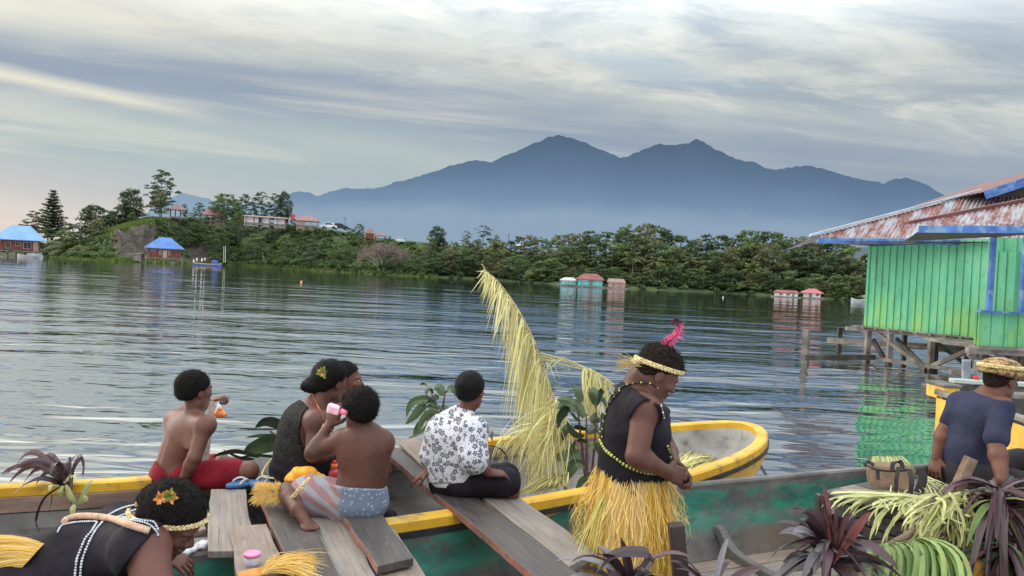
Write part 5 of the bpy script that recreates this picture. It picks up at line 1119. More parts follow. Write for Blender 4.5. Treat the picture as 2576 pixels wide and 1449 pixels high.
def add_head(S, c, f, u, s):
    f, u, r = ortho(f, u); R = [r, f, u]; p = lambda a, b_, d: c + (r * a + f * b_ + u * d) * s
    S.ell(p(0, -.05, .14), np.array([.345, .43, .37]) * s, R, .03 * s)
    S.ell(p(0, .11, -.14), np.array([.265, .30, .34]) * s, R, .14 * s)
    S.cone(p(-.17, .05, -.30), p(0, .30, -.42), .10 * s, .095 * s, .12 * s); S.cone(p(.17, .05, -.30), p(0, .30, -.42), .10 * s, .095 * s, .12 * s)
    S.ell(p(0, .345, .11), np.array([.22, .09, .055]) * s, R, .07 * s)
    for q in (-1, 1):
        S.ell(p(.15 * q, .30, -.08), np.array([.10, .10, .09]) * s, R, .08 * s)
        S.ell(p(.14 * q, .43, .015), np.array([.075, .075, .05]) * s, R, .04 * s, neg=True)
        S.ell(p(.135 * q, .345, .01), np.array([.07, .06, .05]) * s, R, .02 * s)
    S.cone(p(0, .385, .05), p(0, .475, -.09), .035 * s, .055 * s, .04 * s)
    for q in (-1, 1): S.ell(p(.06 * q, .435, -.11), np.array([.05, .055, .042]) * s, R, .03 * s)
    S.ell(p(0, .405, -.225), np.array([.12, .065, .033]) * s, R, .025 * s); S.ell(p(0, .395, -.285), np.array([.105, .06, .036]) * s, R, .02 * s)
    S.ell(p(0, .47, -.256), np.array([.11, .03, .008]) * s, R, .008 * s, neg=True)
    for q in (-1, 1):
        er = [nz(r * .96 + f * .25 * q * 0 - f * .2), nz(f + r * .25 * q), u]
        S.ell(p(.345 * q, -.03, -.03), np.array([.035, .085, .13]) * s, er, .02 * s)
        S.ell(p(.395 * q, -.015, -.02), np.array([.02, .045, .075]) * s, er, .01 * s, neg=True)
def eyes(root, c, f, u, s):
    f, u, r = ortho(f, u); p = lambda a, b_, d: c + (r * a + f * b_ + u * d) * s
    for q in (-1, 1):
        b = MB(); b.ball(p(.135 * q, .362, .012), .052 * s, 6); b.ball(p(.138 * q, .400, .012), .024 * s, 5, mi=1); b.build('eye', [m_eye, m_iris], root, smooth=True)
def hair(root, c, f, u, s, m, puff=.06, extra=None, nape=-.16, fold=(.0022, 210), line=-.03, h=.004, name='hair', seed=3):
    f, u, r = ortho(f, u); R = [r, f, u]; p = lambda a, b_, d: c + (r * a + f * b_ + u * d) * s
    S = SDF(h); S.ell(p(0, -.07, .15), np.array([.352 + puff, .43 + puff, .375 + puff]) * s, R, .03)
    S.ell(p(0, -.22, -.02), np.array([.30 + puff * .6, .25 + puff, .26]) * s, R, .04 * s)
    if extra:
        for e in extra: S.ell(p(*e[0]), np.array(e[1]) * s, R, .03 * s)
    S.cut(p(0, 0, line), nz(f * .62 - u * .78), .02 * s); S.cut(p(0, 0, nape), -u + f * .15, .03 * s)
    return S.build(name, m, root, fold=fold, seed=seed)
def frizz(root, hobj, m, n=900, L=.014, w=.0012, seed=2):
    """short loose hairs standing off the hair surface"""
    me = hobj.data; rs = random.Random(seed); b = MB(); V = me.vertices
    for _ in range(n):
        v = V[rs.randrange(len(V))]; q = np.array(v.co); nn = np.array(v.normal); d = nz(nn + np.array([rs.gauss(0, .5) for _ in range(3)])); e = q + d * L * rs.uniform(.4, 1.3)
        sd = nz(np.cross(d, (rs.random(), rs.random(), rs.random()))); b.ribbon([q - nn * .002, (q + e) / 2 + sd * L * .15, e], [w, w, w * .4], sd)
    return b.build('loose_hair', m, root)
def add_hand(S, w, d, n, s=1.0, curl=.3, side=1, spread=.12, thumb=.6, fcurl=None):
    """w wrist, d towards the fingers, n where the palm faces"""
    d = nz(d); n = nz(n - d * np.dot(n, d)); l = np.cross(d, n) * side
    S.ell(w + d * .05 * s, np.array([.041, .052, .0165]) * s, [l, d, n], .012 * s)
    S.cone(w - d * .01 * s, w + d * .03 * s, .024 * s, .026 * s, .015 * s, n, .65)
    for i, (o, L, lat) in enumerate(((.030, .070, 1.0), (.010, .078, .35), (-.011, .072, -.35), (-.030, .056, -1.0))):
        p = w + d * (.092 - .006 * abs(i - 1)) * s + l * o * s; dirn = nz(d + l * lat * spread); c = (fcurl[i] if fcurl else curl) * (1 + .12 * i); r0 = .0088 * s
        S.cone(w + d * .05 * s + l * o * .8 * s, p, .011 * s, .0095 * s, .006 * s); ang = 0
        for j, (fr, dc) in enumerate(((.45, .9), (.31, 1.15), (.24, .8))):
            ang += c * dc; v = nz(dirn * math.cos(ang) + n * math.sin(ang)); q = p + v * L * fr * s; S.cone(p, q, r0, r0 * .90, .003 * s); p = q; r0 *= .92
    t0 = w + d * .022 * s + l * .028 * s; v1 = nz(l * .75 + d * .75 + n * .35 * thumb); t1 = t0 + v1 * .036 * s; v2 = nz(d * 1.0 + l * .25 + n * (.35 + .7 * thumb)); t2 = t1 + v2 * .032 * s; v3 = nz(d + n * (.3 + thumb) - l * .1)
    S.chain([t0, t1, t2, t2 + v3 * .022 * s], [.015 * s, .0115 * s, .0105 * s, .008 * s], .006 * s)
def add_foot(S, a, d, up, s=1.0):
    """a ankle, d towards toes"""
    d = nz(d); up = nz(up - d * np.dot(up, d)); l = np.cross(d, up)
    S.ell(a - d * .025 * s - up * .035 * s, np.array([.032, .038, .032]) * s, [l, d, up], .02 * s)
    S.cone(a, a + d * .12 * s - up * .045 * s, .036 * s, .026 * s, .02 * s, None); S.ell(a + d * .12 * s - up * .05 * s, np.array([.043, .05, .018]) * s, [l, d, up], .015 * s)
    for i, (o, r) in enumerate(((-.030, .012), (-.010, .009), (.006, .0085), (.020, .008), (.033, .0078))):
        q = a + d * (.155 - .008 * i) * s + l * o * s - up * .052 * s; S.cone(q, q + d * .026 * s - up * .004 * s, r * s, r * .9 * s, .004 * s)
def torso(S, J, g=1.0, inf=0.0, part='all', fl=.70, k=.06):
    lat = nz(J['shR'] - J['shL']); tr = [J['pelvis'], J['waist'], J['chest'], J['neck']]; fw = nz(np.cross(lat, J['chest'] - J['pelvis'])); lt2 = nz(lat)
    G = J['girth']; pw, ww, cw, nw_ = [q * g + inf for q in G]
    S.cone(tr[0], tr[1], pw, ww, k, fw, fl + .08); S.cone(tr[1], tr[2], ww, cw, k, fw, fl + .02); up = nz(tr[3] - tr[2])
    S.cone(tr[2], tr[2] + (tr[3] - tr[2]) * .72, cw, nw_, k, fw, fl); s = J['sc'] * g
    for q in ('shL', 'shR'):
        S.cone(tr[3] - up * .035 * s, J[q], .042 * s + inf, .052 * s + inf, .035 * s); S.cone(tr[2] + (J[q] - tr[2]) * .45 + up * .01, J[q], .066 * s + inf, .052 * s + inf, .08 * s)
def arm(S, J, side, s, inf=0.0, t1=None, k=.02, r=(.050, .041, .036, .026)):
    sh, el, wr = J['sh' + side], J['el' + side], J['wr' + side]; r = [q * s + inf for q in r]
    if t1 is not None: S.cone(sh, sh + (el - sh) * t1, r[0] + inf * .3, r[0] * (1 - t1) + r[1] * t1 + inf * .8, k); return
    S.cone(sh, el, r[0], r[1], k); m = el + (wr - el) * .28; S.cone(el, m, r[1] * .93, r[2] * 1.08, k); S.cone(m, wr, r[2] * 1.08, r[3], k)
def leg(S, J, side, s, inf=0.0, t1=None, k=.03, r=(.088, .056, .054, .033)):
    hp, kn, an = J['hip' + side], J['kn' + side], J['an' + side]; r = [q * s + inf for q in r]
    if t1 is not None: S.cone(hp, hp + (kn - hp) * t1, r[0], r[0] * (1 - t1) + r[1] * t1 + inf * .9, k); return
    S.cone(hp, kn, r[0], r[1], k); m = kn + (an - kn) * .3; S.cone(kn, m, r[1] * .9, r[2], k); S.cone(m, an, r[2], r[3], k)
LR = (.076, .055, .052, .033)
def J_(d, **kw):
    out = {}
    for k, v in kw.items(): out[k] = P(*v) if isinstance(v, tuple) and len(v) == 3 and k not in ('girth',) else v
    return out
def person(label, J): return thing('person', label, 'person', J['pelvis'] * (1, 1, 0) + (0, 0, J.get('base', .64)))
def on(objs, px, py, off=.004, dflt=None):
    best = None
    d = Vector((P(px, py, 1.0) - CAM).tolist()).normalized()
    for o in (objs if isinstance(objs, (list, tuple)) else [objs]):
        if o.name not in _bv:
            _bv[o.name] = BVHTree.FromPolygons([v.co for v in o.data.vertices], [p.vertices for p in o.data.polygons])
        h = _bv[o.name].ray_cast(Vector(CAM.tolist()), d)
        if h[0] is not None and (best is None or h[3] < best[3]): best = h
    if best is None: return P(px, py, dflt) if dflt else None
    n = np.array(best[1]); n = n if n.dot(np.array(d)) < 0 else -n
    return np.array(best[0]) + n * off
_bv = {}
def beads(name, root, objs, px, sp, r, mats, off=.004, dflt=3.0, pick=None, cord=None, sq=(1, 1, 1)):
    pts = spline([np.array([a, b_, 0.0]) for a, b_ in px], 14); w = [q for q in (on(objs, p[0], p[1], off, None) for p in pts) if q is not None]; b = MB(); acc = 0; n = 0
    for i in range(1, len(w)):
        seg = np.linalg.norm(w[i] - w[i - 1]); 
        if seg > .35: continue
        while acc < seg:
            q = w[i - 1] + (w[i] - w[i - 1]) * (acc / max(seg, 1e-6)); b.ball(q, np.array(sq) * r * random.uniform(.85, 1.15), 4, mi=(pick(n) if pick else 0)); acc += sp; n += 1
        acc -= seg
    if cord:
        for i in range(1, len(w)):
            if np.linalg.norm(w[i] - w[i - 1]) < .35: b.tube([w[i - 1], w[i]], cord, 4, mi=len(mats) - 1)
    return b.build(name, mats, root, smooth=True)
def braid(name, pts, w, m, root=None, n=None, frac=1.0):
    """three strand braid along pts"""
    pts = spline(pts, 10); b = MB(); k = len(pts); seg = np.cumsum([0] + [np.linalg.norm(pts[i + 1] - pts[i]) for i in range(k - 1)]); ph = seg / (w * 2.3) * 2 * PI; rs = []
    ref = FW
    for s in range(3):
        q = []
        for i in range(k):
            d = nz(pts[min(i + 1, k - 1)] - pts[max(i - 1, 0)]); sd = nz(np.cross(d, ref)); u2 = np.cross(sd, d); a = ph[i] + s * 2 * PI / 3
            q.append(pts[i] + sd * math.sin(a) * w * .32 + u2 * math.sin(2 * a) * w * .16)
        q = spline(q[::1], 2); b.tube(q, w * .24, 6, t=.2 + .3 * s)
    return b.build(name, m, root, smooth=True)
m_straw = mat('pale_straw', (0.50, 0.36, 0.14), (0.82, 0.68, 0.38), sc=30, attr=True, rough=.7)
m_skirt, nt, bs = newmat('dyed_grass_fibre')
sc_ = nt.ramp(nt.attr(), [(0.0, (0.42, 0.22, 0.03)), (0.25, (0.78, 0.48, 0.06)), (0.5, (0.87, 0.65, 0.19)), (0.75, (0.88, 0.64, 0.30)), (1.0, (0.90, 0.76, 0.42))])
nt.l.new(sc_, bs.inputs['Base Color']); bs.inputs['Roughness'].default_value = .6
tr = nt.new('ShaderNodeBsdfTranslucent'); mxs = nt.new('ShaderNodeMixShader'); mxs.inputs[0].default_value = .25; nt.l.new(sc_, tr.inputs[0]); nt.l.new(bs.outputs[0], mxs.inputs[1]); nt.l.new(tr.outputs[0], mxs.inputs[2]); nt.l.new(mxs.outputs[0], m_skirt.node_tree.nodes['Material Output'].inputs[0])
# ---- 1 boy in red shorts
J = J_(0, pelvis=(434, 1192, 4.0), waist=(446, 1145, 4.0), chest=(468, 1093, 3.98), neck=(489, 1045, 3.97), shR=(517, 1070, 3.86), elR=(489, 1150, 3.80), wrR=(458, 1214, 3.84), shL=(440, 1055, 4.12),
       elL=(468, 1028, 4.40), wrL=(530, 1008, 4.40), hipR=(458, 1203, 3.93), knR=(628, 1184, 3.90), anR=(540, 1170, 4.22), hipL=(440, 1200, 4.12), knL=(560, 1165, 4.50), anL=(560, 1160, 4.2), sc=.80, girth=(.115, .100, .112, .070))
J['base'] = .63; r1 = person('shirtless boy in red shorts holding up a bag of orange drink', J)
S = SDF(.0048); torso(S, J, fl=.74); arm(S, J, 'R', .84); arm(S, J, 'L', .80); leg(S, J, 'R', .82, r=LR); leg(S, J, 'L', .8, r=LR)
hc, hf, hu = P(489, 983, 3.97), D3(.55, -.08, .82), D3(.05, 1, 0); S.cone(J['neck'], hc - nz(hu) * .05, .044, .046, .02); add_head(S, hc, hf, hu, .205)
up_, lf_ = nz(J['neck'] - J['pelvis']), nz(J['shR'] - J['shL']); bk = -nz(np.cross(up_, lf_)); bk = bk if bk.dot(FW) < 0 else -bk
for i in range(4): S.ncone(J['pelvis'] + up_ * (.06 + .075 * i) + bk * (.108 + .006 * i), J['pelvis'] + up_ * (.12 + .075 * i) + bk * (.112 + .006 * i), .010, .010, .02)
S.ell(J['shR'] - up_ * .075 - lf_ * .045 + bk * .035, (.045, .022, .06), [lf_, bk, up_], .03); S.ell(J['shL'] - up_ * .07 + lf_ * .035 + bk * .03, (.045, .022, .06), [lf_, bk, up_], .03)
add_hand(S, J['wrR'], D3(-.15, -.9, .1), D3(.2, -.3, 1), .85, .25, 1)
add_hand(S, J['wrL'], D3(.9, .25, -.1), D3(.2, -.9, .1), .85, .95, 1, .05, .8)
add_foot(S, J['anR'], D3(.75, .25, .3), D3(-.2, .8, -.3), .8); add_foot(S, J['anL'], D3(.7, .2, .2), D3(-.2, .9, -.1), .8)
b1 = S.build('body', m_sk1, r1, fold=(.0007, 30))
h_ = hair(r1, hc, hf, hu, .205, m_hair, .035, line=-.02, nape=-.20); frizz(r1, h_, m_hair, 1800, .011, .0010)
S = SDF(.0055); S.cone(J['pelvis'] - up_ * .01, J['pelvis'] + up_ * .05, .138, .128, .03, bk, .85); S.cut(J['pelvis'] + up_ * .035 + bk * .03, nz(up_ * 1 - bk * .25)); leg(S, J, 'R', .80, .012, .78, r=LR); leg(S, J, 'L', .80, .012, .8, r=LR)
S.build('shorts', m_red, r1, fold=(.010, 20), seed=4)
# ---- 2 woman in black tank top
J = J_(0, pelvis=(752, 1178, 3.86), waist=(748, 1135, 3.86), chest=(762, 1078, 3.86), neck=(793, 1022, 3.88), shR=(797, 1062, 3.70), elR=(788, 1142, 3.64), wrR=(850, 1150, 3.95), shL=(757, 1050, 4.02), elL=(812, 1125, 4.2), wrL=(860, 1140, 4.1),
       hipR=(752, 1180, 3.80), knR=(845, 1172, 3.86), anR=(800, 1205, 3.80), hipL=(752, 1178, 3.95), knL=(840, 1160, 4.1), anL=(830, 1200, 4.0), sc=.92, girth=(.138, .118, .125, .075))
r2 = person('seated woman in black tank top with a flower in her hair bun', J)
hc, hf, hu = P(829, 960, 3.93), D3(.52, -.12, .84), D3(.12, 1, 0)
S = SDF(.0048); torso(S, J, fl=.78); arm(S, J, 'R', .98); arm(S, J, 'L', .92); leg(S, J, 'R', .82, r=LR); leg(S, J, 'L', .82, r=LR); S.cone(J['neck'], hc + (nz(hu) * -.06 - nz(hf) * .03), .052, .052, .03); add_head(S, hc, hf, hu, .215)
add_hand(S, J['wrR'], D3(.8, -.1, .3), D3(0, -.9, .2), .95, .3, 1); add_hand(S, J['wrL'], D3(.8, -.1, .3), D3(0, -.9, .2), .95, .3, 1); add_foot(S, J['anR'], D3(.8, -.1, -.3), D3(0, 1, 0), .85)
b2 = S.build('body', m_sk2, r2, fold=(.0007, 30))
h_ = hair(r2, hc, hf, hu, .215, m_hairs, .04, extra=[((-.16, -.34, -.12), (.27, .25, .22)), ((-.26, -.42, -.16), (.20, .18, .16)), ((.05, -.05, .24), (.37, .38, .33))], nape=-.26, fold=(.0034, 75), line=-.0)
up_ = nz(J['neck'] - J['pelvis']); S = SDF(.005); torso(S, J, 1.0, .010, fl=.78); S.cut(J['neck'] - up_ * .035, nz(up_ * .8 + D3(.5, 0, .3) * .6)); S.ncone(J['shR'] + up_ * .06, J['shR'] - up_ * .09, .088, .070); S.ncone(J['shL'] + up_ * .06, J['shL'] - up_ * .08, .086, .068)
t2 = S.build('tank_top', m_blk2, r2, fold=(.004, 34), seed=6)
S = SDF(.0055); S.cone(J['pelvis'], J['pelvis'] + up_ * .02, .152, .145, .03); leg(S, J, 'R', .85, .014, 1.0, r=LR); leg(S, J, 'L', .85, .02, 1.0, r=LR); S.build('skirt', m_blk, r2, fold=(.006, 26), seed=8)
m_bred = mat('red_orange_beads', (.45, .06, .03), (.6, .2, .08), sc=60); beads('necklace', r2, [b2, t2], [(786, 985), (788, 1000), (797, 1020), (808, 1040), (813, 1058)], .012, .0042, [m_bred], dflt=3.8)
def flower(root, c, s, n, m1, m2, seed=1, fdir=None, name='hair_flower'):
    rs = random.Random(seed); b = MB(); fd = nz(fdir if fdir is not None else -FW)
    for i in range(n):
        a = i * 2.4; r = .35 + .65 * i / n; d = nz(RT * math.cos(a) + UP * math.sin(a) + fd * (1.1 - r)); L = s * (.7 + .5 * rs.random()); sd = nz(np.cross(d, fd))
        b.ribbon(bez(c, c + d * L * .6 + fd * s * .25, c + d * L, 4), [s * .15, s * .42, s * .5, s * .35, .001], sd, t=rs.random(), mi=(1 if rs.random() < .3 else 0), fold=.12)
    return b.build(name, [m1, m2], root)
m_fg = mat('green_leaf_petals', (.06, .13, .015), (.28, .32, .06), sc=40, attr=True, rough=.5, transl=.2); m_fo = mat('orange_petals', (.5, .16, .02), (.75, .35, .12), sc=40, attr=True, rough=.5, transl=.2)
frizz(r2, h_, m_hairs, 1200, .012)
flower(r2, P(812, 937, 3.78), .034, 12, m_fg, m_fo, 3)
# ---- 3 youth behind her
J = J_(0, pelvis=(852, 1165, 4.35), waist=(852, 1130, 4.35), chest=(856, 1075, 4.35), neck=(866, 1022, 4.35), shR=(852, 1055, 4.22), elR=(862, 1120, 4.16), wrR=(900, 1140, 4.2), shL=(872, 1055, 4.5), elL=(890, 1120, 4.55), wrL=(915, 1140, 4.5),
       hipR=(855, 1170, 4.28), knR=(930, 1165, 4.3), anR=(930, 1215, 4.3), hipL=(855, 1170, 4.42), knL=(930, 1165, 4.5), anL=(930, 1215, 4.5), sc=.85, girth=(.115, .105, .115, .07))
r3 = person('youth in pale grey tee in profile behind the woman in the tank top', J); hc, hf, hu = P(869, 958, 4.32), D3(.96, -.04, .12), D3(.05, 1, 0)
S = SDF(.0045); torso(S, J); arm(S, J, 'R', .85); arm(S, J, 'L', .85); leg(S, J, 'R', .85); leg(S, J, 'L', .85); S.cone(J['neck'], hc - nz(hu) * .06 - nz(hf) * .02, .046, .048, .02); add_head(S, hc, hf, hu, .205); add_hand(S, J['wrR'], D3(.8, -.1, .3), D3(0, -.9, .2), .85)
b3 = S.build('body', m_sk4, r3, fold=(.0006, 30)); eyes(r3, hc, hf, hu, .205); h_ = hair(r3, hc, hf, hu, .205, m_hair, .05, nape=-.12, line=.07); frizz(r3, h_, m_hair, 1200, .011, .0010)
S = SDF(.005); torso(S, J, 1.0, .014); arm(S, J, 'R', .85, .018, .6); arm(S, J, 'L', .85, .018, .6); up_ = nz(J['neck'] - J['pelvis']); S.cut(J['neck'] - up_ * .006, up_); S.build('tee', m_pale, r3, fold=(.005, 28), seed=9)
S = SDF(.006); leg(S, J, 'R', .85, .02, .95); leg(S, J, 'L', .85, .02, .95); S.build('shorts', m_dkb, r3, fold=(.004, 28))
# ---- 4 boy drinking
J = J_(0, pelvis=(898, 1248, 3.42), waist=(915, 1195, 3.42), chest=(918, 1128, 3.42), neck=(911, 1086, 3.41), shL=(862, 1108, 3.42), elL=(786, 1138, 3.40), wrL=(829, 1068, 3.47), shR=(963, 1112, 3.44), elR=(966, 1185, 3.58), wrR=(935, 1225, 3.74),
       hipL=(862, 1262, 3.44), knL=(727, 1238, 3.46), anL=(748, 1282, 3.26), hipR=(925, 1262, 3.44), knR=(900, 1250, 3.85), anR=(850, 1240, 3.85), sc=.76, girth=(.112, .094, .102, .070))
r4 = person('shirtless boy in faded flag print shorts drinking from a pink bottle', J); hc, hf, hu = P(904, 1030, 3.40), D3(-.62, .12, .78), D3(.02, 1, -.05)
S = SDF(.0043); torso(S, J, fl=.72); arm(S, J, 'L', .82); arm(S, J, 'R', .8); leg(S, J, 'L', .85, r=LR); leg(S, J, 'R', .8, r=LR); S.cone(J['neck'], hc - nz(hu) * .045, .044, .046, .02); add_head(S, hc, hf, hu, .185)
up_, lf_ = nz(J['neck'] - J['pelvis']), nz(J['shR'] - J['shL']); bk = -FW
S.ell(J['shR'] - up_ * .07 - lf_ * .04 + bk * .05, (.045, .02, .055), [lf_, bk, up_], .03); S.ell(J['shL'] - up_ * .07 + lf_ * .04 + bk * .05, (.045, .02, .055), [lf_, bk, up_], .03)
for i in range(4): S.ncone(J['pelvis'] + up_ * (.05 + .07 * i) + bk * (.112 - .002 * i), J['pelvis'] + up_ * (.11 + .07 * i) + bk * (.112 - .002 * i), .011, .010, .022)
add_hand(S, J['wrL'], D3(.42, .85, .05), D3(.35, .05, .9), .86, .55, -1, .10, .9); add_foot(S, J['anL'], D3(.45, -.1, -.5), D3(-.1, .9, -.2), .78)
b4 = S.build('body', m_sk3, r4, fold=(.0007, 30)); h_ = hair(r4, hc, hf, hu, .185, m_hair, .075, nape=-.26, line=-.04, fold=(.003, 200)); frizz(r4, h_, m_hair, 2400, .013, .0010)
S = SDF(.005); S.cone(J['pelvis'] - up_ * .015, J['pelvis'] + up_ * .05, .138, .130, .03, bk, .85); S.cut(J['pelvis'] + up_ * .045, nz(up_ * 1 - bk * .2)); leg(S, J, 'L', .85, .026, .60, r=LR); leg(S, J, 'R', .85, .024, .8, r=LR); S.build('shorts', m_flag, r4, fold=(.0065, 26), seed=12)
braid('thigh_braid', [P(780, 1204, 3.34), P(768, 1214, 3.30), P(752, 1232, 3.29), P(738, 1250, 3.31), P(724, 1262, 3.34)], .018, m_straw, r4)
b = MB(); rs = random.Random(3)
for i in range(900):
    a = rs.uniform(0, 2 * PI); c = P(rs.uniform(648, 712), 1240, 3.45); rad = .028 + .006 * rs.random(); q = c + (UP * math.cos(a) + FW * math.sin(a)) * rad; d = nz(-RT * 1.2 + (UP * math.cos(a) + FW * math.sin(a)) * .9 + np.array([rs.gauss(0, .35) for _ in range(3)]))
    b.ribbon([q, q + d * .018, q + d * .034 * rs.uniform(.6, 1.2) - (0, 0, .004)], [.0022, .002, .001], nz(np.cross(d, FW)), t=rs.uniform(.2, .9))
b.build('leg_fringe', m_skirt, r4)
b = MB(); w_ = J['wrL']; d_ = D3(.42, .85, .05)
for k in range(3): n1_ = nz(np.cross(d_, FW)); b.tube([w_ - d_ * (.012 + .006 * k) + (n1_ * math.cos(t) + FW * math.sin(t)) * .0265 for t in np.linspace(0, 2 * PI, 14)], .003, 5)
b.build('wrist_band', mat('orange_cord', (.45, .16, .06), (.6, .3, .12)), r4, smooth=True)
# ---- 5 boy in floral shirt
J = J_(0, pelvis=(1142, 1205, 3.86), waist=(1140, 1165, 3.86), chest=(1146, 1105, 3.86), neck=(1168, 1048, 3.86), shL=(1110, 1082, 3.90), elL=(1087, 1150, 3.90), wrL=(1076, 1188, 3.84), shR=(1187, 1084, 3.76), elR=(1192, 1158, 3.70), wrR=(1232, 1190, 3.72),
       hipL=(1145, 1215, 3.98), knL=(1285, 1196, 4.05), anL=(1292, 1265, 4.1), hipR=(1150, 1215, 3.80), knR=(1284, 1212, 3.80), anR=(1286, 1290, 3.86), sc=.82, girth=(.125, .118, .125, .075))
r5 = person('boy in a white shirt with dark flowers seated on the long plank', J); hc, hf, hu = P(1184, 983, 3.86), D3(.42, 0, .9), D3(.04, 1, 0)
S = SDF(.0045); torso(S, J); arm(S, J, 'L', .84); arm(S, J, 'R', .86); leg(S, J, 'L', .8, r=LR); leg(S, J, 'R', .8, r=LR); S.cone(J['neck'], hc - nz(hu) * .05, .042, .045, .02); add_head(S, hc, hf, hu, .19)
add_hand(S, J['wrL'], D3(-.75, -.35, -.1), D3(0, -.9, .2), .72, .3, 1, .1); add_hand(S, J['wrR'], D3(.8, -.1, .3), D3(0, -.9, .2), .84, .3, 1); b5 = S.build('body', m_sk4, r5, fold=(.0006, 30))
hair(r5, hc, hf, hu, .19, m_hairs, .045, nape=-.20, line=-.05, fold=(.0015, 120)); up_ = nz(J['neck'] - J['pelvis'])
S = SDF(.0048); torso(S, J, 1.0, .017, fl=.78); arm(S, J, 'L', .84, .020, .92); arm(S, J, 'R', .86, .026, .9); S.cone(J['neck'] - up_ * .02, J['neck'] + up_ * .018, .056, .050, .01); S.ncone(J['neck'] + up_ * .01, J['neck'] + up_ * .06, .044, .05, .003); S.cut(J['pelvis'] + up_ * .008, -nz(up_ - RT * .28)); S.build('floral_shirt', m_flor, r5, fold=(.0055, 25), seed=15)
S = SDF(.005); torso(S, J, 1.0, .010, fl=.78); S.cut(J['pelvis'] + up_ * .035, nz(up_ - RT * .2)); S.cut(J['pelvis'] - up_ * .02, -nz(up_ - RT * .25)); S.build('undershirt_hem', mat('white_hem', (.62, .63, .68), (.74, .75, .8)), r5, fold=(.004, 26), seed=16)
S = SDF(.0055); S.cone(J['pelvis'] - up_ * .012, J['pelvis'] + up_ * .01, .128, .120, .03, nz(J['chest'] - J['chest'] + FW), .8); leg(S, J, 'L', .8, .014, .93, r=LR); leg(S, J, 'R', .8, .016, .93, r=LR); S.build('shorts', m_blk, r5, fold=(.005, 28), seed=17)
# ---- 6 standing woman
J = J_(0, pelvis=(1590, 1205, 3.30), waist=(1594, 1145, 3.30), chest=(1600, 1065, 3.30), neck=(1588, 985, 3.30), shR=(1622, 1030, 3.13), elR=(1602, 1148, 3.06), wrR=(1676, 1186, 3.12), shL=(1640, 1035, 3.46), elL=(1678, 1125, 3.52), wrL=(1700, 1168, 3.34),
       hipR=(1590, 1230, 3.22), knR=(1608, 1405, 3.22), anR=(1600, 1560, 3.22), hipL=(1595, 1230, 3.40), knL=(1612, 1405, 3.42), anL=(1606, 1560, 3.42), sc=.98, girth=(.155, .142, .140, .085)); J['base'] = .21
r6 = person('standing woman in black top, golden grass skirt and braided headband', J); hc, hf, hu = P(1652, 940, 3.28), D3(.80, -.58, .10), D3(.58, .80, 0); hs = .222
S = SDF(.0042); torso(S, J, fl=.84); arm(S, J, 'R', 1.02, r=(.056, .045, .040, .027)); arm(S, J, 'L', .98); leg(S, J, 'R', 1.0); leg(S, J, 'L', 1.0)
S.chain([J['neck'] + (0, 0, -.03), P(1606, 958, 3.30), hc + (-nz(hu) * .04 - nz(hf) * .045)], [.060, .054, .055], .03); add_head(S, hc, hf, hu, hs)
add_hand(S, J['wrR'], D3(.72, -.28, .35), D3(.1, -.35, .95), 1.0, .75, 1, .03, .8); add_hand(S, J['wrL'], D3(.45, -.6, -.35), D3(-.5, -.5, -.5), .98, .8, -1, .03, .8); add_foot(S, J['anR'], D3(.9, -.05, .2), D3(0, 1, 0)); add_foot(S, J['anL'], D3(.9, -.05, .2), D3(0, 1, 0))
b6 = S.build('body', m_sk2, r6, fold=(.0008, 32)); up_ = nz(J['neck'] - J['pelvis']); b6_bust = [(P(1644, 1098, 3.20), .068), (P(1650, 1098, 3.38), .068)]
h_ = hair(r6, hc, hf, hu, hs, m_hairb, .016, nape=-.20, line=.04, fold=(.0015, 180), name='nape_hair')
f_, u_, rr_ = ortho(hf, hu); S = SDF(.004); S.ell(hc + (f_ * -.03 + u_ * .20) * hs, np.array([.40, .475, .40]) * hs, [rr_, f_, u_], .02); S.cut(hc + u_ * .15 * hs, nz(f_ * .33 - u_)); h_ = S.build('hair', m_hairb, r6, fold=(.0032, 150)); frizz(r6, h_, m_hairb, 2200, .016, .0009)
S = SDF(.0045); S.ell(P(1634, 878, 3.28), (.020, .020, .018), None, .01); S.cone(P(1634, 878, 3.28), P(1650, 893, 3.28), .012, .014, .008); q = S.build('hair_knot', m_hairb, r6, fold=(.002, 200)); frizz(r6, q, m_hairb, 200, .010)
b = MB(); c = P(1642, 884, 3.25); b.tube([c + (UP * math.cos(t) + RT * math.sin(t) * .6) * .011 - FW * .004 for t in np.linspace(0, 2 * PI, 10)], .004, 5); b.build('hair_tie', mat('white_tie', (.55, .52, .54), (.7, .68, .7)), r6, smooth=True)
S = SDF(.0045); torso(S, J, 1.0, .013, fl=.86)
for q, rr in b6_bust: S.ell(q, (rr, rr, rr * .95), None, .05)
S.ell(P(1625, 1160, 3.30), (.10, .11, .09), None, .06)
S.cone(J['shR'] + up_ * .014, J['shR'] + (J['elR'] - J['shR']) * .02, .066, .068, .03)
S.ell(J['shR'] + (J['elR'] - J['shR']) * .36 + RT * .01 - FW * .03, (.07, .06, .12), None, .01, neg=True)
S.cut(J['neck'] + up_ * .022, nz(up_ * .8 + D3(1, 0, 0) * .5)); S.cut(P(1590, 1203, 3.3), (0, 0, -1)); top6 = S.build('sleeveless_top', m_blk, r6, fold=(.0045, 22), seed=21)
m_bdy = mat('yellow_green_beads', (.42, .46, .05), (.62, .64, .14), sc=60, rough=.35); m_bdk = mat('dark_beads', (.01, .01, .01), (.03, .03, .03), rough=.35)
arc = [(1652, 1035 - 60), (1640, 966), (1618, 961), (1590, 966), (1562, 978), (1540, 1000), (1523, 1035), (1514, 1075), (1512, 1105)]
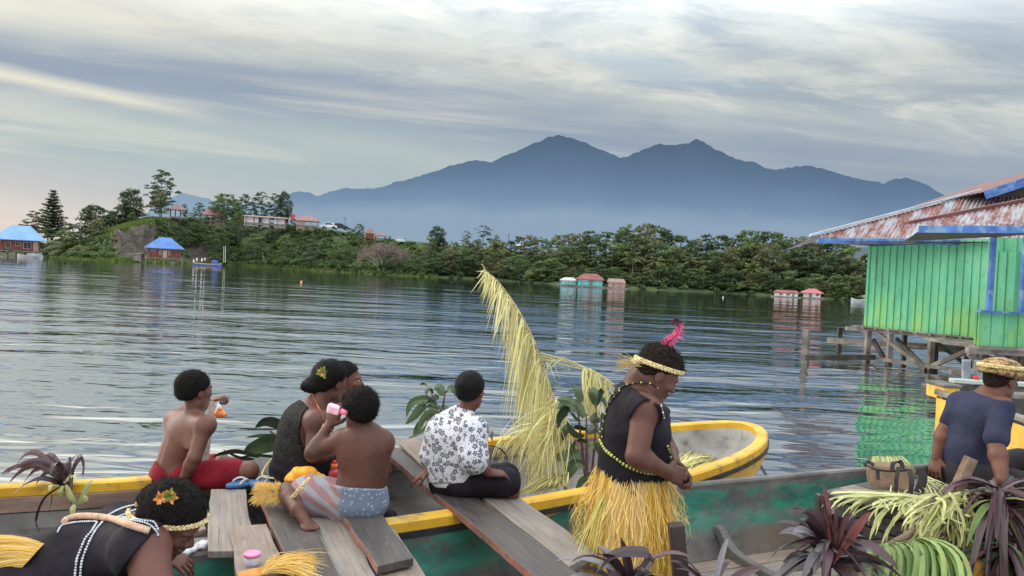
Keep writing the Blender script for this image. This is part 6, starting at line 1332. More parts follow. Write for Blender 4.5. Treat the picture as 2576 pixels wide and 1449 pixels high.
beads('bead_sash', r6, [b6, top6], arc, .0095, .0044, [m_bdy, m_bdk], .006, 3.3, pick=lambda n: 0 if n % 4 == 0 else 1, cord=.004)
beads('bead_sash', r6, [top6], [(1513, 1108), (1525, 1130), (1548, 1150), (1575, 1170), (1605, 1184), (1640, 1190), (1668, 1188)], .016, .0075, [m_bdy, m_bdk], .008, 3.2, cord=.006)
beads('bead_sash', r6, [top6], [(1560, 985), (1538, 1012), (1525, 1045), (1518, 1080), (1517, 1105)], .009, .0045, [m_bdy, m_bdk], .006, 3.3, pick=lambda n: 0 if n % 4 == 0 else 1, cord=.004)
beads('bead_sash', r6, [top6], [(1658, 1010), (1664, 1030), (1668, 1050)], .010, .0045, [m_bdk, m_white], .005, 3.2, pick=lambda n: n % 3 == 0, cord=.003)
beads('bead_sash', r6, [top6], [(1676, 1120), (1682, 1145), (1684, 1170)], .012, .005, [m_bdy, m_bdk], .008, 3.2, pick=lambda n: n % 2, cord=.004)
f_, u_, rr_ = ortho(hf, hu); bp = []
for t in np.linspace(-.25, 1.25, 22) * PI:
    q = hc + (rr_ * math.sin(t + PI * .0) * .0 ) ; 
for a in np.linspace(-1.2, 2 * PI - 1.25, 26): bp.append(hc + hs * (f_ * (-.06 + .47 * math.cos(a)) + rr_ * .41 * math.sin(a) + u_ * (.165 + .15 * math.cos(a))))
braid('braided_headband', bp, .021, m_straw, r6)
def tuft(root, c, d, n, L, w, m, spread=.4, seed=1, name='straw_tuft', g=.4, tr=(0, 1)):
    rs = random.Random(seed); b = MB()
    for i in range(n):
        dd_ = nz(d + np.array([rs.gauss(0, spread) for _ in range(3)]) * .6); l = L * rs.uniform(.5, 1.15); q = c + np.array([rs.gauss(0, .006) for _ in range(3)])
        b.ribbon(bez(q, q + dd_ * l * .6, q + dd_ * l - np.array([0, 0, g * l]), 5), [w, w, w * .9, w * .8, w * .6, w * .3], nz(np.cross(dd_, (rs.random() - .5, rs.random(), .3))), t=rs.uniform(*tr))
    return b.build(name, m, root)
bt = P(1606, 912, 3.22); tuft(r6, bt, D3(-1, -.02, -.1), 150, .10, .0020, m_straw, .32, 4, g=.1)
braid('braid_end', [P(1612, 905, 3.22), P(1600, 908, 3.21), P(1588, 912, 3.21)], .022, m_straw, r6)
m_pink = mat('pink_feather', (.75, .03, .22), (.9, .25, .42), sc=40, attr=True, rough=.6, transl=.3); m_dkf = mat('dark_feather', (.03, .01, .015), (.12, .02, .05), sc=40, attr=True, rough=.6)
b = MB(); rs = random.Random(8); st = spline([P(1672, 872, 3.27), P(1686, 858, 3.27), P(1700, 846, 3.27), P(1708, 828, 3.27), P(1706, 812, 3.27), P(1697, 806, 3.27), P(1690, 815, 3.27)], 6); b.tube(st, .0035, 5, mi=1)
for i in range(460):
    u = rs.random(); k = int(u * (len(st) - 1)); q = st[k]; d = nz(np.array([rs.gauss(0, 1) for _ in range(3)]) * .8 + UP * .5); l = (.034 if u < .45 else .020) * rs.uniform(.5, 1.2) if u < .7 else .010
    b.ribbon([q, q + d * l * .5, q + d * l + RT * .004], [.003, .003, .001], nz(np.cross(d, FW)), t=rs.random(), mi=0 if u < .62 and rs.random() < .85 else 1)
b.build('feather', [m_pink, m_dkf], r6)
def grass_skirt(name, root, c0, ax, ay, top_z, bot, flare, n, m, seed=1, w=.0042, wob=.02, wild=.08):
    """c0 centre of waist, half axes ax (right) ay (away), length bot metres"""
    rs = random.Random(seed); b = MB()
    for i in range(n):
        a = rs.uniform(0, 2 * PI); lay = rs.random(); L = bot * rs.uniform(.80, 1.04); fx = flare * rs.uniform(.82, 1.06); base = c0 + RT * (1, 1, 0) * ax * math.cos(a) * (.93 + .1 * lay) + np.array([0, 1, 0]) * ay * math.sin(a) * (.93 + .1 * lay) + (0, 0, rs.uniform(-.008, .012))
        o = nz(RT * (1, 1, 0) * math.cos(a) + np.array([0, 1, 0]) * math.sin(a)); pts = []; ph = rs.uniform(0, 6); wd = rs.random() < wild
        sd = nz(np.cross(o, (0, 0, 1))); s1 = rs.gauss(0, wob); cl = math.sin(a * 9 + 1) * .010 + math.sin(a * 23) * .006
        for k in range(9):
            u = k / 8; pts.append(base + o * (fx * (1 - (1 - u) ** 2.0) * L * .5 + cl * u + (rs.uniform(.02, .10) * math.sin(PI * u) if wd else 0)) + sd * (s1 * u * u + .004 * math.sin(ph + u * 7) + (rs.gauss(0, .01) if wd else 0)) - np.array([0, 0, L * u]))
        cc = .5 + .18 * math.sin(a * 3 + 1) + .14 * math.sin(a * 11) + rs.gauss(0, .16); ww = w * rs.uniform(.5, 1.3)
        b.ribbon(pts, [ww * .6] + [ww] * 7 + [ww * .4], nz(sd + o * rs.gauss(0, .5)), t=[min(1, max(0, cc + (rs.random() - .5) * .06)) for _ in range(18)])
    return b.build(name, m, root)
wc = J['pelvis'] * 1.0; grass_skirt('grass_skirt', r6, P(1590, 1182, 3.30), 0.152, .158, 0, .50, .17, 8600, m_skirt, 2, w=.0026, wob=.010, wild=.03)
S = SDF(.007); S.cone(P(1588, 1200, 3.30), P(1582, 1430, 3.30), .145, .185, .02); S.build('skirt_lining', mat('golden_lining', (.42, .26, .06), (.62, .42, .14), sc=60, st=(6, 6, .4), rough=.9), r6, fold=(.006, 40))  # lining close to the golden tone of the strands
tuft(r6, P(1530, 1230, 3.22), D3(-.35, -.5, -.3), 26, .34, .0034, mat('yellow_green_strands', (.55, .58, .16), (.72, .72, .35), sc=30, attr=True, transl=.2), .35, 6, 'loose_strands', .6)
# ---- 7 man at the right
J = J_(0, pelvis=(2440, 1185, 4.92), waist=(2438, 1130, 4.92), chest=(2458, 1060, 4.90), neck=(2488, 992, 4.88), shL=(2414, 1012, 5.0), elL=(2376, 1082, 5.0), wrL=(2356, 1152, 4.98), shR=(2520, 1022, 4.74), elR=(2506, 1122, 4.62), wrR=(2522, 1210, 4.50),
       hipL=(2445, 1190, 5.02), knL=(2585, 1150, 5.2), anL=(2620, 1260, 5.2), hipR=(2455, 1195, 4.82), knR=(2600, 1225, 4.62), anR=(2640, 1330, 4.6), sc=.92, girth=(.158, .150, .160, .095))
r7 = person('man in navy tee and woven straw hat sitting on the canoe rim', J); hc, hf, hu = P(2518, 958, 4.86), D3(.93, -.10, .30), D3(.1, 1, 0)
S = SDF(.0055); torso(S, J); arm(S, J, 'L', 1.02, r=(.056, .045, .046, .032)); arm(S, J, 'R', 1.05, r=(.058, .046, .047, .033)); leg(S, J, 'L', 1); leg(S, J, 'R', 1); S.cone(J['neck'], hc - nz(hu) * .07 - nz(hf) * .02, .065, .065, .03); add_head(S, hc, hf, hu, .235)
add_hand(S, J['wrL'], D3(-.2, -.5, -.2), D3(.3, -.8, .2), 1.05, .4, 1); add_hand(S, J['wrR'], D3(.55, -.5, -.1), D3(0, -.9, .1), 1.05, .35, 1, .15); b7 = S.build('body', m_sk4, r7, fold=(.0012, 30)); eyes(r7, hc, hf, hu, .235)
up_ = nz(J['neck'] - J['pelvis']); S = SDF(.0055); torso(S, J, 1.0, .014, fl=.74); arm(S, J, 'L', 1.0, .012, .70); arm(S, J, 'R', 1.02, .016, .80); S.cut(J['neck'] + up_ * .002, up_); S.build('navy_tee', m_navy, r7, fold=(.008, 18), seed=31)
S = SDF(.006); S.cone(J['pelvis'] - up_ * .03, J['pelvis'], .17, .165, .03); leg(S, J, 'L', .95, .012, .85); leg(S, J, 'R', .95, .016, .98); S.build('shorts', m_dkb, r7, fold=(.006, 24), seed=32)
hair(r7, hc, hf, hu, .235, m_hairb, .01, nape=-.10, line=.02)
m_hat = mat('woven_straw_hat', (0.22, 0.13, 0.05), (0.50, 0.34, 0.15), sc=55, rough=.85, bump=.9, bsc=120, bst=(1, 1, 2), c3=(.10, .06, .03), sc3=26, lo3=.5, hi3=.6)
f_, u_, rr_ = ortho(hf, hu); S = SDF(.005); R_ = [rr_, f_, u_]; pc = lambda a, b_, d: hc + (rr_ * a + f_ * b_ + u_ * d) * .235
S.ell(pc(0, -.05, .34), np.array([.50, .58, .32]) * .235, R_, .02); S.ell(pc(0, -.05, .24), np.array([.53, .62, .15]) * .235, R_, .02); S.ell(pc(0, .56, .17), np.array([.42, .36, .035]) * .235, R_, .02); S.cut(pc(0, 0, .13), -nz(u_ + f_ * .12)); S.build('hat', m_hat, r7, fold=(.003, 130), seed=5)
braid('hat_band', [hc + .235 * (f_ * (-.05 + .59 * math.cos(a)) + rr_ * .52 * math.sin(a) + u_ * .40) for a in np.linspace(0, 2 * PI, 22)], .026, m_straw, r7)
# ---- 8 bending woman at the lower left
J = J_(0, pelvis=(-20, 1500, 2.34), waist=(95, 1468, 2.38), chest=(232, 1405, 2.42), neck=(338, 1342, 2.44), shR=(368, 1378, 2.22), elR=(392, 1500, 2.12), wrR=(470, 1530, 2.3), shL=(300, 1322, 2.66), elL=(372, 1392, 2.80), wrL=(416, 1392, 2.84),
       hipR=(-30, 1520, 2.26), knR=(60, 1800, 2.3), anR=(0, 2050, 2.3), hipL=(-30, 1520, 2.44), knL=(60, 1800, 2.5), anL=(0, 2050, 2.5), sc=.98, girth=(.155, .142, .148, .088)); J['base'] = .21
r8 = person('woman in black top bending forward with white bead strings on her back', J); hc, hf, hu = P(424, 1308, 2.34), D3(.76, -.62, .05), D3(.6, .78, -.1); hs = .215
S = SDF(.0038); torso(S, J, fl=.80); arm(S, J, 'R', 1.05, r=(.060, .050, .044, .03)); arm(S, J, 'L', .95); S.chain([J['neck'], P(378, 1322, 2.38), hc - nz(hu) * .03 - nz(hf) * .05], [.066, .056, .052], .03); add_head(S, hc, hf, hu, hs); leg(S, J, 'R', 1.0); leg(S, J, 'L', 1.0)
add_hand(S, J['wrL'], D3(.75, -.35, -.1), D3(-.1, -.9, .3), .92, .35, -1, .12); b8 = S.build('body', m_sk4, r8, fold=(.0008, 32))
h_ = hair(r8, hc, hf, hu, hs, m_hair, .012, nape=-.2, line=.04, fold=(.0015, 160), name='nape_hair')
f_, u_, rr_ = ortho(hf, hu); S = SDF(.004); S.ell(hc + (f_ * -.05 + u_ * .20) * hs, np.array([.42, .48, .41]) * hs, [rr_, f_, u_], .02); S.ell(hc + (f_ * -.42 + u_ * .10) * hs, np.array([.18, .16, .15]) * hs, [rr_, f_, u_], .02); S.cut(hc + u_ * .06 * hs, nz(f_ * .60 - u_)); h_ = S.build('hair', m_hair, r8, fold=(.003, 130)); frizz(r8, h_, m_hair, 3000, .010, .0008)
up_ = nz(J['neck'] - J['waist']); S = SDF(.0045); torso(S, J, 1.0, .012, fl=.82); S.cone(J['shR'] - RT * .02, J['shR'] + (J['elR'] - J['shR']) * .16 - RT * .015, .084, .082, .03); S.cone(J['shL'], J['shL'] + (J['elL'] - J['shL']) * .12, .07, .07, .03); S.ncone(J['neck'] + up_ * .02, P(378, 1322, 2.38), .068, .064); S.cut(P(352, 1392, 2.2), D3(.79, -.61, 0)); top8 = S.build('black_top', m_blk, r8, fold=(.0055, 20), seed=41)
m_bw = mat('white_beads', (.52, .54, .60), (.72, .74, .80), sc=60, rough=.3); ob = [top8, b8]
beads('bead_string', r8, ob, [(356, 1271), (330, 1274), (300, 1284), (262, 1304)], .0075, .0034, [m_bw], dflt=2.4); beads('bead_string', r8, ob, [(356, 1279), (335, 1287), (310, 1298), (284, 1307)], .0075, .0034, [m_bw], dflt=2.4)
beads('bead_string', r8, ob, [(245, 1316), (232, 1338), (217, 1356), (203, 1388), (195, 1410), (190, 1449), (190, 1475)], .0085, .0040, [m_bw], dflt=2.3); beads('bead_string', r8, ob, [(258, 1316), (243, 1335), (229, 1360), (216, 1390), (208, 1415), (204, 1449), (204, 1475)], .0085, .0040, [m_bw], dflt=2.3)
beads('bead_string', r8, ob, [(146, 1340), (156, 1325), (175, 1319), (200, 1315), (243, 1314)], .0070, .0033, [m_bw], dflt=2.4); beads('bead_string', r8, ob, [(262, 1304), (300, 1307), (335, 1312), (370, 1320), (390, 1336), (398, 1352)], .0075, .0034, [m_bw], dflt=2.4)
beads('bead_string', r8, ob, [(280, 1302), (320, 1305), (360, 1312), (385, 1316), (396, 1334)], .0075, .0034, [m_bw], dflt=2.4)
b = MB(); pp = [on(ob, a, c, .008, 2.42) for a, c in [(164, 1319), (172, 1312), (186, 1307), (205, 1304), (230, 1304), (260, 1307), (290, 1313), (320, 1322), (350, 1332), (374, 1339)]]; pp = spline(pp, 7)
b.tube(pp, [.0095 + .0022 * (i % 2) for i in range(len(pp))], 8); b.build('coiled_band', mat('peach_cord', (.46, .27, .18), (.66, .45, .32), sc=60, rough=.8), r8, smooth=True)
f_, u_, rr_ = ortho(hf, hu); braid('braided_headband', [hc + hs * (f_ * (-.06 + .49 * math.cos(a)) + rr_ * .43 * math.sin(a) + u_ * (.075 + .27 * math.cos(a))) for a in np.linspace(-2.9, 2.9, 24)], .016, m_straw, r8)
flower(r8, P(430, 1246, 2.24), .025, 18, m_fg, m_fo, 5); flower(r8, P(406, 1252, 2.22), .022, 8, m_fo, m_fg, 6)
b = MB(); hc_ = P(403, 1352, 2.27)
for k in range(5): b.ball(hc_ + np.array([random.uniform(-.004, .004), 0, -.007 * k]), .0048, 4)
b.build('earring', m_bw, r8, smooth=True)
b = MB(); rs = random.Random(9)
for i in range(1500):
    u = rs.random(); s0 = P(112 - 85 * u, 1366 + 92 * u, 2.32 - .06 * math.sin(PI * u) + rs.uniform(-.02, .05)); e = P(-150 + 60 * u + rs.uniform(-40, 40), 1400 + 160 * u + rs.uniform(-25, 25), 2.3 + rs.uniform(-.05, .1)); w = rs.uniform(.002, .0045)
    b.ribbon(bez(s0, (s0 + e) / 2 + (0, 0, .04 + .03 * rs.random()), e, 6), [w] * 6 + [.001], nz(np.cross(e - s0, FW) + np.array([rs.gauss(0, .1) for _ in range(3)])), t=rs.uniform(.3, .8))
b.build('grass_skirt', m_skirt, r8)
# ================================================================ plants, palm leaves and small things
m_cord = mat('purple_cordyline_leaf', (0.022, 0.010, 0.014), (0.115, 0.060, 0.072), sc=12, attr=True, rough=.38, transl=.08, spec=.5)
m_cordg = mat('grey_purple_leaf', (0.05, 0.04, 0.05), (0.20, 0.18, 0.20), sc=12, attr=True, rough=.42, transl=.05, spec=.6)
m_glf = mat('broad_green_leaf', (0.025, 0.045, 0.022), (0.12, 0.18, 0.085), sc=10, attr=True, rough=.35, transl=.12, spec=.5)
m_ygl = mat('yellow_green_strip', (0.24, 0.27, 0.08), (0.72, 0.72, 0.36), sc=5, attr=True, rough=.5, transl=.25, spec=.3)
m_pgr = mat('pale_palm_strand', (0.34, 0.28, 0.09), (0.90, 0.86, 0.46), sc=5, attr=True, rough=.55, transl=.3, spec=.3)
m_gpl = mat('fresh_green_palm_leaf', (0.06, 0.13, 0.022), (0.36, 0.46, 0.15), sc=10, attr=True, rough=.42, transl=.25, spec=.4)
m_stem = mat('dark_red_stem', (0.06, 0.02, 0.03), (0.14, 0.06, 0.06), sc=20, rough=.6)
def leafc(b, pts, w, t=.5, mi=0, side=None, fold=.14, n=5):
    """blade through points (a, px, py, depth) with width w in the middle"""
    p = spline([P(*q) for q in pts], n); k = len(p); ws = [max(.0015, w * math.sin(PI * min(1, (.10 + .90 * (i / (k - 1)) ** .85))) ** .75) for i in range(k)]
    sd = side if side is not None else nz(np.cross(p[-1] - p[0], FW) + np.array([random.uniform(-.5, .5) for _ in range(3)]) * .8)
    b.ribbon(p, ws, nz(sd), t=t, mi=mi, fold=fold)
def fan(b, base, tips, w, lift=.12, mi=0, jit=.02, tr=(0, 1)):
    for (px, py, d) in tips:
        a = P(*base); e = P(px, py, d); m = (a + e) / 2 + np.array([random.uniform(-jit, jit), random.uniform(-jit, jit), lift * random.uniform(.7, 1.3)]); p = bez(a, m + (m - (a + e) / 2) * .6, e, 9)
        ws = [max(.002, w * random.uniform(.9, 1.1) * math.sin(PI * (.12 + .86 * (i / 9))) ** .7) for i in range(10)]
        b.ribbon(p, ws, nz(np.cross(e - a, FW) + np.random.randn(3) * np.linalg.norm(e - a) * .35), t=random.uniform(*tr), mi=mi, fold=.14)
random.seed(77); np.random.seed(77)
# A cordyline bunch tied to the left rim
o = thing('cordyline_bunch', 'bunch of dark drooping cordyline leaves tied to the yellow rim at far left', 'leaf bunch', Pz(165, 1235, .6)); b = MB()
for t_ in [(3, 1192, 3.7), (25, 1212, 3.75), (30, 1245, 3.6), (55, 1222, 3.7), (70, 1180, 3.9), (90, 1218, 3.7), (40, 1170, 3.85), (125, 1195, 3.6), (100, 1150, 3.9)]: fan(b, (172, 1238, 3.74), [t_], .032, .13)
fan(b, (172, 1238, 3.74), [(112, 1140, 3.85), (150, 1165, 3.8)], .03, .04)
for q in [[(175, 1238, 3.74), (172, 1185, 3.76), (190, 1148, 3.76), (208, 1162, 3.72), (210, 1205, 3.7)], [(178, 1238, 3.74), (182, 1180, 3.74), (203, 1150, 3.72), (212, 1175, 3.7), (205, 1200, 3.7)], [(172, 1238, 3.74), (150, 1195, 3.74), (125, 1165, 3.74), (70, 1160, 3.7), (8, 1195, 3.66)], [(168, 1235, 3.7), (160, 1180, 3.7), (175, 1160, 3.7)]]: leafc(b, q, .034, random.random())
b.build('leaves', m_cord, o); b = MB()
for q, w in [([(165, 1220, 3.68), (175, 1245, 3.64), (186, 1262, 3.64), (185, 1270, 3.66)], .03), ([(232, 1208, 3.66), (220, 1222, 3.64), (205, 1255, 3.64), (192, 1268, 3.66)], .028), ([(150, 1222, 3.66), (130, 1222, 3.64), (122, 1236, 3.64)], .03), ([(155, 1222, 3.66), (150, 1236, 3.62), (152, 1252, 3.62)], .032),
             ([(190, 1270, 3.64), (215, 1256, 3.62), (210, 1245, 3.62)], .03), ([(188, 1268, 3.64), (182, 1285, 3.63), (192, 1310, 3.64)], .03), ([(160, 1215, 3.7), (185, 1195, 3.7), (190, 1215, 3.68)], .018)]: leafc(b, q, w, random.random(), side=nz(RT + UP * .3), fold=.05)
b.build('tie_ribbons', m_ygl, o); b = MB(); leafc(b, [(150, 1225, 3.64), (115, 1250, 3.62), (95, 1290, 3.62), (92, 1320, 3.64), (105, 1345, 3.66)], .014, .3); leafc(b, [(130, 1240, 3.64), (130, 1262, 3.64), (122, 1292, 3.64)], .006, .9); b.tube([P(176, 1150, 3.74), P(178, 1240, 3.68), P(194, 1320, 3.66)], .007, 5); b.build('stem', m_cord, o)
# B broad leaves beside the woman in the tank top
o = thing('broadleaf_cutting', 'broad glossy green leaves lying beside the woman in the tank top', 'leafy cutting', Pz(700, 1150, .6)); b = MB()
for q, w in [([(725, 1100, 4.2), (705, 1068, 4.2), (670, 1060, 4.2), (641, 1076, 4.2)], .075), ([(722, 1110, 4.2), (690, 1098, 4.2), (650, 1096, 4.2), (617, 1101, 4.2)], .03), ([(722, 1112, 4.2), (700, 1100, 4.2), (672, 1108, 4.15)], .05), ([(715, 1112, 4.15), (680, 1105, 4.15), (640, 1120, 4.1), (612, 1140, 4.1)], .085),
             ([(720, 1118, 4.1), (690, 1122, 4.1), (655, 1132, 4.05), (615, 1142, 4.05)], .06), ([(728, 1105, 4.3), (715, 1075, 4.3), (700, 1070, 4.3)], .05), ([(650, 1150, 4.05), (600, 1135, 4.05), (560, 1140, 4.05), (532, 1150, 4.05)], .03), ([(640, 1155, 4.0), (600, 1150, 4.0), (560, 1130, 4.0)], .022), ([(700, 1150, 4.0), (650, 1145, 4.0), (600, 1150, 4.0)], .02)]: leafc(b, q, w, random.random(), side=nz(UP + RT * .1 - FW * .4), fold=.1)
b.build('leaves', m_glf, o); b = MB(); b.tube([P(735, 1130, 4.1), P(715, 1112, 4.15), P(680, 1085, 4.2)], .006, 5); b.build('stem', m_stem, o)
# C and D leafy cordyline stems
def leafy(name, label, base, tops, lv, w=.06, mats=(m_glf, m_stem), side=None):
    o = thing(name, label, 'plant', P(*base)); b = MB()
    for t in tops: b.tube(bez(P(*base), (P(*base) + P(*t)) / 2 + (random.uniform(-.03, .03), 0, .02), P(*t), 6), [.011, .010, .009, .008, .007, .006, .004], 6)
    b.build('stem', mats[1], o, smooth=True); b = MB()
    for q in lv:
        a, e = q[0], q[-1]; leafc(b, q, w * random.uniform(.8, 1.2), random.random())
    b.build('leaves', mats[0], o); return o
D_ = 4.75
leafy('broadleaf_plant', 'leafy green and maroon plant on the yellow rim left of the floral shirt boy', (1118, 1118, D_), [(1085, 990, D_), (1120, 985, D_), (1105, 1020, D_)],
      [[(1105, 1030, D_), (1070, 1020, D_), (1040, 1050, D_), (1020, 1068, D_)], [(1100, 1020, D_), (1070, 1005, D_), (1035, 1015, D_), (1022, 1050, D_)], [(1100, 1040, D_), (1070, 1050, D_), (1050, 1075, D_), (1040, 1100, D_)], [(1105, 1060, D_), (1075, 1070, D_), (1045, 1090, D_), (1025, 1103, D_)],
       [(1108, 1050, D_), (1085, 1070, D_), (1075, 1100, D_)], [(1085, 992, D_), (1070, 970, D_), (1055, 968, D_)], [(1090, 990, D_), (1085, 975, D_), (1070, 985, D_), (1075, 1005, D_)], [(1120, 990, D_), (1135, 978, D_), (1146, 990, D_), (1142, 1005, D_)], [(1115, 995, D_), (1105, 975, D_), (1090, 980, D_)],
       [(1112, 1070, D_), (1090, 1095, D_), (1080, 1112, D_)], [(1105, 1000, D_), (1085, 1000, D_), (1062, 1025, D_)], [(1108, 1035, D_), (1095, 1060, D_), (1090, 1085, D_)], [(1110, 1020, D_), (1130, 1040, D_), (1125, 1080, D_)], [(1112, 1050, D_ - .1), (1082, 1040, D_ - .1), (1060, 1065, D_ - .1), (1055, 1095, D_ - .1)]], .055)
D_ = 4.6
leafy('broadleaf_plant', 'tall dark green cordyline plant between the upright palm leaf and the standing woman', (1478, 1262, D_), [(1450, 1010, D_), (1500, 1010, D_), (1475, 1040, D_), (1462, 1150, D_)],
      [[(1460, 1060, D_), (1430, 1030, D_), (1410, 1045, D_), (1402, 1080, D_)], [(1455, 1035, D_), (1430, 1008, D_), (1400, 1005, D_)], [(1470, 1050, D_), (1450, 1020, D_), (1420, 1015, D_), (1400, 1030, D_)], [(1478, 1080, D_), (1440, 1070, D_), (1420, 1085, D_), (1415, 1110, D_)], [(1478, 1090, D_), (1505, 1075, D_), (1520, 1100, D_), (1515, 1130, D_)],
       [(1480, 1110, D_), (1450, 1105, D_), (1435, 1130, D_), (1440, 1160, D_)], [(1470, 1150, D_), (1440, 1140, D_), (1405, 1150, D_), (1390, 1165, D_)], [(1475, 1170, D_), (1450, 1165, D_), (1430, 1190, D_), (1425, 1215, D_)], [(1480, 1200, D_ - .2), (1465, 1215, D_ - .2), (1458, 1245, D_ - .2), (1470, 1262, D_ - .2)], [(1482, 1190, D_), (1500, 1210, D_), (1495, 1245, D_)],
       [(1500, 1020, D_), (1495, 990, D_), (1508, 985, D_), (1500, 1020, D_)], [(1495, 1025, D_), (1515, 1000, D_), (1530, 1030, D_)], [(1465, 1010, D_), (1455, 985, D_), (1440, 975, D_)], [(1485, 1060, D_), (1510, 1050, D_), (1530, 1070, D_)], [(1478, 1130, D_), (1500, 1120, D_), (1512, 1150, D_)], [(1470, 1095, D_ - .1), (1446, 1088, D_ - .1), (1425, 1058, D_ - .1)]], .07)
# E the big upright palm leaf
FRD = thing('palm_frond', 'tall pale yellow palm leaf standing upright in the yellow rimmed canoe, its leaflets hanging', 'palm leaf', Pz(1425, 1235, .4))
rach = spline([P(1218, 678, 5.15), P(1255, 712, 5.1), P(1300, 775, 5.0), P(1338, 848, 4.95), P(1368, 930, 4.9), P(1390, 1000, 4.85), P(1405, 1060, 4.8), P(1416, 1130, 4.75), P(1425, 1240, 4.7)], 8); K = len(rach) - 1
b = MB(); b.tube(rach, [.004 + .012 * (i / K) for i in range(K + 1)], 7, t=.5); b.build('midrib', mat('tan_rib', (.22, .16, .06), (.48, .40, .18), sc=30, bump=.5, bsc=60), FRD, smooth=True)
b = MB(); rs = random.Random(5)
for i in range(430):
    u = (i + rs.random()) / 430; u = u ** .9; k = u * K * .80; j = int(k); q = rach[j] + (rach[min(j + 1, K)] - rach[j]) * (k - j); L = (.07 + 1.0 * min(1, u * 1.5) * (1 - .25 * max(0, u - .6) / .4)) * rs.uniform(.6, 1.08) * (.62 if rs.random() < .22 else 1)
    if u > .72: L *= (.80 - (u - .72) * .9)
    if u > .68 and rs.random() < .55: continue
    if math.sin(u * 95) + .6 * math.sin(u * 41 + 1) > .75 and rs.random() < .8: continue
    lat = -1 if rs.random() < .8 else .4; out = (.012 + .020 * (1 - u) * min(1, u * 6) + (.09 if u > .35 else 0) * rs.random() ** 2) * rs.uniform(.3, 1.3) * lat; dep = rs.uniform(-.12, .12); sw = rs.gauss(0, .018)
    a1 = q + RT * out * .6 + np.array([0, dep * .5, .015]); a2 = q + RT * (out + sw) + np.array([0, dep, -L * .42]); a3 = q + RT * (out * 1.08 + sw * 2 - .02 * (1 - u)) + np.array([0, dep * 1.05, -L])
    w = rs.uniform(.005, .0085); b.ribbon(bez(q, a1, a2, 6, a3), [w * .6, w, w, w, w, w * .6, .001], nz(RT + FW * rs.gauss(0, .7)), t=rs.uniform(.15, 1))
for i in range(26):   # tip spray
    q = rach[rs.randrange(0, 7)]; d = nz(RT * rs.uniform(-.5, .0) + UP * rs.uniform(-1.2, .25)); L = rs.uniform(.05, .12); b.ribbon([q, q + d * L * .6, q + d * L - (0, 0, .02)], [.005, .006, .001], nz(np.cross(d, FW)), t=rs.random())
b.build('leaflets', m_pgr, FRD)
TG = thing('palm_strand_tangle', 'tangle of pale split palm strands draped over the rim below the upright palm leaf', 'palm strands', Pz(1400, 1120, .6)); b = MB()
for i in range(150):
    s = P(1395 + rs.uniform(-10, 24), rs.uniform(1000, 1110), 4.72 + rs.uniform(-.08, .1)); typ = rs.random()
    if typ < .42: e = P(rs.uniform(1240, 1390), rs.uniform(1075, 1140), 4.5 + rs.uniform(-.1, .2)); m = (s + e) / 2 + (rs.uniform(-.05, .05), 0, rs.uniform(.03, .14)); e2 = e - (rs.uniform(-.03, .06), 0, rs.uniform(.05, .22))
    elif typ < .8: e = P(rs.uniform(1330, 1440), rs.uniform(1100, 1210), 4.45 + rs.uniform(-.1, .2)); m = (s + e) / 2 + RT * rs.uniform(-.10, .12) + (0, 0, rs.uniform(-.02, .1)); e2 = e + RT * rs.uniform(-.12, .10) - (0, 0, rs.uniform(.05, .22))
    else: e = P(rs.uniform(1395, 1470), rs.uniform(1060, 1200), 4.6); m = (s + e) / 2 + RT * rs.uniform(.02, .12); e2 = e - (0, 0, rs.uniform(.03, .2))
    w = rs.uniform(.004, .008); b.ribbon(bez(s, m, e, 8, e2), [w] * 8 + [.001], nz(np.cross(e - s, FW) + np.array([rs.gauss(0, .3) for _ in range(3)])), t=rs.uniform(.1, 1))
b.build('strands', m_pgr, TG)
b = MB()
for i in range(150):
    s = P(rs.uniform(1400, 1432), rs.uniform(1185, 1215), 4.6); e = P(rs.uniform(1300, 1400), 0, 4.3); px = rs.uniform(1305, 1430); e = P(px, 1245 - (px - 1305) * .14 + rs.uniform(-14, 4), 4.35 + rs.uniform(-.1, .1)); w = rs.uniform(.005, .009)
    b.ribbon(bez(s, (s + e) / 2 + (0, 0, rs.uniform(.0, .06)), e, 6), [w] * 6 + [.001], nz(np.cross(e - s, FW) + np.array([rs.gauss(0, .2) for _ in range(3)])), t=rs.uniform(0, .8))
tag(b.build('palm_strands', m_pgr), 'swept bundle of dry palm strands on the floor of the yellow rimmed canoe', 'palm strands')
b = MB(); leafc(b, [(1218, 1090, 4.5), (1235, 1090, 4.45), (1240, 1110, 4.45)], .05, .3); leafc(b, [(1222, 1120, 4.45), (1250, 1125, 4.4), (1272, 1145, 4.4), (1278, 1185, 4.4)], .014, .2); leafc(b, [(1222, 1125, 4.45), (1232, 1160, 4.4), (1250, 1185, 4.4)], .012, .2)
tag(b.build('dry_leaf', m_cordg), 'curled dry grey leaf hanging from the rim right of the floral shirt', 'leaf')
